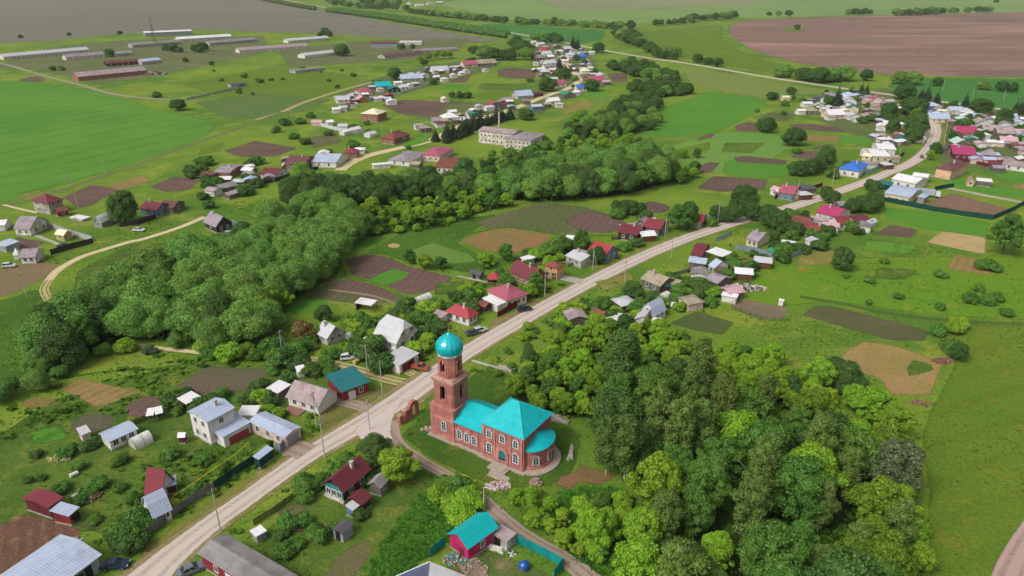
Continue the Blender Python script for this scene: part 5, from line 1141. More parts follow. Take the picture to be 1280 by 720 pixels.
# ------------------------------------------------------------------ small houses of the far streets: roof centre, width in photo pixels, colours
def far(lst, headings, hw=2.8):
    for i, (x, y, w, rc, wc) in enumerate(lst):
        c = P(x, y, hw+.8); s = mpp(x, y); L = max(5, w*s*.98); D = max(5.0, min(L*.85, 11))
        a = math.radians(headings[i % len(headings)]+rng.uniform(-4, 4))
        big = L > 12
        root = empty('house' if L > 7.5 else 'shed', (c.x-math.cos(a)*L/2+math.sin(a)*D/2, c.y-math.sin(a)*L/2-math.cos(a)*D/2, 0), a)
        L_ = L
        if L > 20: L_ = 20
        kind = ['gx', 'gx', 'hip', 'gx', 'gy' if L < 10 else 'gx'][i % 5]
        rh = D*(.28 if kind != 'gy' else .2)
        if L <= 7.5: rh = D*.16
        tag(root, None, 'house' if L > 7.5 else 'shed')
        sz = 'tiny' if L < 6 else 'small' if L < 9 else 'long' if L > 14 else ''
        name_later(root, f"{sz+' ' if sz else ''}{rname(rc)}-roofed {WNAME.get(wc, wc)} {'house' if L > 7.5 else 'shed'}", x, y)
        wall_polys(MB(), L, D, hw, rh, kind, 0).build('wall', wallM(wc), root)
        m = MB(); roof_polys(m, L, D, hw, rh, kind, .4); m.build('roof', roofM(rc), root)
        if L > 7.5: place_windows(root, L, D, 'F3' if L > 11 else 'F2', hw, sub=False)
WNAME = dict(greywood='grey timber', darkwood='dark timber', palebrick='pale brick', pinkwhite='pinkish white', brownwood='brown timber', greybrick='grey brick', darkgreen='dark green')
far([(1009, 127, 11, 'white', 'white'), (1001, 136, 7, 'white', 'white'), (1014, 135.5, 15, 'tan', 'greywood'), (1023, 130.5, 14, 'lightgrey', 'greywood'), (1024, 120, 10, 'navy', 'greywood'), (1034, 122, 11, 'lightgrey', 'white'),
     (1036, 115.5, 12, 'grey', 'greywood'), (1060, 117, 15, 'silver', 'white'), (1061, 124, 19, 'lightgrey', 'white'), (1073, 117, 10, 'silver', 'blue'), (1079, 120.5, 8, 'grey', 'greywood'), (1042, 140, 21, 'white', 'pinkwhite'),
     (1056, 135, 10, 'cream', 'yellow'), (1067, 132.5, 14, 'teal', 'cream'), (1067, 142, 15, 'lightgrey', 'white'), (1081, 142.5, 11, 'tan', 'greywood'), (1096, 141, 14, 'grey', 'greywood'), (1085, 123, 10, 'palepink', 'pinkwhite'),
     (1096, 122, 16, 'pink', 'pinkwhite'), (1106, 127, 7, 'grey', 'greywood'), (1112, 124, 7, 'lightgrey', 'white'), (1121, 147, 14, 'brown', 'brownwood'), (1112, 152, 12, 'white', 'white'), (1102, 155.5, 8, 'white', 'white'),
     (1121, 154, 12, 'palepink', 'pinkwhite'), (1129, 161, 11, 'maroon', 'brownwood'), (1100, 166, 9, 'pinkgrey', 'white'), (1112, 175, 15, 'dark', 'greywood'), (1127, 171, 13, 'teal', 'white'), (1085, 187, 11, 'lightgrey', 'white'), (982, 119.5, 7, 'cream', 'cream'),
     (1134, 127, 9, 'grey', 'greywood')], [6, 10, -4, 70, 3])
far([(1148, 127.5, 8, 'lightgrey', 'white'), (1159, 129.5, 14, 'silver', 'blue'), (1161, 136, 14, 'navy', 'blue'), (1154, 141.5, 10, 'silver', 'greywood'), (1172, 144.5, 22, 'silver', 'cream'), (1177, 136.5, 10, 'white', 'cream'),
     (1194, 135, 15, 'silver', 'white'), (1207, 137, 16, 'lightgrey', 'white'), (1207, 142.5, 6, 'white', 'white'), (1204, 146.5, 15, 'mint', 'green'), (1211, 151, 10, 'green', 'darkgreen'), (1220, 144.5, 7, 'white', 'white'),
     (1230, 143, 10, 'grey', 'greywood'), (1227, 150.5, 18, 'pinkgrey', 'white'), (1206, 161, 22, 'magenta', 'white'), (1246, 145, 9, 'white', 'white'), (1259, 144.5, 19, 'silver', 'white'), (1272, 149, 12, 'silver', 'white'),
     (1260, 155.5, 11, 'lightgrey', 'white'), (1239, 159.5, 22, 'pinkgrey', 'greywood'), (1256, 163, 20, 'pinkgrey', 'greywood'), (1260, 173, 18, 'palepink', 'greywood'), (1231, 165.5, 8, 'white', 'white'), (1200, 175.5, 20, 'mint', 'greywood'),
     (1226, 176.5, 7, 'palepink', 'white'), (1155, 162.5, 5, 'cream', 'cream'), (1150, 170, 5, 'white', 'white'), (1276, 182, 12, 'lilac', 'greywood'), (1215, 171, 8, 'green', 'greywood'), (1185, 183, 7, 'dark', 'greywood')], [-8, -12, -5, 78, -10])
far([(667, 51, 6, 'white', 'white'), (675, 54, 9, 'lightgrey', 'white'), (680, 60.5, 12, 'red', 'pinkwhite'), (683, 65.5, 11, 'lightgrey', 'white'), (695, 56.5, 9, 'pinkgrey', 'greywood'), (699, 62.5, 8, 'white', 'white'), (708, 59.5, 11, 'lightgrey', 'greywood'),
     (714, 67, 14, 'silver', 'white'), (725, 69.5, 11, 'blue', 'tealwood'), (726, 65, 7, 'lightgrey', 'white'), (739, 64, 7, 'white', 'white'), (672, 70.5, 13, 'grey', 'greywood'), (670, 77, 7, 'lightgrey', 'white'), (676, 75, 6, 'dark', 'greywood'), (687, 77, 13, 'lightgrey', 'white'),
     (684, 81.5, 11, 'grey', 'white'), (676, 84.5, 8, 'white', 'white'), (682, 87.5, 13, 'lightgrey', 'greywood'), (695, 89, 12, 'rust', 'brownwood'), (677, 91.5, 7, 'grey', 'greywood'), (692, 96.5, 9, 'mint', 'white'), (698, 102.5, 16, 'pink', 'white'),
     (731, 86.5, 12, 'cream', 'white'), (741, 91, 8, 'lightgrey', 'greywood'), (752, 92, 12, 'lightgrey', 'white'), (744, 98, 20, 'pink', 'brick'), (757, 100.5, 10, 'palepink', 'greywood'), (735, 102, 8, 'palepink', 'pinkwhite'), (726, 107.5, 13, 'blue', 'white'), (709, 115.5, 16, 'green', 'greywood'),
     (720, 113, 6, 'white', 'white'), (691, 123.5, 14, 'white', 'white'), (699, 127.5, 8, 'lightgrey', 'white'), (670, 130.5, 13, 'lightgrey', 'blue'), (653, 116.5, 21, 'silver', 'greybrick'), (671, 114, 12, 'brown', 'brownwood'), (683, 128, 8, 'tan', 'greywood'), (658, 124, 8, 'grey', 'greywood')], [22, 26, 100, 18, 24])
far([(428, 122, 15, 'lightgrey', 'white'), (437, 118, 9, 'palepink', 'greywood'), (455, 112, 16, 'pink', 'pinkwhite'), (452, 121, 13, 'palepink', 'brick'), (439, 127.5, 9, 'maroon', 'brownwood'), (478, 105, 18, 'turquoise', 'tealwood'), (467, 120, 9, 'lilac', 'blue'),
     (476, 119.5, 8, 'white', 'white'), (486, 116.5, 7, 'red', 'brownwood'), (492, 109, 14, 'teal', 'darkgreen'), (497, 101.5, 9, 'white', 'white'), (514, 95.5, 27, 'silver', 'greybrick'), (505, 106.5, 12, 'lightgrey', 'white'), (512, 104.5, 7, 'white', 'white'), (531, 91.5, 9, 'lightgrey', 'white'),
     (549, 85.5, 20, 'lightgrey', 'white'), (545, 94, 6, 'white', 'white'), (555, 96.5, 8, 'white', 'white'), (535, 83.5, 9, 'grey', 'greywood'), (489, 124, 12, 'white', 'white'), (420, 134, 6, 'white', 'white'), (428, 132, 9, 'lightgrey', 'white'),
     (577, 89, 7, 'white', 'white'), (583, 86.5, 8, 'lightgrey', 'white'), (567, 92, 8, 'white', 'white'), (586, 78.5, 18, 'pink', 'pinkwhite'), (607, 77, 24, 'tan', 'greywood'), (565, 83, 9, 'lilac', 'greywood'), (574, 82, 8, 'lightgrey', 'greywood'),
     (617, 128, 15, 'red', 'blue'), (611, 131.5, 10, 'lightgrey', 'white'), (628, 128, 7, 'maroon', 'greywood'), (562, 143.5, 19, 'white', 'white'), (592, 135.5, 8, 'white', 'green'), (593, 139.5, 9, 'green', 'green'), (565, 137, 7, 'white', 'white'), (545, 146.5, 12, 'lilac', 'blue'),
     (550, 151.5, 12, 'maroon', 'white'), (581, 147, 14, 'lightgrey', 'greywood'), (556, 121, 7, 'cream', 'white'), (632, 122, 12, 'lilac', 'greywood'), (523, 154, 8, 'pinkgrey', 'white'), (531, 157, 13, 'tan', 'greywood'),
     (512, 4, 9, 'lightgrey', 'white'), (524, 6, 10, 'lightgrey', 'white'), (538, 4, 9, 'pinkgrey', 'white'), (549, 3, 8, 'lightgrey', 'greywood')], [24, 20, 28, 112, 24])

def infill(poly, n, w0, w1, headings, seed):
    r = random.Random(seed); xs = [p[0] for p in poly]; ys = [p[1] for p in poly]; out = []; t = 0
    taken = [proj(*o.location[:2]) for o in COL.objects if o.parent is None and o.get('category') in ('house', 'shed', 'barn')]
    while len(out) < n and t < n*60:
        t += 1; x, y = r.uniform(min(xs), max(xs)), r.uniform(min(ys), max(ys)); g = P(x, y)
        if not inside(poly, np.array(x), np.array(y)) or masked(g.x, g.y) == 1: continue
        if any(math.hypot(x-a, (y-b)*2.2) < 8.5 for a, b in taken): continue
        taken.append((x, y)); rc = r.choice(['lightgrey', 'pinkgrey', 'white', 'grey', 'lilac', 'silver', 'lightgrey', 'tan', 'white', 'rust', 'palepink']); out.append((x, y, r.uniform(w0, w1), rc, r.choice(['white', 'greywood', 'greywood', 'palebrick', 'pinkwhite', 'brownwood'])))
    far(out, headings, 2.5)
infill([(1005, 122), (1050, 112), (1110, 122), (1128, 134), (1100, 148), (1020, 142)], 26, 6, 11, [6, 10, -4, 70], 1)
infill([(1090, 150), (1128, 150), (1134, 176), (1096, 180)], 11, 6, 11, [20, 10, 100], 2)
infill([(1145, 126), (1200, 134), (1284, 146), (1290, 180), (1226, 176), (1190, 160), (1188, 150), (1146, 142)], 42, 6, 13, [-8, -12, 78], 3)
infill([(1190, 176), (1290, 182), (1292, 196), (1226, 198), (1186, 188)], 15, 7, 13, [-8, 80, -10], 4)
infill([(664, 52), (728, 60), (742, 92), (724, 94), (705, 74), (690, 100), (668, 92)], 32, 5, 9, [22, 26, 100], 5)
infill([(420, 120), (470, 100), (520, 88), (600, 76), (612, 84), (540, 104), (480, 122), (430, 132)], 26, 5, 10, [24, 20, 112], 6)
infill([(540, 146), (610, 126), (640, 122), (640, 132), (600, 144), (556, 154)], 13, 6, 10, [20, 24, 110], 7)
infill([(1095, 190), (1120, 185), (1128, 194), (1106, 204)], 3, 6, 10, [10], 8)
infill([(250, 212), (312, 206), (318, 222), (300, 244), (268, 244)], 6, 9, 14, [10, -20], 9)
infill([(318, 204), (350, 192), (450, 182), (450, 192), (400, 206), (330, 220)], 6, 8, 13, [14, 100], 10)
infill([(965, 228), (1020, 228), (1028, 240), (980, 246)], 3, 10, 16, [12], 11)
infill([(984, 262), (1030, 258), (1100, 268), (1098, 282), (1000, 288)], 5, 10, 15, [-14], 12)
infill([(770, 276), (826, 270), (826, 288), (772, 292)], 3, 10, 15, [14], 13)
infill([(850, 318), (960, 308), (985, 330), (930, 372), (860, 372)], 6, 13, 20, [-16, 70, 20], 23)
infill([(700, 380), (790, 360), (800, 392), (740, 404)], 3, 16, 20, [24, 100], 24)
infill([(1210, 196), (1290, 214), (1290, 226), (1240, 216)], 3, 9, 14, [-10], 14)
# ------------------------------------------------------------------ fences
def fence(label, px, h=1.8, col='grey', style='board', posts=True, cat='fence'):
    w = [P(*q) for q in px]; o = w[0]; root = empty('fence', (o.x, o.y, 0)); tag(root, label, cat)
    mats = {'grey': wall_mat('fence grey', (122, 120, 118), 'plank'), 'green': wall_mat('fence green', (20, 78, 64), 'plank'), 'teal': wall_mat('fence teal', (14, 158, 156), 'plank'), 'maroon': wall_mat('fence maroon', (112, 36, 50), 'plank'),
            'dark': wall_mat('fence dark', (66, 62, 58), 'plank'), 'concrete': wall_mat('fence concrete', (170, 170, 168), 'plaster'), 'white': wall_mat('fence white', (222, 222, 220), 'plank'), 'bluegrey': wall_mat('fence bluegrey', (140, 158, 170), 'plank'),
            'olive': wall_mat('fence olive', (92, 98, 78), 'plank'), 'cyan': wall_mat('fence cyan', (150, 190, 200), 'plank')}[col]
    k = 0
    for i in range(len(w)-1):
        a, b = w[i], w[i+1]; d = b-a; L = d.length; n = max(1, round(L/3.0)); t = d/L; nn = Vector((-t.y, t.x, 0))
        ang = math.atan2(t.y, t.x); per = min(n, 100)
        pm = MB()
        for j in range(n):
            p, q = a+d*(j/n), a+d*((j+1)/n)
            c = (p+q)/2-o; l = (q-p).length-.06; hh = h*(1+random.uniform(-.05, .05))
            if style == 'board': pm.box((c.x, c.y, .06), (l, .05, hh), 0, ang+random.uniform(-.01, .01))
            elif style == 'picket':
                s = .16; m = int(l/s)
                for u in range(m):
                    e = c+t*(-l/2+(u+.5)*s); pm.box((e.x, e.y, .05), (.11, .03, hh*random.uniform(.86, 1.02)), 0, ang)
                for z in (.35, h*.75): pm.box((c.x-nn.x*.03, c.y-nn.y*.03, z), (l, .03, .08), 0, ang)
            elif style == 'mesh':
                for z in (.2, h*.5, h*.95): pm.box((c.x, c.y, z), (l, .03, .04), 0, ang)
                for u in range(int(l/.3)):
                    e = c+t*(-l/2+(u+.5)*.3); pm.box((e.x, e.y, .05), (.03, .02, hh*.95), 0, ang)
            if posts and k < 95:
                e = p-o+nn*.05; MB().box((e.x, e.y, -.1), (.09, .09, h+.22), 0, ang).build('post', plain('fence post', (98, 92, 88), .8), root); k += 1
        pm.build('panel', mats, root)
    return root
fence('long grey board fence along the verge of the gravel road', [(165, 684), (178, 677), (206, 655), (222, 643), (246, 626), (267, 614)], 1.9, 'grey')
fence('dark green sheet fence beside the gravel road', [(268, 613), (297, 593), (318, 579), (343, 563)], 2.0, 'green')
fence('grey gate fence beside the garage of the white house', [(345, 563), (352, 566), (358, 553)], 2.2, 'bluegrey')
fence('low olive garden fence along the bare brown yard', [(38, 634), (60, 646), (88, 657), (112, 662), (135, 671)], 1.3, 'olive', 'mesh')
fence('dark picket fence in front of the maroon-roofed cottage', [(318, 657), (338, 645), (356, 632), (378, 617)], 1.5, 'dark', 'picket')
fence('bright teal sheet fence along the dirt path', [(642, 677), (660, 686), (682, 697), (704, 709), (692, 724)], 1.9, 'teal')
fence('short teal sheet fence left of the pink-walled house', [(538, 697), (548, 688), (557, 682)], 1.9, 'teal')
fence('dark red sheet fence in front of the pink-roofed cream house', [(622, 397), (640, 387), (662, 374)], 1.8, 'maroon')
fence('grey fence on the left of the cream cottage garden', [(918, 312), (940, 315), (962, 320), (980, 326)], 1.7, 'bluegrey')
fence('grey board fence round the garden plot with a green shed', [(960, 320), (981, 327), (1006, 316), (1029, 304)], 1.8, 'bluegrey')
fence('short pale blue fence beside the main road', [(895, 302), (905, 298), (914, 294)], 1.6, 'cyan')
fence('long dark green fence around the mauve yard', [(1100, 251), (1132, 257), (1166, 264), (1204, 270), (1240, 275), (1262, 266), (1284, 254)], 2.0, 'green')
fence('dark red fence in front of the blue house with dusty pink roof', [(968, 249), (985, 246), (1003, 241), (1028, 233)], 1.8, 'maroon')
fence('white and blue fence beside the bright blue-roofed house', [(1081, 219), (1092, 214), (1106, 207)], 1.8, 'cyan')
fence('grey yard fence above the white-roofed cream house', [(1108, 207), (1120, 200), (1130, 193)], 1.7, 'dark')
fence('pale concrete wall along the walled yard on the left edge', [(42, 278), (68, 287), (94, 296), (116, 302)], 2.2, 'concrete')
fence('black sheet fence at the front of the walled yard on the left', [(64, 319), (84, 313), (117, 304)], 2.0, 'dark')
fence('teal-grey fence right of the lilac-roofed timber house', [(290, 280), (306, 287), (324, 294)], 1.8, 'cyan')
fence('dark fence in front of the brick cottages of the street row', [(320, 233), (345, 227), (372, 219), (398, 212)], 1.8, 'dark')
fence('white wall of the farmstead on the far meadow', [(398, 157), (420, 163), (440, 168), (455, 166)], 2.2, 'white', posts=False)
fence('long white fence in front of the turquoise-roofed house', [(480, 122), (500, 118), (525, 110), (550, 103)], 2.0, 'white', posts=False)
fence('grey fence beside the yard of the round dark tree', [(150, 284), (172, 281), (196, 273)], 1.8, 'dark')
fence('green fence at the right edge of the white barn yard', [(1168, 238), (1180, 236), (1192, 234)], 1.8, 'green')
fence('dark red fence below the bright magenta-roofed house', [(1195, 201), (1215, 204), (1236, 209), (1262, 213)], 1.6, 'maroon')
fence('dark weathered fence between the garden plots and the white outbuilding', [(165, 533), (192, 522), (222, 511), (262, 500)], 1.4, 'dark', 'picket')
fence('low grey fence below the pinkish vegetable plot on the right', [(915, 386), (950, 400), (990, 402)], 1.2, 'olive', 'mesh')
fence('weathered fence along the lane beside the pale grey half-hipped house', [(440, 436), (470, 446), (484, 452)], 1.4, 'grey', 'picket')
fence('grey fence in front of the red-gabled blue house', [(710, 334), (735, 327), (762, 314)], 1.4, 'grey', 'picket')
fence('weathered fence along the verge before the maroon-roofed roadside cottage', [(764, 300), (790, 299), (826, 290)], 1.4, 'dark', 'picket')
fence('grey fence behind the old tan-roofed wooden house', [(838, 346), (862, 340), (880, 350)], 1.4, 'grey', 'picket')
fence('grey stone garden wall on the weedy meadow left', [(233, 125), (262, 119), (284, 114), (306, 110)], 1.5, 'concrete', posts=False)

# ------------------------------------------------------------------ power poles
M_POLE = plain('pole_concrete', (188, 182, 172), .9, .2, 0, .15); M_POLEW = plain('pole_wood', (198, 190, 178), .9, .1, 0, .2)
def pole_proto(brace, wood, h):
    r = empty('power_pole', (0, 0, 0)); m = M_POLEW if wood else M_POLE
    MB().tube((0, 0, -.2), (0, 0, h), .13, .09, 8).build('pole', m, r)
    a = MB(); a.box((0, 0, h-.75), (1.7, .1, .12)); cb = a.build('crossarm', M_WOODGREY, r)
    for x in (-.75, -.3, .3, .75): MB().tube((x, 0, h-.63), (x, 0, h-.42), .05, .03, 6).build('insulator', plain('porcelain', (220, 220, 214), .3), cb)
    if brace: MB().tube((2.2, 0, -.2), (.1, 0, h-1.2), .11, .09, 8).build('brace', m, r)
    return r
PROTO = {}
def pole(x, y, h, brace=False, wood=False, rz=0.0):
    k = (brace, wood, h)
    if k not in PROTO: r = PROTO[k] = pole_proto(*k)
    else: r = copy_tree(PROTO[k])
    q = P(x, y); r.location = (q.x, q.y, 0); r.rotation_euler = (0, 0, rz)
    tag(r, None, 'pole', 'power poles along the village streets')
    name_later(r, ('tall ' if h > 9 else 'short ' if h < 8 else '')+('grey wooden' if wood else 'pale concrete')+(' braced power pole' if brace else ' power pole'), x, y-8)
rd = .98
for x, y, h, br, wd in ((276, 665, 9.5, 0, 1), (406, 573, 9.5, 0, 1), (396, 536, 9.5, 1, 0), (460, 471, 9, 1, 0), (478, 493, 9, 0, 0), (354, 448, 8, 1, 0), (249, 441, 8, 0, 0), (681, 371, 9, 0, 0), (831, 298, 9, 1, 0), (801, 306, 7.5, 0, 0), (741, 338, 8.5, 1, 0),
                      (897, 279, 9, 1, 0), (925, 270, 9.5, 1, 0), (839, 323, 7.5, 0, 0), (781, 353, 7.5, 0, 0), (1040, 232, 8, 0, 0), (996, 247, 8, 0, 0), (84, 232, 8.5, 1, 0), (131, 217, 8, 0, 0), (99, 266, 8.5, 0, 0), (99, 295, 7.5, 1, 0),
                      (55, 326, 7, 0, 0), (462, 537, 7.5, 0, 1), (1179, 178, 9.5, 0, 0), (1170, 144, 8, 0, 0), (1254, 126, 8, 0, 0), (1178, 114, 8, 0, 0), (478, 171, 8, 0, 0), (532, 172, 8, 0, 0), (364, 146, 8, 0, 0), (436, 148, 7.5, 0, 0), (633, 186, 8.5, 0, 0), (1048, 132, 8.5, 0, 0),
                      (1122, 206, 8.5, 0, 0), (718, 452, 5, 0, 0), (34, 372, 8, 0, 0), (319, 226, 8.5, 0, 0), (1215, 122, 8, 0, 0)):
    pole(x, y, h, bool(br), bool(wd), rd+random.uniform(-.2, .2))
def yard_light(x, y, label):
    q = P(x, y); r = empty('yard_lamp', (q.x, q.y, 0), -.4); tag(r, label, 'lamp post')
    MB().tube((0, 0, -.1), (0, 0, 5.4), .09, .07, 8).tube((0, 0, 5.38), (2.0, 0, 5.75), .055, .05, 6).build('post', plain('galvanised', (214, 216, 216), .4), r)
    MB().box((2.25, 0, 5.68), (.6, .26, .14), top=(.7, .7)).build('lamp_head', plain('galvanised', (214, 216, 216)), r)
yard_light(605, 639, 'slim white yard lamp post between the pink-walled house and the church')
def mast():
    q = P(194, 57.5); r = empty('lattice_mast', (q.x, q.y, 0)); tag(r, 'thin dark lattice mast standing among the old cowsheds', 'mast'); H = 34
    m = MB(); st = plain('mast_steel', (92, 92, 96), .6)
    def leg(k, z): s = 2.6*(1-z/H)+.25; return Vector((s*math.cos(k*math.pi/2+.78), s*math.sin(k*math.pi/2+.78), z))
    for k in range(4): m.tube(leg(k, 0), leg(k, H), .16, .1, 5)
    for i in range(9):
        z0, z1 = H*i/9, H*(i+1)/9
        for k in range(4): m.tube(leg(k, z0), leg((k+1) % 4, z1), .08, n=4, cap=False); m.tube(leg(k, z1), leg((k+1) % 4, z1), .07, n=4, cap=False)
    m.build('lattice_frame', st, r); MB().lathe((0, 0, 27), [(.0, 1.2), (.8, 1.1), (.8, 0), (0, -.1)], 12).build('antenna', plain('antenna white', (210, 210, 210)), r)
mast()
def gas_pipe():
    q = [P(219, 634), P(244, 618), P(270, 599), P(296, 581), P(313, 566)]; o = q[0]; r = empty('gas_pipe', (o.x, o.y, 0)); tag(r, 'long thin yellow gas pipe on stilts just behind the roadside fence', 'gas pipe')
    ye = plain('pipe_yellow', (222, 206, 40), .5); m = MB()
    for a, b in zip(q[:-1], q[1:]): m.tube(a-o+Vector((0, 0, 2.5)), b-o+Vector((0, 0, 2.5)), .055, n=8)
    m.build('pipe', ye, r)
    for a in q: MB().tube(a-o-Vector((0, 0, .1)), a-o+Vector((0, 0, 2.45)), .045, n=6).build('support_post', ye, r)
gas_pipe()
def gas_pipe_far():
    q = [P(1179, 186), P(1181, 170), P(1184, 154), P(1186, 143)]; o = q[0]; r = empty('gas_pipe', (o.x, o.y, 0)); tag(r, 'yellow gas pipe running beside the far village crossroads', 'gas pipe'); m = MB()
    for a, b in zip(q[:-1], q[1:]): m.tube(a-o+Vector((0, 0, 2.5)), b-o+Vector((0, 0, 2.5)), .12, n=6)
    m.build('pipe', plain('pipe_yellow', (222, 206, 40)), r)
    for a in q: MB().tube(a-o-Vector((0, 0, .1)), a-o+Vector((0, 0, 2.42)), .09, n=6).build('support_post', plain('pipe_yellow', (222, 206, 40)), r)
gas_pipe_far()

# ------------------------------------------------------------------ cars
def car(label, x, y, rz, col, kind='sedan', name='parked_car'):
    q = P(x, y); r = empty(name, (q.x, q.y, .03), math.radians(rz)); tag(r, label, 'car')
    paint = plain('car paint '+'_'.join(map(str, col)), col, .22, .6, .2, .05); gl = plain('car_glass', (26, 30, 36), .08, .7); ty = plain('tyre', (24, 24, 24), .9)
    L = 4.35; W = 1.72
    if kind == 'sedan': pr = [(-2.15, .38), (-2.17, .78), (-2.05, .93), (-1.35, .98), (-.85, 1.0), (.75, .97), (1.25, .92), (2.0, .78), (2.16, .6), (2.15, .36)]; cab = [(-1.55, .97), (-.95, 1.42), (.25, 1.45), (1.05, .95)]
    elif kind == 'hatch': pr = [(-1.95, .38), (-1.98, .85), (-1.9, 1.0), (.9, 1.0), (1.75, .82), (1.95, .6), (1.93, .36)]; cab = [(-1.9, .99), (-1.6, 1.5), (.2, 1.52), (1.05, .97)]
    else: pr = [(-2.3, .5), (-2.3, 1.1), (-.3, 1.12), (.9, 1.12), (2.1, 1.0), (2.25, .7), (2.2, .48)]; cab = [(-.5, 1.1), (-.35, 1.78), (.55, 1.8), (1.15, 1.1)]
    def shell(m, pts, w0, w1, mi=0):
        n = len(pts); zm = max(p[1] for p in pts); z0 = min(p[1] for p in pts)
        def ww(z): return (w0+(w1-w0)*(z-z0)/(zm-z0+1e-6))/2
        lft = [(a, ww(z), z) for a, z in pts]; rgt = [(a, -ww(z), z) for a, z in pts]
        m.poly(lft[::-1] if False else lft, mi); m.poly(rgt[::-1], mi)
        for i in range(n):
            j = (i+1) % n; m.poly([lft[j], lft[i], rgt[i], rgt[j]], mi)
    m = MB(); shell(m, pr, W, W-.1); 
    m.build('body', paint, r)
    g = MB(); shell(g, [(a, z+.004) for a, z in cab], W-.14, W-.46); cg = g.build('cabin_glass', gl, r)
    t = MB(); a, b = cab[1], cab[2]; t.box(((a[0]+b[0])/2, 0, (a[1]+b[1])/2+.008), (b[0]-a[0]+.08, W-.44, .05)); t.build('roof', paint, r)
    p = MB()
    for s in (-1, 1):
        for (u, v) in ((cab[0], cab[1]), (cab[3], cab[2])): p.tube((u[0], s*(W/2-.08), u[1]), (v[0], s*(W/2-.24), v[1]+.02), .045, n=5)
        p.tube(((cab[0][0]+cab[3][0])/2+.1, s*(W/2-.08), .98), ((a[0]+b[0])/2+.1, s*(W/2-.23), b[1]), .04, n=5)
    p.build('pillar_frame', paint, r)
    for u in (-1.32, 1.36):
        for s in (-1, 1):
            wh = MB().tube((u, s*(W/2-.2), .3), (u, s*(W/2+.02), .3), .31, n=14).build('wheel', ty, r)
            MB().tube((u, s*(W/2+.0), .3), (u, s*(W/2+.03), .3), .18, n=10).build('rim', plain('rim', (170, 172, 176), .3, .5, .5), wh)
    for s in (-1, 1):
        MB().box((2.13, s*.58, .62), (.08, .36, .14)).build('headlight', plain('lamp_glass', (226, 228, 230), .15, .6), r); MB().box((-2.14 if kind != 'hatch' else -1.96, s*.62, .75), (.08, .26, .14)).build('tail_light', plain('tail_red', (150, 20, 22), .3), r)
    return r
car('dark blue parked sedan beside the big pale blue metal barn', 145, 709, 6, (44, 56, 88))
car('bluish grey car parked at the left end of the slate-roofed barn', 240, 715, 35, (120, 128, 146))
car('dark sedan parked in front of the dark red sheet fence', 656, 388.5, 24, (48, 54, 74))
car('pale silver car nearest the gravel road beside a darker parked car', 600, 415, 35, (206, 208, 212), 'hatch')
car('dark grey parked car left of the pale silver car', 591, 418, 30, (84, 92, 98))
car('faded red pickup truck on the grass right of the white garage', 526, 462, -20, (172, 92, 72), 'pickup', 'pickup_truck')
car('white car with blue cover on the lawn below the mint greenhouse', 435, 449, 15, (226, 230, 232), 'hatch')
car('white car on the track below the pale blue maroon-roofed house', 174, 289, -8, (228, 230, 234))
car('white car by the tan plot at the left edge', 12, 334, 12, (226, 226, 226), 'hatch')
car('black car on the white slab path of the walled yard', 80, 309.5, -10, (34, 36, 42))
car('white car behind the dark timber house with lilac roof', 288, 294, -15, (232, 232, 230), 'hatch')
car('small dark car in the yard of the orange crossroads house', 1152, 197, 60, (60, 64, 72), 'hatch')
car('white car in front of the lilac-roofed brick house on the sandy yard', 247, 222, 10, (226, 226, 226), 'hatch')
def lorry():
    q = P(1162, 246); r = empty('lorry', (q.x, q.y, 0), math.radians(-28)); tag(r, 'white lorry with a long grey body parked beside the mauve yard', 'lorry')
    wp = plain('lorry white', (220, 222, 226), .4); MB().box((-1.5, 0, .95), (6.4, 2.4, 2.2)).build('cargo_box', plain('lorry body', (176, 182, 196), .5), r)
    cb = MB().box((2.9, 0, .7), (1.9, 2.3, 2.0), top=(.86, .94)).build('cab', wp, r); MB().box((3.87, 0, 1.65), (.05, 1.9, .75)).build('windscreen', plain('car_glass', (26, 30, 36)), cb)
    MB().box((-.6, 0, .62), (8.6, 1.0, .3)).build('chassis', M_DARK, r)
    for u in (-3.6, -2.4, 2.7):
        for s in (-1, 1): MB().tube((u, s*.85, .5), (u, s*1.16, .5), .5, n=14).build('wheel', plain('tyre', (24, 24, 24)), r)
lorry()

# ------------------------------------------------------------------ yard things
def gate_ruin():
    o = P(499, 531); e = P(521, 516); d = (e-o).xy; ang = math.atan2(d.y, d.x); L = d.length; r = empty('brick_gate', (o.x, o.y, 0), ang); tag(r, 'ruined red brick churchyard gate with an arch and loose pillars', 'gate')
    BR = wall_mat('church brick', (174, 98, 90), 'brick')
    for x, h in ((.4, 2.2), (L*.38, 2.6)): p = MB().box((x, 0, -.05), (.95, .95, h)).build('pillar', BR, r); MB().box((x, 0, h-.048), (1.15, 1.15, .25), top=(.8, .8)).build('pillar_cap', plain('pale mortar', (196, 150, 136)), p)
    a0, a1 = L*.62, L*.98; m = MB(); c = (a0+a1)/2; R = (a1-a0)/2
    m.box((a0, 0, -.05), (.85, .85, 2.45)); m.box((a1, 0, -.05), (.85, .85, 2.45))
    n = 12
    for i in range(n):
        t0, t1 = math.pi*i/n, math.pi*(i+1)/n
        def q(t, rr, y): return (c+math.cos(t)*rr, y, 2.4+math.sin(t)*rr)
        A = [q(t0, R-.4, -.42), q(t0, R+.42, -.42), q(t1, R+.42, -.42), q(t1, R-.4, -.42)]; B = [(x, -y, z) for x, y, z in A]
        m.poly(A); m.poly(B[::-1]); m.poly([A[1], B[1], B[2], A[2]]); m.poly([A[0], A[3], B[3], B[0]])
    m.build('arch', BR, r)
gate_ruin()
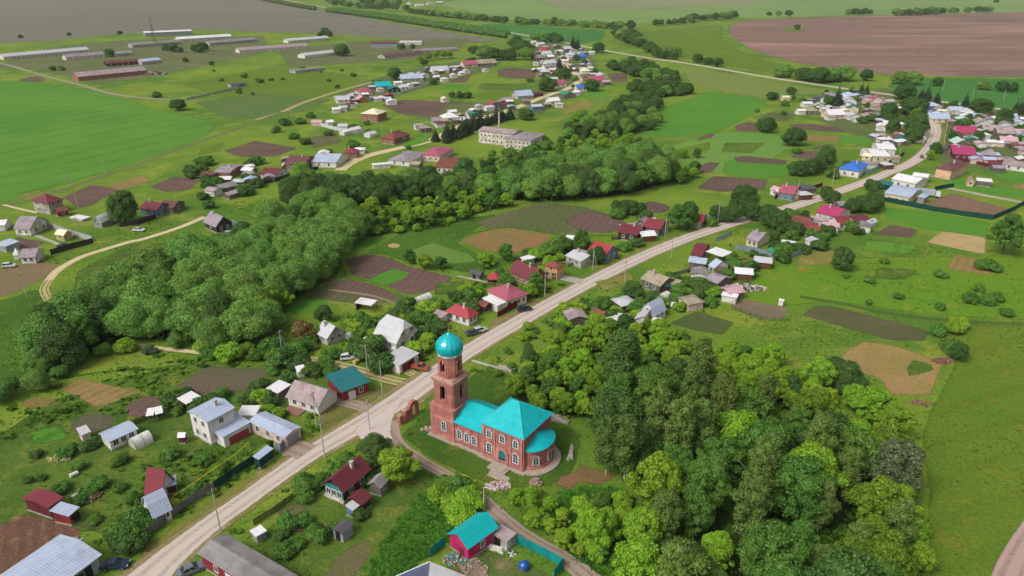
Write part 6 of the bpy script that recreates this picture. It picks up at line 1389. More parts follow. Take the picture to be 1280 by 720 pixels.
def heap(label, x, y, rx, ry, n, cols, size, cat='heap', name='rubble_heap', h=.9, rz=0, long=1.0):
    """a pile of separate tumbled blocks read as one heap"""
    q = P(x, y); m = MB(); mats = [plain(f'block {c}', c, .9, .15, 0, .2) for c in cols]
    for i in range(n):
        t, rr = random.uniform(0, 6.28), math.sqrt(random.random()); a, b = rr*math.cos(t)*rx, rr*math.sin(t)*ry
        z = (1-rr)*h*random.uniform(.2, 1); s = size*random.uniform(.5, 1.25)
        m.box((a, b, z-.1), (s*long, s*random.uniform(.5, .9), s*random.uniform(.35, .7)+.1), random.randrange(len(mats)), random.uniform(0, 6.28) if long < 2 else random.uniform(-.2, .2), top=(random.uniform(.8, 1), random.uniform(.8, 1)))
    o = m.build(name, mats, None, (q.x, q.y, 0)); o.rotation_euler = (0, 0, rz); tag(o, label, cat); return o
heap('heap of white and pink stone blocks on the grass before the church steps', 623, 608, 2.4, 1.3, 120, [(222, 206, 200), (200, 176, 168), (178, 150, 140)], .5, h=.7)
heap('round pile of pinkish boulders right of the church steps', 670, 604, 1.3, 1.0, 40, [(184, 158, 146), (160, 134, 122)], .6, h=.9)
heap('stack of weathered planks lying east of the church apse', 714, 566, .7, .5, 22, [(176, 166, 154), (150, 140, 128)], .45, 'planks', 'plank_stack', .5, 1.45, 8)
heap('heap of grey boards behind the church roof', 694, 524, 3.2, 1.2, 40, [(168, 158, 148), (140, 128, 118)], .5, 'planks', 'board_heap', .6, -.5, 5)
heap('tumbled pale stones at the west foot of the bell tower', 533, 537, 1.2, .8, 30, [(206, 186, 170), (184, 160, 146)], .45, h=.6)
heap('pile of building rubble beside the pink-walled house', 572, 699, 2.4, 1.6, 90, [(176, 160, 142), (150, 132, 114), (196, 184, 172), (70, 160, 160)], .42, h=.5)
heap('scatter of broken slabs on the lawn of the teal-fenced yard', 594, 711, 2.0, 2.4, 60, [(186, 170, 150), (160, 140, 120)], .4, h=.3)
heap('two pale boards lying before the builders cabin', 618, 686, 1.6, .5, 6, [(226, 224, 214)], .6, 'boards', 'board_heap', .1, -.5, 4)
heap('white scrap heap left of the bright teal fence', 640, 693, .9, .5, 16, [(226, 226, 222), (200, 200, 196), (60, 60, 60)], .4, h=.4)
heap('pile of old timber and junk in the left garden', 109, 622, 2.2, 1.4, 60, [(116, 92, 76), (140, 124, 108), (200, 196, 190)], .7, h=1.0, long=2.2)
heap('large heap of grey and white firewood behind the long white shed', 928, 361, 7, 2.2, 260, [(166, 152, 144), (196, 188, 180), (110, 92, 80), (226, 220, 210)], .9, 'wood pile', 'wood_pile', 1.6)
heap('stack of reddish boards in the cottage garden', 404, 664, 1.8, 1.3, 36, [(186, 146, 118), (160, 124, 100)], .5, 'boards', 'board_heap', .4, .6, 4)
heap('small pile of brushwood on the cottage lawn', 369, 662, 1.2, .7, 26, [(110, 92, 72), (140, 122, 100)], .3, h=.5, long=4)
heap('grey plank stack beside the pale blue barn', 78, 684, 2.6, 1.0, 40, [(186, 170, 158), (160, 146, 136)], .5, 'boards', 'board_heap', .5, .7, 4)
heap('pinkish brick pile on the clay patch edge', 1152, 504, 2.4, 1.2, 30, [(160, 120, 100), (136, 104, 84)], .6, h=.6)
heap('mound of reddish earth at the corner of the clay patch', 1178, 452, 2.6, 1.4, 40, [(150, 110, 92), (128, 98, 78)], .8, h=.8)
heap('pale heap of cut hay on the grass left of the weedy bushes', 74, 574, 2.2, 1.2, 60, [(186, 182, 130), (160, 164, 104)], .6, 'hay', 'hay_heap', .6)
heap('pile of rubble bricks at the end of the pinkish cowshed', 192, 93, 12, 4, 120, [(150, 110, 100), (190, 176, 168), (90, 70, 66)], 2.2, h=2.2)
heap('low brown pile on the lawn right of the tan-roofed house', 941, 338.5, 1.1, .8, 24, [(92, 66, 52), (120, 88, 70)], .5, h=.7)
heap('yellowish log stack beside the fenced garden plot', 1003, 338, 1.2, .8, 24, [(196, 140, 84), (170, 120, 76)], .6, 'wood pile', 'wood_pile', .8)
heap('small log pile beside the willow grove edge', 409, 350, 2.0, .9, 36, [(150, 118, 96), (120, 92, 78)], .6, 'wood pile', 'wood_pile', .9)
def tank():
    q = P(655, 711); r = empty('water_tank', (q.x, q.y, 0)); tag(r, 'round shiny blue water tank standing on the teal-fenced lawn', 'water tank')
    bl = plain('tank blue', (18, 86, 164), .25, .5, 0, .05)
    MB().lathe((0, 0, .1), [(0, 0), (.7, .06), (1.05, .4), (1.15, .95), (1.02, 1.45), (.6, 1.85), (.28, 1.98), (.28, 2.12), (0, 2.14)], 20).build('vessel', bl, r)
    m = MB()
    for z in (.5, .95, 1.4): m.lathe((0, 0, z), [(1.1 if z != .95 else 1.16, -.03), (1.17 if z != .95 else 1.2, 0), (1.1 if z != .95 else 1.16, .03)], 20)
    r.scale = (.75, .75, .75); m.build('rib_band', bl, r); MB().tube((0, 0, -.05), (0, 0, .14), .8, n=16).build('base', M_CONC, r)
tank()
def swing(label, x, y): pass
def raised_slab():
    q = P(633, 461.5); r = empty('loading_slab', (q.x, q.y, 0), -.45); tag(r, 'pale concrete slab with a small white stand at the end of the footpath', 'slab')
    MB().box((0, 0, -.05), (4.6, 1.9, .4)).build('slab', M_CONC, r); MB().box((3.4, -.3, -.05), (.9, .6, .55)).build('stand', plain('galvanised', (214, 216, 216)), r)
raised_slab()
def tank2(label, x, y, col, s=1.0):
    q = P(x, y); r = empty('storage_tank', (q.x, q.y, 0), random.uniform(0, 3)); tag(r, label, 'tank')
    MB().tube((-1.2*s, 0, .75*s), (1.2*s, 0, .75*s), .7*s, n=16).build('vessel', plain(f'tank {col}', col, .5), r)
    for x_ in (-.8*s, .8*s): MB().box((x_, 0, -.05), (.25, 1.1*s, .4)).build('cradle', M_CONC, r)
tank2('small white tank on the lawn left of the maroon cottage', 93, 595, (226, 226, 222), .6)
tank2('white oil tank among the far white sheds', 540, 95, (226, 226, 222), 1.6)
tank2('yellow barrel tank at the foot of the bush by the white car', 446, 454, (206, 180, 110), .8)
for i, (x, y, w, l) in enumerate(((976, 301, 5, 1.2), (535, 347, 6, 1.6))):
    pass
house('', (976, 302), (995, 304.5), 2.2, .8, .15, 'flat', 'white', 'white', None, 'cold_frame', 'cold frame', label='long white cold frame beside the grey fenced garden')
house('', (1015, 303), (1024, 299), 3, 1.8, .4, 'shedb', 'lightgrey', 'white', None, 'shed', 'shed', label='tiny pale shed at the corner of the grey fenced garden')
house('', (959, 313), (969, 316), 3.4, 2.0, .8, 'gx', 'green', 'darkgreen', None, 'shed', 'shed', label='small bright green shed inside the grey fenced garden')
house('', (973, 376), (978, 377), 1.6, 1.6, .2, 'flat', 'white', 'white', None, 'beehive_box', 'box', label='tiny white box at the end of the pinkish vegetable plot')
house('', (1088, 280), (1098, 276), 3.5, 2.2, .8, 'gx', 'lightgrey', 'white', None, 'shed', 'shed', label='small pale-roofed shed right of the maroon-roofed white cottage')
# tan stone obelisk on the field islet
def stone():
    q = P(1002, 36.5); r = empty('survey_tower', (q.x, q.y, 0)); tag(r, 'slim white marker post on the grass islet in the plowed field', 'marker'); MB().box((0, 0, -.1), (1.2, 1.2, 9), top=(.6, .6)).build('post', M_CONC, r)
stone()
# ------------------------------------------------------------------ trees
random.seed(23)
def leaf_mat(name, c, c2, hue=.02, val=.22):
    """leaf colour c towards c2 by clump; each tree shifts a little in hue and value"""
    m, nt, out = newmat(name)
    tc = nt.nodes.new('ShaderNodeTexCoord').outputs['Object']; oi = nt.nodes.new('ShaderNodeObjectInfo')
    off = nt.nodes.new('ShaderNodeVectorMath'); off.operation = 'ADD'; nt.links.new(tc, off.inputs[0])
    sc = nt.nodes.new('ShaderNodeVectorMath'); sc.operation = 'SCALE'; sc.inputs['Scale'].default_value = 60
    cmb = nt.nodes.new('ShaderNodeCombineXYZ'); nt.links.new(oi.outputs['Random'], cmb.inputs[0]); nt.links.new(oi.outputs['Random'], cmb.inputs[1])
    nt.links.new(cmb.outputs[0], sc.inputs[0]); nt.links.new(sc.outputs[0], off.inputs[1])
    n1 = noise(nt, off.outputs[0], .55, 3, .6); n2 = noise(nt, off.outputs[0], 2.6, 2, .6)
    col = mixc(nt, ramp(nt, n1, .35, .68), L4(c), L4(c2))
    g = mixc(nt, ramp(nt, n2, .3, .7), (.72, .74, .72, 1), (1.25, 1.22, 1.15, 1)); col = mixc(nt, 1.0, col, g, 'MULTIPLY')
    hs = nt.nodes.new('ShaderNodeHueSaturation')
    mr = nt.nodes.new('ShaderNodeMapRange'); nt.links.new(oi.outputs['Random'], mr.inputs['Value']); mr.inputs['To Min'].default_value = .5-hue; mr.inputs['To Max'].default_value = .5+hue
    nt.links.new(mr.outputs[0], hs.inputs['Hue'])
    w = nt.nodes.new('ShaderNodeMath'); w.operation = 'FRACT'; ml = math_(nt, 'MULTIPLY', oi.outputs['Random'], 17.3); nt.links.new(ml, w.inputs[0])
    mv = nt.nodes.new('ShaderNodeMapRange'); nt.links.new(w.outputs[0], mv.inputs['Value']); mv.inputs['To Min'].default_value = 1-val; mv.inputs['To Max'].default_value = 1+val
    nt.links.new(mv.outputs[0], hs.inputs['Value']); nt.links.new(col, hs.inputs['Color'])
    d = nt.nodes.new('ShaderNodeBsdfDiffuse'); nt.links.new(hs.outputs[0], d.inputs['Color']); t = nt.nodes.new('ShaderNodeBsdfTranslucent'); nt.links.new(hs.outputs[0], t.inputs['Color'])
    gl = nt.nodes.new('ShaderNodeBsdfGlossy'); gl.inputs['Roughness'].default_value = .55; gl.inputs['Color'].default_value = (.5, .5, .5, 1)
    m1 = nt.nodes.new('ShaderNodeMixShader'); m1.inputs[0].default_value = .18; nt.links.new(d.outputs[0], m1.inputs[1]); nt.links.new(t.outputs[0], m1.inputs[2])
    m2 = nt.nodes.new('ShaderNodeMixShader'); m2.inputs[0].default_value = .04; nt.links.new(m1.outputs[0], m2.inputs[1]); nt.links.new(gl.outputs[0], m2.inputs[2])
    nt.links.new(m2.outputs[0], out.inputs['Surface']); return m
def icosphere(sub=1):
    import bmesh
    b = bmesh.new(); bmesh.ops.create_icosphere(b, subdivisions=sub, radius=1)
    v = np.array([x.co[:] for x in b.verts]); f = [[x.index for x in q.verts] for q in b.faces]; b.free(); return v, np.array(f)
ICO_V, ICO_F = icosphere(2)
def crown_data(lobes, n_leaf, leaf, droop=.0, r=None, core=.82):
    """lobes: list of (x,y,z,radius,zscale). A broken shell of leaf faces round lumpy cores"""
    r = r or np.random.default_rng(0)
    L = np.array(lobes); V = []; Fq = []; Ft = []
    nb = 0
    for x, y, z, rad, zs in lobes:
        k = 1+.22*np.sin(ICO_V@r.normal(0, 3, (3, 1))+r.uniform(0, 6))+.1*r.normal(size=(len(ICO_V), 1))
        v = ICO_V*k*rad*core*np.array([1, 1, zs])+np.array([x, y, z]); V.append(v); Ft.append(ICO_F+nb); nb += len(v)
    w = L[:, 3]**2; w /= w.sum(); pick = r.choice(len(L), int(n_leaf*1.7), p=w)
    d = r.normal(size=(len(pick), 3)); d /= np.linalg.norm(d, axis=1)[:, None]; d[:, 2] = np.where(d[:, 2] < -.35, -d[:, 2], d[:, 2])
    rad = L[pick, 3]*(.76+.46*r.random(len(pick))); p = L[pick, :3]+d*rad[:, None]*np.stack([np.ones(len(pick)), np.ones(len(pick)), L[pick, 4]], 1)
    keep = np.ones(len(p), bool)
    for x, y, z, R, zs in lobes:
        q = (p-np.array([x, y, z]))/np.array([1, 1, zs]); keep &= (q**2).sum(1) > (R*.64)**2
    p, d = p[keep][:n_leaf], d[keep][:n_leaf]; n = len(p)
    nrm = d*.8+r.normal(size=(n, 3))*.55; nrm[:, 2] += .25; nrm /= np.linalg.norm(nrm, axis=1)[:, None]
    a = np.cross(nrm, r.normal(size=(n, 3))); a /= np.linalg.norm(a, axis=1)[:, None]; b = np.cross(nrm, a)
    s = leaf*(.55+.9*r.random((n, 1)))
    if droop: p[:, 2] -= droop*r.random(n)*1.2
    quad = np.stack([p-a*s*.5-b*s*(.3+.3*r.random((n, 1))), p+a*s*.5-b*s*.35, p+a*s*(.3+.3*r.random((n, 1)))+b*s*.5+nrm*s*.2, p-a*s*.45+b*s*.45-nrm*s*.15], 1).reshape(-1, 3)
    V.append(quad); q0 = nb+np.arange(n*4).reshape(-1, 4)
    return np.concatenate(V), np.concatenate(Ft), q0
def mesh_from(name, V, T, Q, mats, mi_t=0, mi_q=0):
    me = bpy.data.meshes.new(name); nt_, nq = len(T), len(Q)
    me.vertices.add(len(V)); me.vertices.foreach_set('co', V.astype(np.float32).ravel())
    me.loops.add(nt_*3+nq*4); me.polygons.add(nt_+nq)
    me.loops.foreach_set('vertex_index', np.concatenate([T.ravel(), Q.ravel()]).astype(np.int32))
    me.polygons.foreach_set('loop_start', np.concatenate([np.arange(nt_)*3, nt_*3+np.arange(nq)*4]).astype(np.int32))
    me.polygons.foreach_set('material_index', np.concatenate([np.full(nt_, mi_t), np.full(nq, mi_q)]).astype(np.int32))
    for m in mats: me.materials.append(m)
    me.update(calc_edges=True); me.validate(); return me
def lobes_round(r, R, H, z0, n, lr, top=1.0, jit=.16):
    """lobes spread over an egg: base z0, height H, radius R"""
    out = []; cz = z0+H*.48
    for i in range(n):
        u = 1-2*(i+.5)/n; a = i*2.39996+r.uniform(-.3, .3); s = math.sqrt(1-u*u)
        if u < -.75: continue
        k = 1-lr/R*.75
        taper = 1-.25*max(0, u)*top
        out.append((R*k*s*taper*math.cos(a)*(1+r.normal()*jit), R*k*s*taper*math.sin(a)*(1+r.normal()*jit), cz+u*(H/2-lr*.7)+r.normal()*jit*lr, lr*(.55+.85*r.random()), .75+.25*r.random()))
    out.append((0, 0, cz, R*.55, H/2/R)); return out
def lobes_tall(r, R, H, z0, n, lr):
    out = []
    for i in range(n):
        t = (i+.5)/n; z = z0+H*t; rr = R*(math.sin(math.pi*min(1, .2+t*.7))**.8); a = i*2.39996+r.uniform(-.5, .5); k = rr*(.35+.5*r.random())
        out.append((k*math.cos(a), k*math.sin(a), z, lr*(.7+.6*r.random())*(1.05-.1*t), 1.0))
    return out
def trunk_mesh(name, h, r0, mats, limbs, r):
    m = MB(); p = Vector((0, 0, -.3)); n = 5; rad = r0
    pts = [p]
    for i in range(1, n+1): pts.append(Vector((r.normal()*.12*i/n*h*.12, r.normal()*.12*i/n*h*.12, h*i/n)))
    for i in range(n): m.tube(pts[i], pts[i+1], r0*(1-.75*i/n), r0*(1-.75*(i+1)/n), 7, 0, False)
    for i in range(limbs):
        k = 2+i % (n-2); a = i*2.4+r.uniform(-.4, .4); L = h*(.22+.18*r.random()); b = pts[k]
        e = b+Vector((math.cos(a)*L*.8, math.sin(a)*L*.8, L*.65)); m.tube(b, e, r0*.35, r0*.1, 5, 0, False)
    me = m.build(name, mats); d = me.data; bpy.data.objects.remove(me); return d
BARK = plain('bark', (92, 82, 70), .95, .1, 0, .35); BARKW = plain('birch_bark', (206, 202, 194), .85, .1, 0, .25)
LEAF = dict(
 willow=leaf_mat('willow leaves', (106, 150, 60), (126, 166, 76), .012, .14), dark=leaf_mat('dark leaves', (72, 106, 44), (86, 120, 52), .012, .15), birch=leaf_mat('birch leaves', (94, 120, 50), (108, 134, 58), .012, .14),
 bright=leaf_mat('bright leaves', (122, 164, 38), (144, 180, 46), .012, .14), maple=leaf_mat('maple leaves', (84, 126, 44), (100, 142, 52), .012, .14), yellow=leaf_mat('yellow-green leaves', (100, 134, 30), (116, 146, 38), .008, .12),
 spruce=leaf_mat('spruce needles', (52, 72, 50), (62, 82, 54), .008, .14), grey=leaf_mat('grey leaves', (92, 108, 72), (108, 122, 84), .01, .1), red=leaf_mat('rusty leaves', (126, 116, 60), (136, 104, 60), .01, .1))
def lobes_spruce(r, R, H):
    out = []; n = 9
    for i in range(n):
        t = i/(n-1); z = H*(.1+.86*t); rr = R*(1-t)*.95+.15; k = max(1, int(6*(1-t)))
        for j in range(k):
            a = j*2*math.pi/k+i*.7; out.append((rr*.55*math.cos(a), rr*.55*math.sin(a), z, max(.3, rr*.5), .55))
    return out
VAR = {}
def variants(kind, n, fn, leafm, nleaf, leaf, trunk, bark=BARK, droop=0.0, core=.82):
    VAR[kind] = []
    for i in range(n):
        r = np.random.default_rng(1000*len(VAR)+i); lob, H = fn(r); 
        c = mesh_from('crown', *crown_data(lob, int(nleaf*1.55), leaf*.78, droop, r, core), [LEAF[leafm]])
        t = trunk_mesh('trunk', H*trunk[0], trunk[1], bark, trunk[2], r)
        VAR[kind].append((c, t, H))
variants('willow', 5, lambda r: (lobes_round(r, 4.4, 8.6, .6, 20, 2.0, .8), 9.4), 'willow', 7500, .27, (.7, .3, 4), BARK, 0, .82)
variants('dark', 4, lambda r: (lobes_round(r, 4.2, 9.0, .6, 26, 1.7, 1.1), 9.8), 'dark', 7000, .30, (.7, .3, 4), BARK, 0, .8)
variants('birch', 5, lambda r: (lobes_tall(r, 2.9, 11.5, 3.0, 36, 1.0), 15), 'birch', 6500, .30, (.85, .16, 2), BARKW, .5, .68)
variants('maple', 4, lambda r: (lobes_round(r, 4.3, 10, 1.6, 48, 1.1, 1.2, .26), 11.6), 'maple', 8500, .32, (.75, .28, 7), BARK, 0, .68)
variants('bright', 4, lambda r: (lobes_round(r, 4.0, 8.4, 1.2, 46, 1.0, 1.0, .26), 9.6), 'bright', 8000, .32, (.75, .24, 7), BARK, 0, .68)
variants('yellow', 3, lambda r: (lobes_round(r, 4.0, 9, 1.2, 48, .95, 1.0, .26), 10), 'yellow', 8000, .32, (.75, .24, 7), BARK, 0, .68)
variants('poplar', 3, lambda r: (lobes_tall(r, 4.6, 15, 1.5, 60, 1.35), 17), 'dark', 9000, .34, (.9, .32, 8), BARK, .3, .72)
variants('spruce', 3, lambda r: (lobes_spruce(r, 2.6, 11), 11.3), 'spruce', 5000, .30, (.9, .2, 0), BARK, .25, .8)
variants('bush', 5, lambda r: (lobes_round(r, 1.7, 2.3, .0, 16, .68, .5, .22), 2.35), 'maple', 2600, .24, (.6, .08, 4), BARK, 0, .8)
variants('brightbush', 5, lambda r: (lobes_round(r, 1.9, 2.6, .0, 20, .7, .5, .22), 2.65), 'bright', 3200, .25, (.6, .08, 4), BARK, 0, .78)
variants('darkbush', 3, lambda r: (lobes_round(r, 1.7, 2.4, .0, 16, .68, .5, .22), 2.45), 'dark', 2600, .24, (.6, .08, 4), BARK, 0, .8)
variants('greybush', 2, lambda r: (lobes_round(r, 1.7, 2.4, .0, 16, .68, .5, .22), 2.45), 'grey', 2600, .22, (.6, .08, 4), BARK, 0, .74)
variants('rustbush', 1, lambda r: (lobes_round(r, 1.7, 2.8, .0, 16, .68, .5, .22), 2.85), 'red', 2600, .22, (.6, .08, 4), BARK, 0, .74)
variants('greytree', 1, lambda r: (lobes_tall(r, 3.2, 9, 1.5, 34, .95), 11), 'grey', 5500, .28, (.9, .2, 8), BARKW, .4, .66)
DESC = dict(willow=('willow_tree', 'tree', 'rounded grey-green willow'), dark=('broadleaf_tree', 'tree', 'rounded dark green tree'), birch=('birch_tree', 'tree', 'slender white-trunked birch'), maple=('maple_tree', 'tree', 'leafy mid-green maple'),
            bright=('young_maple_tree', 'tree', 'bright green spreading tree'), yellow=('ash_tree', 'tree', 'yellow-green rounded tree'), poplar=('poplar_tree', 'tree', 'tall dark poplar'), spruce=('spruce_tree', 'tree', 'dark pointed spruce'),
            bush=('bush', 'bush', 'leafy green bush'), brightbush=('lilac_bush', 'bush', 'bright green bush'), darkbush=('currant_bush', 'bush', 'dark green bush'), greybush=('willow_bush', 'bush', 'grey-leaved bush'), rustbush=('bird_cherry_bush', 'bush', 'rusty-leaved bush'), garden=('garden_tree', 'tree', 'rounded dark garden tree'), field=('field_tree', 'tree', 'rounded dark far tree'), greytree=('bare_tree', 'tree', 'pale grey thin-leaved tree'))
VAR['garden'] = VAR['dark']; VAR['field'] = VAR['dark']+VAR['willow'][:2]
def tree(kind, X, Y, H, label=None, group=None, wide=1.0, with_trunk=True):
    if H > 3.5 and kind in ('dark', 'willow', 'darkbush') and proj(X, Y)[1] < 150: kind = 'field' if group and ('far' in group or 'roadside' in group or 'field' in group or 'river' in group) else 'garden'; H *= .72; wide *= 1.3
    v = VAR[kind]; c, t, h0 = v[random.randrange(len(v))]; s = H/h0
    nm, cat, d = DESC[kind]; r = empty(nm, (X, Y, 0), random.uniform(0, 6.28)); r.scale = (s*wide, s*wide, s)
    tag(r, label, cat, group)
    if with_trunk:
        o = bpy.data.objects.new('trunk', t); COL.objects.link(o); o.parent = r
    o = bpy.data.objects.new('crown', c); COL.objects.link(o); o.parent = r
    px, py = proj(X, Y, H*.5)
    if not label:
        k = H/h0; sz = 'tall ' if k > 1.12 else 'low ' if k < .82 else ''
        if cat == 'bush': sz = 'big ' if H > 3.2 else 'small ' if H < 1.8 else ''
        if d.startswith('tall'): sz = ''
        name_later(r, sz+d, px, py)
    return r
def tpx(kind, x, y, H, label=None, wide=1.0, group=None):
    q = P(x, y); return tree(kind, q.x, q.y, H, label, group, wide)
TREES = []
def grove(poly, spacing, kinds, hmin, hmax, group, margin=0.0, limit=400, avoid=None):
    w = [P(*q).xy for q in poly]; pl = [(p.x, p.y) for p in w]; xs = [p[0] for p in pl]; ys = [p[1] for p in pl]; pts = []; tries = 0
    A = (max(xs)-min(xs))*(max(ys)-min(ys)); n_try = int(A/spacing**2*14)
    for _ in range(min(n_try, 60000)):
        x, y = random.uniform(min(xs), max(xs)), random.uniform(min(ys), max(ys))
        if not inside(pl, np.array(x), np.array(y)): continue
        if masked(x, y) == 1: continue
        if any((x-a)**2+(y-b)**2 < spacing**2 for a, b in pts): continue
        if any((x-a)**2+(y-b)**2 < (spacing*.7)**2 for a, b in TREES): continue
        if avoid and inside(avoid, np.array(x), np.array(y)): continue
        px, py = proj(x, y, 8)
        if px < -40 or px > 1320 or py > 745: continue
        pts.append((x, y))
        if len(pts) >= limit: break
    for x, y in pts:
        k = random.choices([q[0] for q in kinds], [q[1] for q in kinds])[0]; h = random.uniform(hmin, hmax)
        h *= {'birch': 1.25, 'poplar': 1.4, 'bush': .42, 'brightbush': .45, 'darkbush': .42, 'greybush': .4}.get(k, 1)
        tree(k, x, y, h, None, group, random.uniform(.9, 1.15)); TREES.append((x, y))
    return len(pts)
cnt = {}
# single trees seen in the photo
for k, x, y, h, w, lab in (
  ('dark', 223, 138, 10.5, 1.25, 'lone broad dark tree by the green crop field corner'), ('dark', 157, 279, 12.5, .95, 'tall rounded dark tree between the white shed and pale blue house'),
  ('dark', 928, 268, 12, .95, 'dark round tree beside the main road above the cream cottage'), ('dark', 1031, 212, 11.5, .9, 'dark round tree left of the bright blue-roofed house'), ('maple', 1252, 318, 14, .9, 'tall leafy tree alone beside the sandy plot near the right edge'),
  ('dark', 1052, 338, 8, .85, 'small dark tree alone in the bright meadow'), ('maple', 848, 287, 10, 1.1, 'broad olive-green tree right of the red-brown cottage group'), ('dark', 861, 284, 10, .7, 'narrow dark tree right beside the broad olive-green roadside tree'),
  ('poplar', 775, 500, 17, 1.15, 'tall dark poplar rising out of the bright scrub behind the church'), ('bright', 500, 600, 7.0, 1.25, 'broad bright bush-like tree beside the maroon-roofed cottage'), ('dark', 470, 573, 5, 1.3, 'dark low tree behind the maroon-roofed cottage'),
  ('dark', 408, 70, 0.1, 1, None), ('bright', 965, 458, 6, 1, None), ('dark', 1195, 450, 5.0, .9, 'small dark tree at the right corner of the clay patch'), ('dark', 1110, 150, 11, 1, None), ('dark', 1224, 142, 14, 1.2, 'large round tree behind the far village row on the right'),
  ('dark', 745, 330, 6, 1, None), ('maple', 727, 318, 9, .8, None), ('dark', 1040, 480, 7, 1, None), ('dark', 1056, 492, 7.5, 1.0, None), ('maple', 574, 380, 4, 1, None), ('maple', 670, 366, 7, .9, 'round green tree right of the pink-roofed house'),
  ('bright', 664, 372, 4.5, 1, None), ('rustbush', 381, 425, 5.5, 1.0, 'rusty-leaved bush left of the small grey brick cottage'), ('dark', 406, 402, 5, 1, None), ('birch', 897, 556, 17, .8, 'white-trunked birch leaning out of the middle of the wood'), ('birch', 843, 590, 17, .9, None), ('birch', 780, 600, 15, 1.0, None), ('birch', 757, 594, 14, .9, None),
  ('greytree', 1110, 625, 13, 1.2, 'pale grey thin-leaved tree at the right edge of the wood'), ('birch', 820, 560, 15, 1.0, None), ('birch', 870, 580, 15, 1.1, None), ('bright', 742, 690, 9, .75, 'light green young tree at the near end of the church hedge'), ('bright', 818, 638, 12, .8, 'light green tree before the dark birches beside the church clearing'), ('bright', 800, 690, 9, .9, None),
  ('yellow', 1090, 662, 10, 1.05, None), ('yellow', 1105, 585, 10, 1.0, None), ('yellow', 1060, 740, 10, 1.0, None), ('yellow', 1118, 625, 8.5, 1.0, None), ('yellow', 1095, 735, 10, 1.05, None), ('yellow', 1015, 530, 9, 1.0, None), ('yellow', 1085, 700, 8, 1.0, None), ('yellow', 1035, 560, 9, 1, None), ('maple', 990, 650, 13, 1.05, None), ('maple', 960, 740, 13, 1.0, None), ('maple', 945, 600, 13, 1.0, None),
  ('dark', 1275, 322, 0.1, 1, None)):
    if h < 1: continue
    q = P(x, y); tree(k, q.x, q.y, h, lab, None, w); TREES.append((q.x, q.y))
G = GROVES
cnt['willow'] = grove(G['willow'], 6.2, [('willow', 8), ('dark', 1), ('maple', .6)], 9, 12.5, 'trees of the willow grove')
cnt['mapleedge'] = grove([(262, 436), (330, 415), (345, 395), (360, 385), (345, 380), (300, 400), (262, 420)], 4.8, [('bright', 1)], 7.5, 10, 'bright trees at the willow grove edge')
cnt['edgebush'] = grove([(60, 478), (130, 445), (220, 440), (280, 450), (380, 455), (375, 440), (290, 440), (200, 428), (100, 450)], 4.2, [('brightbush', 1), ('bush', 2), ('greybush', .4)], 5, 9, 'bushes at the foot of the willow grove', limit=60)
cnt['leftbush'] = grove([(-20, 500), (20, 475), (60, 465), (95, 468), (60, 485), (10, 500), (-20, 520)], 4.4, [('willow', 1), ('bush', 1)], 4.5, 6.5, 'bushes at the left end of the willow grove')
cnt['scrub'] = grove(G['scrub'], 5.0, [('bright', 3), ('maple', 1), ('brightbush', 1.5)], 5, 7, 'bright scrub trees behind the willow grove', limit=80)
cnt['dark'] = grove(G['dark'], 6.4, [('dark', 3), ('willow', 1.5)], 9, 12.5, 'dark trees above the scrub', limit=60)
cnt['belt'] = grove(G['belt'], 7.0, [('dark', 3), ('willow', 3), ('maple', .5)], 9.5, 13, 'trees of the river belt', limit=120)
cnt['belt_mid'] = grove(G['belt_mid'], 8, [('dark', 3), ('willow', 2)], 8, 12, 'trees along the upper river', limit=30)
cnt['scrub_far'] = grove(G['scrub_far'], 6, [('bright', 2), ('maple', 2)], 3.6, 6, 'scrub trees behind the river belt', limit=60)
cnt['belt_far'] = grove(G['belt_far'], 8, [('dark', 2), ('willow', 3), ('maple', 1), ('bright', .6)], 5.5, 9.5, 'trees along the upper river', limit=70)
cnt['belt_top'] = grove(G['belt_top'], 8.5, [('dark', 3), ('willow', 2)], 8, 12, 'trees along the upper river', limit=40)
cnt['belt_end'] = grove(G['belt_end'], 9, [('dark', 3), ('willow', 2)], 8, 12, 'trees along the upper river', limit=50)
clear = [tuple(P(*q).xy) for q in ((680, 560), (752, 560), (795, 600), (815, 650), (795, 705), (700, 690), (680, 620))]
cnt['wood'] = grove(G['wood'], 6.1, [('birch', 4), ('maple', 3.5), ('bright', .9), ('dark', 1), ('yellow', .4)], 7.5, 13, 'trees of the wood behind the church', limit=190, avoid=clear)
cnt['shrubs'] = grove(G['shrubs'], 3.6, [('bright', 4.5), ('maple', 1.2), ('yellow', 1.2), ('dark', .2)], 3.8, 6.2, 'bright scrub trees between the wood and the road', limit=190)
cnt['hedge'] = grove([(640, 634), (662, 622), (684, 632), (704, 652), (730, 680), (760, 712), (748, 730), (716, 700), (690, 676), (660, 655)], 2.9, [('bright', 1)], 2.7, 4.0, 'hedge bushes along the churchyard path', limit=40)
cnt['under'] = grove([(720, 632), (778, 626), (802, 665), (792, 720), (752, 702), (728, 668)], 3.4, [('brightbush', 1), ('bush', 2)], 3.5, 6, 'undergrowth bushes in the church clearing', limit=30)
cnt['right'] = grove([(1100, 560), (1135, 620), (1148, 700), (1140, 740), (1120, 660), (1095, 590)], 4.2, [('bright', 1.5), ('brightbush', 2)], 5, 7, 'bushes at the right edge of the wood', limit=20)
cnt['topedge'] = grove([(985, 478), (1040, 488), (1120, 540), (1140, 590), (1100, 560), (1040, 510)], 5, [('bright', 2), ('maple', 2), ('yellow', 1)], 6, 9, 'trees at the field edge of the wood', limit=24)
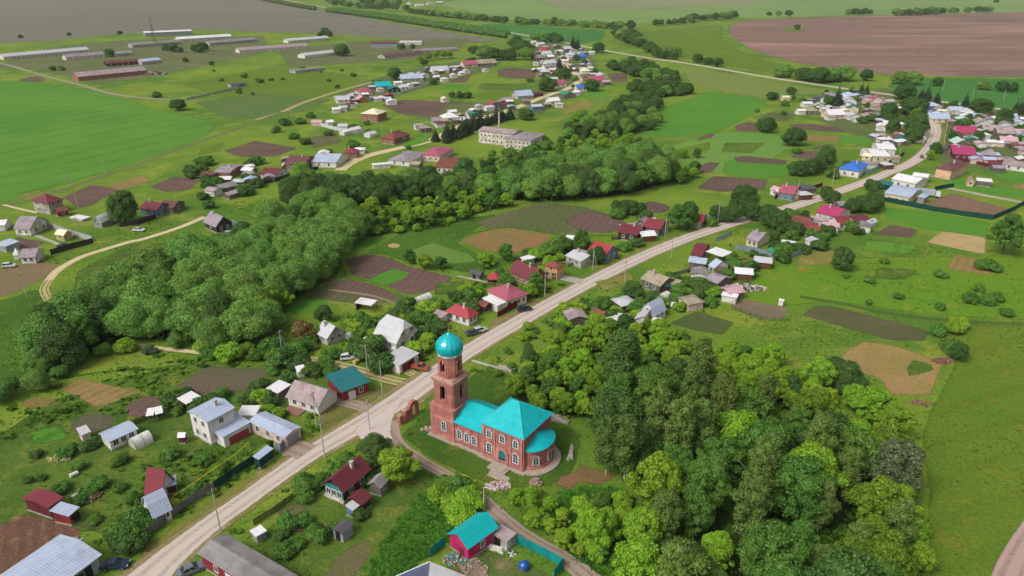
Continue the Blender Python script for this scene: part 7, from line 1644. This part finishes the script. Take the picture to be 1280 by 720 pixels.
# far belts and rows
def row(px, spacing, kind, h, group, jit=.25):
    w = [P(*q).xy for q in px]
    if px[0][1] < 40: spacing *= .7
    for a, b in zip(w[:-1], w[1:]):
        n = max(1, int((b-a).length/spacing))
        for i in range(n):
            p = a+(b-a)*((i+random.uniform(.2, .8))/n); k = kind if isinstance(kind, str) else random.choice(kind)
            tree(k, p.x+random.uniform(-1, 1)*spacing*jit, p.y+random.uniform(-1, 1)*spacing*jit, h*random.uniform(.82, 1.2), None, group, random.uniform(.95, 1.25)); TREES.append((p.x, p.y))
row([(545, 178), (560, 172), (585, 164), (610, 156), (640, 148)], 4.6, 'spruce', 11, 'conifers of the school row'); row([(552, 180), (575, 172), (592, 166)], 5, 'spruce', 10, 'conifers of the school row'); row([(640, 148), (665, 150)], 7, 'dark', 10, 'trees behind the school')
row([(584, 66), (608, 70), (604, 74)], 12, 'dark', 14, 'dark trees at the end of the far street'); row([(612, 76), (632, 74), (645, 76), (662, 75)], 9, 'dark', 17, 'dark trees at the end of the far street'); row([(644, 60), (662, 66)], 11, 'dark', 16, 'dark trees at the end of the far street'); row([(668, 52), (685, 53), (703, 54)], 10, 'dark', 17, 'dark trees at the end of the far street')
for k, x, y, h in (('spruce', 716, 61, 20), ('spruce', 722, 61, 16), ('dark', 748, 66, 16), ('spruce', 699, 86, 15), ('dark', 706, 98, 13), ('dark', 699, 98, 11), ('dark', 684, 114, 15), ('dark', 740, 114, 13), ('dark', 733, 113, 8), ('dark', 720, 76, 9), ('dark', 730, 82, 9),
                   ('dark', 494, 99, 14), ('dark', 428, 70, 18), ('dark', 424, 69, 12), ('dark', 407, 45, 16), ('dark', 412, 46, 12), ('dark', 400, 46, 9), ('dark', 502, 62, 10), ('dark', 516, 61, 8), ('dark', 138, 71, 12), ('dark', 209, 64, 12), ('dark', 218, 65, 13), ('dark', 225, 66, 9), ('dark', 244, 65, 12), ('dark', 255, 64, 14), ('dark', 250, 66, 9),
                   ('dark', 265, 82, 6), ('dark', 232, 78, 7), ('dark', 150, 44, 9), ('dark', 87, 45, 7), ('dark', 26, 48, 7), ('bush', 66, 88, 4), ('bush', 78, 88, 4), ('bush', 196, 122, 4), ('bush', 378, 89, 4), ('dark', 542, 106, 8), ('dark', 530, 82, 9), ('bright', 535, 76, 9), ('bright', 545, 74, 9), ('bright', 555, 74, 9), ('bright', 525, 79, 8), ('bright', 562, 73, 9),
                   ('dark', 575, 123, 7), ('dark', 585, 123, 7), ('dark', 565, 122, 6), ('dark', 1045, 132, 0.1), ('spruce', 1046, 132, 17), ('dark', 1035, 131, 9), ('spruce', 1076, 118, 11), ('spruce', 1083, 118, 10), ('dark', 1125, 124, 14), ('dark', 1133, 122, 14), ('dark', 1141, 146, 16), ('dark', 1147, 142, 14), ('dark', 1136, 143, 15), ('dark', 1143, 170, 14), ('dark', 1141, 179, 11), ('yellow', 1144, 150, 8),
                   ('dark', 1111, 144, 8), ('dark', 1114, 167, 9), ('dark', 988, 118, 8), ('dark', 985, 182, 9), ('dark', 994, 182, 10), ('dark', 963, 125, 8), ('dark', 968, 124, 7), ('dark', 958, 166, 9), ('dark', 951, 164, 7), ('spruce', 1151, 124, 11), ('spruce', 1158, 126, 14), ('spruce', 1170, 130, 12), ('spruce', 1206, 134, 12), ('dark', 1252, 153, 9), ('dark', 1258, 153, 8), ('spruce', 1268, 142, 11), ('spruce', 1273, 143, 12), ('spruce', 1278, 143, 12),
                   ('dark', 1168, 192, 6), ('bright', 1162, 200, 5), ('dark', 1012, 219, 8), ('dark', 1000, 220, 7), ('dark', 1022, 216, 8), ('dark', 990, 219, 6), ('bush', 1040, 222, 4), ('dark', 1058, 214, 5), ('dark', 1063, 266, 6), ('dark', 1075, 265, 7), ('dark', 1085, 266, 8), ('dark', 1092, 262, 7), ('dark', 1040, 255, 6), ('dark', 1032, 250, 6), ('dark', 1094, 243, 6), ('dark', 1086, 238, 5), ('bush', 1102, 246, 3),
                   ('dark', 965, 287, 8), ('dark', 974, 290, 8), ('dark', 960, 281, 8), ('dark', 982, 292, 6), ('dark', 996, 294, 5), ('bush', 1064, 288, 3.5), ('bush', 1014, 296, 3), ('dark', 895, 275, 6), ('dark', 905, 278, 6), ('dark', 915, 277, 7), ('dark', 940, 275, 7), ('bush', 889, 282, 3), ('dark', 790, 268, 6), ('dark', 780, 268, 6), ('dark', 770, 266, 5), ('dark', 800, 268, 5),
                   ('bush', 1232, 337, 3.4), ('bush', 1226, 336, 3), ('bush', 1240, 339, 3), ('bush', 1188, 440, 3), ('bush', 1170, 418, 3), ('bush', 1212, 378, 3), ('bush', 1234, 380, 2.6), ('bush', 1246, 376, 2.6), ('brightbush', 1192, 416, 3), ('brightbush', 1198, 410, 3)):
    if h < 1: continue
    tpx(k, x, y, h)
row([(410, 5), (440, 9), (470, 12), (515, 15)], 26, ['dark', 'maple'], 17, 'trees of the far belt'); row([(450, 4), (500, 8)], 26, ['dark', 'maple'], 17, 'trees of the far belt'); row([(515, 17), (560, 22), (600, 26), (634, 29)], 17, ['dark', 'willow'], 15, 'trees of the far belt')
row([(642, 30), (720, 33)], 15, ['dark', 'willow'], 15, 'trees of the far belt'); row([(725, 34), (760, 36), (792, 36)], 15, ['dark', 'willow'], 16, 'trees of the far belt')
row([(770, 46), (782, 50), (795, 58)], 10, ['dark', 'willow'], 16, 'trees along the upper river'); row([(780, 44), (796, 52), (800, 60)], 10, ['dark', 'willow'], 15, 'trees along the upper river'); row([(806, 64), (820, 67), (848, 72)], 11, ['dark', 'willow'], 14, 'trees along the upper river'); row([(818, 71), (846, 75)], 11, ['dark'], 12, 'trees along the upper river')
row([(815, 32), (850, 30), (872, 29)], 22, ['dark', 'willow'], 13, 'field edge trees on the horizon'); row([(858, 27), (890, 25), (920, 22)], 22, ['dark'], 16, 'field edge trees on the horizon'); row([(960, 20), (992, 20)], 22, ['dark'], 14, 'field edge trees on the horizon'); row([(1055, 19), (1090, 18)], 20, ['dark'], 16, 'field edge trees on the horizon')
row([(1118, 20), (1145, 19), (1180, 17)], 20, ['dark'], 18, 'field edge trees on the horizon'); row([(1185, 16.5), (1240, 15)], 24, ['dark'], 15, 'field edge trees on the horizon'); row([(1238, 4), (1250, 4)], 26, ['dark'], 14, 'field edge trees on the horizon')
row([(870, 78), (890, 82), (904, 84)], 10, ['dark', 'willow'], 11, 'roadside trees by the plowed field'); row([(962, 95), (990, 98), (1015, 102)], 8, ['dark'], 13, 'roadside trees by the plowed field'); row([(1018, 103), (1040, 102), (1066, 101)], 7.5, ['dark'], 15, 'roadside trees by the plowed field'); row([(1080, 101), (1096, 102)], 8, ['dark'], 14, 'roadside trees by the plowed field'); row([(1120, 105), (1150, 106)], 8, ['dark'], 13, 'roadside trees by the plowed field')
row([(1242, 114), (1258, 115), (1272, 116)], 7, ['dark'], 11, 'roadside trees by the plowed field'); row([(1168, 107), (1172, 107)], 6, 'dark', 8, 'roadside trees by the plowed field'); row([(1226, 112), (1230, 112)], 6, 'dark', 9, 'roadside trees by the plowed field'); tpx('dark', 996, 37, 11)
row([(845, 200), (862, 196), (878, 200)], 7, ['maple', 'bright'], 5, 'scrub by the river bend'); row([(840, 228), (870, 215), (850, 232)], 6, ['bright', 'maple'], 6, 'scrub by the river bend'); row([(600, 335), (618, 331), (640, 326)], 4.5, ['maple', 'bright'], 6, 'bushes behind the red gazebo'); row([(505, 330), (520, 332), (545, 337), (566, 342)], 5, ['bright', 'maple'], 5, 'bushes along the reed bed'); 
row([(765, 270), (790, 276), (812, 276)], 5, ['bush', 'darkbush'], 3.4, 'bushes along the fallow plot'); row([(690, 316), (706, 312), (700, 322)], 5, ['maple', 'bush'], 4.5, 'bushes beside the grey annexe'); row([(750, 322), (770, 316), (800, 308)], 5, ['bush', 'darkbush'], 2.6, 'bushes along the yellow verge')
# windbreak of two clipped rows along the highway: each long clipped hedge is one thing
def hedge(label, px, w, h, m):
    c = catmull([Vector((P(*q).x, P(*q).y, 0)) for q in px], 5); o = c[0]; lob = []
    for i in range(len(c)-1):
        a, b = c[i]-o, c[i+1]-o; n = max(1, int((b-a).length/(w*.42)))
        for j in range(n):
            p = a+(b-a)*(j/n); lob.append((p.x+rng.normal()*w*.08, p.y+rng.normal()*w*.08, h*.5+rng.normal()*.3, w*.5*(.9+.3*rng.random()), h/w*.95))
    me = mesh_from('hedge', *crown_data(lob, len(lob)*60, .9, 0, rng, .9), [LEAF[m]]); ob = bpy.data.objects.new('hedge', me); COL.objects.link(ob); ob.location = o; tag(ob, label, 'hedge')
hedge('long straight dark windbreak hedge from the crossing to the right along the highway', [(409, 15), (470, 23), (540, 34), (600, 43), (633, 48)], 9, 9, 'dark')
hedge('shorter dark windbreak hedge left of the crossing along the highway', [(318, -2), (355, 6), (394, 13)], 9, 9, 'dark')
hedge('second thinner windbreak hedge between the highway and the dark hedge', [(416, 12), (470, 19.5), (540, 30), (600, 38.5), (636, 44)], 6, 7, 'maple')
# garden bushes
def bushes(poly, n, kinds, h0, h1, group):
    w = [P(*q).xy for q in poly]; pl = [(p.x, p.y) for p in w]; xs = [p[0] for p in pl]; ys = [p[1] for p in pl]; k = 0; t = 0
    while k < n and t < n*40:
        t += 1; x, y = random.uniform(min(xs), max(xs)), random.uniform(min(ys), max(ys))
        if not inside(pl, np.array(x), np.array(y)) or masked(x, y) == 1: continue
        if any((x-a)**2+(y-b)**2 < 4 for a, b in TREES): continue
        if any((x-a)**2+(y-b)**2 < r*r for a, b, r in HOUSES): continue
        tree(random.choice(kinds), x, y, random.uniform(h0, h1), None, group, random.uniform(.9, 1.4)); TREES.append((x, y)); k += 1
bpy.context.view_layer.update()
HOUSES = []
for o in list(COL.objects):
    if o.parent is None and o.get('category') in ('house', 'shed', 'barn', 'garage', 'hall', 'outbuilding', 'cabin', 'church', 'greenhouse', 'workshop', 'car', 'gazebo'):
        bb = [c.matrix_world @ Vector(v) for c in o.children if c.type == 'MESH' for v in c.bound_box]
        if bb:
            cx, cy = sum(v.x for v in bb)/len(bb), sum(v.y for v in bb)/len(bb); HOUSES.append((cx, cy, max((v.xy-Vector((cx, cy))).length for v in bb)*.8))
for q, n, ks, a, b, g in (
  ([(310, 440), (400, 420), (440, 400), (560, 400), (540, 440), (470, 470), (420, 470), (340, 480)], 36, ['bush', 'darkbush', 'bush', 'brightbush'], 1.6, 4.2, 'garden bushes by the teal-roofed hall'),
  ([(200, 500), (330, 480), (400, 510), (390, 540), (300, 500), (220, 520)], 16, ['bush', 'darkbush', 'brightbush'], 1.4, 2.8, 'garden bushes behind the white house'),
  ([(40, 560), (120, 560), (215, 560), (300, 580), (250, 620), (160, 660), (90, 650), (20, 600)], 22, ['bush', 'darkbush', 'bush'], .9, 2.2, 'garden bushes on the left lawn'),
  ([(150, 660), (180, 650), (172, 690), (140, 690)], 9, ['darkbush', 'bush'], 1.8, 3.2, 'bushes by the grey board fence'),
  ([(370, 600), (420, 585), (470, 560), (490, 570), (455, 640), (420, 690), (330, 700)], 16, ['bush', 'darkbush'], 1.0, 2.6, 'bushes in the cottage garden'),
  ([(555, 608), (588, 618), (594, 640), (570, 655), (548, 640)], 8, ['brightbush', 'bush'], 1.8, 3.2, 'bushes behind the pink-walled house'),
  ([(470, 395), (560, 370), (600, 360), (620, 350), (690, 300), (730, 305), (700, 340), (640, 370), (560, 410), (540, 430)], 34, ['bush', 'darkbush', 'brightbush'], 1.4, 3.6, 'bushes between the roadside houses'),
  ([(700, 395), (760, 372), (800, 350), (880, 340), (905, 320), (960, 320), (940, 350), (900, 380), (830, 395), (750, 415)], 44, ['bush', 'darkbush', 'brightbush'], 1.4, 3.6, 'bushes of the gardens right of the road'),
  ([(640, 415), (700, 385), (760, 375), (740, 405), (680, 425), (640, 445)], 16, ['bush', 'bush', 'brightbush'], .8, 2.0, 'rank bushes on the slope beside the road'),
  ([(610, 445), (650, 430), (660, 470), (640, 500), (600, 480)], 7, ['bush', 'darkbush'], .9, 1.8, 'low bushes between the church and the scrub'),
  ([(930, 300), (1000, 270), (1060, 265), (1090, 290), (1030, 310), (980, 330)], 24, ['bush', 'darkbush', 'dark'], 2, 4.5, 'bushes around the road fork houses'),
  ([(230, 205), (330, 205), (320, 240), (260, 262), (230, 240)], 18, ['bush', 'darkbush'], 2, 4.5, 'bushes around the sandy yard'),
  ([(330, 150), (420, 145), (520, 165), (520, 190), (420, 200), (330, 190)], 14, ['darkbush', 'bush'], 2, 4.5, 'bushes along the far street start'),
  ([(420, 125), (520, 85), (620, 70), (600, 95), (500, 118), (440, 134)], 16, ['dark', 'darkbush'], 3, 5.5, 'garden trees of the upper far street'),
  ([(600, 140), (700, 118), (760, 110), (765, 92), (710, 55), (665, 52), (668, 96), (640, 118)], 20, ['dark', 'darkbush'], 3, 6, 'garden trees of the far street'),
  ([(990, 125), (1060, 112), (1130, 125), (1130, 175), (1060, 150), (1000, 145)], 22, ['dark', 'darkbush'], 3, 6, 'garden trees of the far village'),
  ([(1140, 128), (1280, 145), (1290, 200), (1200, 200), (1180, 165), (1140, 150)], 30, ['dark', 'darkbush', 'maple'], 3, 6, 'garden trees of the right village'),
  ([(240, 90), (420, 85), (480, 100), (420, 120), (300, 120)], 16, ['bush', 'darkbush'], 1.8, 3.6, 'bushes on the weedy meadow'),
  ([(560, 220), (690, 170), (690, 205), (600, 215)], 14, ['dark', 'bush', 'bright'], 3, 6, 'bushes below the school'),
  ([(850, 130), (1000, 130), (1000, 200), (860, 200)], 6, ['bush', 'darkbush'], 2, 3.5, 'bushes on the striped fields'),
  ([(1000, 330), (1240, 325), (1280, 400), (1050, 380)], 9, ['bush'], 1.2, 2.2, 'low bushes on the bright meadow')):
    bushes(q, n, ks, a, b, g)
print('TREES', cnt, len(TREES))

# ------------------------------------------------------------------ uncountable ground cover: tussocks and rank weeds near the camera
def cover(name, n, poly, size, mat, only=None, quads=3, tall=.8, dens=None):
    w = [P(*q).xy for q in poly]; pl = [(p.x, p.y) for p in w]; xs = [p[0] for p in pl]; ys = [p[1] for p in pl]
    X = rng.uniform(min(xs), max(xs), n); Y = rng.uniform(min(ys), max(ys), n); k = inside(pl, X, Y)
    i = np.clip((X-MASK_X0).astype(int), 0, MASK_W-1); j = np.clip((Y-MASK_Y0).astype(int), 0, MASK_H-1); mv = MASK[j, i]
    k &= (mv != 1) if only is None else (mv == only)
    # patchy: tussocks gather in drifts
    f = np.sin(X*.11+np.sin(Y*.07)*2)+np.sin(Y*.13+np.sin(X*.05)*2)+rng.normal(size=n)*.9
    k &= f > (-.4 if dens is None else dens)
    hx = np.array([h[0] for h in HOUSES]); hy = np.array([h[1] for h in HOUSES]); hr = np.array([h[2] for h in HOUSES])
    X, Y = X[k], Y[k]
    ok = np.ones(len(X), bool)
    for a, b, c in zip(hx, hy, hr*.75): ok &= (X-a)**2+(Y-b)**2 > c*c
    X, Y = X[ok], Y[ok]; n = len(X); V = []
    s = size*(.5+rng.random(n)**2*1.2)
    for q in range(quads):
        a = rng.uniform(0, 6.28, n); ca, sa = np.cos(a), np.sin(a); t = rng.uniform(-.5, .5, n)*s; lean = rng.uniform(.2, .8, n)*s; hh = s*tall*(.6+.6*rng.random(n)); ox, oy = X+rng.normal(size=n)*s*.3, Y+rng.normal(size=n)*s*.3
        V.append(np.stack([np.stack([ox-ca*s*.5, oy-sa*s*.5, np.zeros(n)], 1), np.stack([ox+ca*s*.5, oy+sa*s*.5, np.zeros(n)], 1),
                           np.stack([ox+ca*s*.35-sa*lean, oy+sa*s*.35+ca*lean, hh], 1), np.stack([ox-ca*s*.4-sa*lean, oy-sa*s*.4+ca*lean, hh*.85], 1)], 1))
    V = np.concatenate(V).reshape(-1, 3); Q = np.arange(len(V)).reshape(-1, 4)
    o = bpy.data.objects.new(name, mesh_from(name, V, np.zeros((0, 3), int), Q, [mat])); COL.objects.link(o); tag(o, kind='stuff'); return n
def blade_mat(name, c, c2, c3):
    m, nt, out = newmat(name); pos = nt.nodes.new('ShaderNodeNewGeometry').outputs['Position']
    n1 = noise(nt, pos, .09, 4, .65); n2 = noise(nt, pos, .9, 3, .7)
    col = mixc(nt, ramp(nt, n1, .35, .65), L4(c), L4(c2)); col = mixc(nt, ramp(nt, n2, .55, .72), col, L4(c3))
    d = nt.nodes.new('ShaderNodeBsdfDiffuse'); t = nt.nodes.new('ShaderNodeBsdfTranslucent'); nt.links.new(col, d.inputs[0]); nt.links.new(col, t.inputs[0]); x = nt.nodes.new('ShaderNodeMixShader'); x.inputs[0].default_value = .35
    nt.links.new(d.outputs[0], x.inputs[1]); nt.links.new(t.outputs[0], x.inputs[2]); nt.links.new(x.outputs[0], out.inputs['Surface']); return m
b1 = blade_mat('grass blades', (102, 136, 48), (90, 126, 44), (126, 142, 54)); b2 = blade_mat('weed leaves', (78, 118, 40), (92, 130, 44), (112, 142, 48))
b3 = blade_mat('potato leaves', (84, 132, 46), (74, 122, 42), (104, 148, 54))
n1 = cover('grass', 90000, [(-60, 740), (-60, 330), (300, 250), (700, 250), (1340, 330), (1340, 740)], .32, b1, None, 3, .45, .25)
n2 = cover('weeds', 12000, [(-60, 740), (-60, 520), (100, 445), (420, 400), (600, 350), (900, 300), (970, 325), (870, 400), (640, 440), (560, 500), (500, 560), (330, 740)], .9, b2, None, 6, .5, .9)
n3 = cover('undergrowth', 26000, [(-60, 740), (-60, 380), (300, 230), (700, 230), (1200, 400), (1240, 740)], 1.0, b2, 3, 6, .7, -.2)
n4 = cover('rank_weeds', 34000, [(320, 740), (450, 560), (800, 580), (800, 740)], .6, b3, 2, 6, .38, -9)
print('COVER', n1, n2, n3, n4)
# ------------------------------------------------------------------ air, light, camera
give_labels()
def haze():
    mb = MB(); mb.box((0, 3000, -1), (9000, 8600, 95)); o = mb.build('haze', []); m = bpy.data.materials.new('haze'); m.use_nodes = True; nt = m.node_tree; nt.nodes.clear()
    out = nt.nodes.new('ShaderNodeOutputMaterial'); v = nt.nodes.new('ShaderNodeVolumePrincipled'); v.inputs['Color'].default_value = (.82, .88, .95, 1); v.inputs['Density'].default_value = HAZE; nt.links.new(v.outputs[0], out.inputs['Volume'])
    o.data.materials.clear(); o.data.materials.append(m); tag(o, kind='stuff')
HAZE = 0.00005
if HAZE: haze()
W = bpy.data.worlds.new('World'); SC.world = W; W.use_nodes = True; nt = W.node_tree
bg = nt.nodes['Background']; sky = nt.nodes.new('ShaderNodeTexSky'); sky.sky_type = 'NISHITA'; sky.sun_disc = False
SUN_EL, SUN_ROT = math.radians(48), math.radians(232)
sky.sun_elevation = SUN_EL; sky.sun_rotation = SUN_ROT; sky.air_density = 1.0; sky.dust_density = 6.0; sky.ozone_density = 1.0
hs = nt.nodes.new('ShaderNodeHueSaturation'); hs.inputs['Saturation'].default_value = .22; nt.links.new(sky.outputs[0], hs.inputs['Color']); nt.links.new(hs.outputs[0], bg.inputs['Color'])
bg.inputs['Strength'].default_value = .13
sl = bpy.data.lights.new('sun', 'SUN'); sl.energy = 1.2; sl.angle = math.radians(16); sl.color = (1, .96, .90); so = bpy.data.objects.new('sun', sl); COL.objects.link(so)
# sky sun_rotation turns clockwise from +Y
d = Vector((math.sin(SUN_ROT)*math.cos(SUN_EL), math.cos(SUN_ROT)*math.cos(SUN_EL), math.sin(SUN_EL)))
so.rotation_euler = d.to_track_quat('Z', 'Y').to_euler(); so.location = (0, 0, 200)
cd = bpy.data.cameras.new('camera'); cam = bpy.data.objects.new('camera', cd); COL.objects.link(cam); SC.camera = cam
cam.location = (0, 0, CH); cam.rotation_euler = (math.pi/2-TH, 0, 0); cd.sensor_width = 36; cd.lens = FL/1280*36; cd.clip_start = .5; cd.clip_end = 40000
SC.view_settings.view_transform = 'Standard'; SC.view_settings.look = 'None'; SC.view_settings.exposure = 0.04; SC.view_settings.gamma = 1; SC.view_settings.use_curve_mapping = False
SC.cycles.use_denoising = True; SC.cycles.transparent_max_bounces = 24; SC.cycles.max_bounces = 6; SC.cycles.diffuse_bounces = 2; SC.cycles.volume_bounces = 1; SC.cycles.use_adaptive_sampling = True; SC.cycles.adaptive_threshold = .015
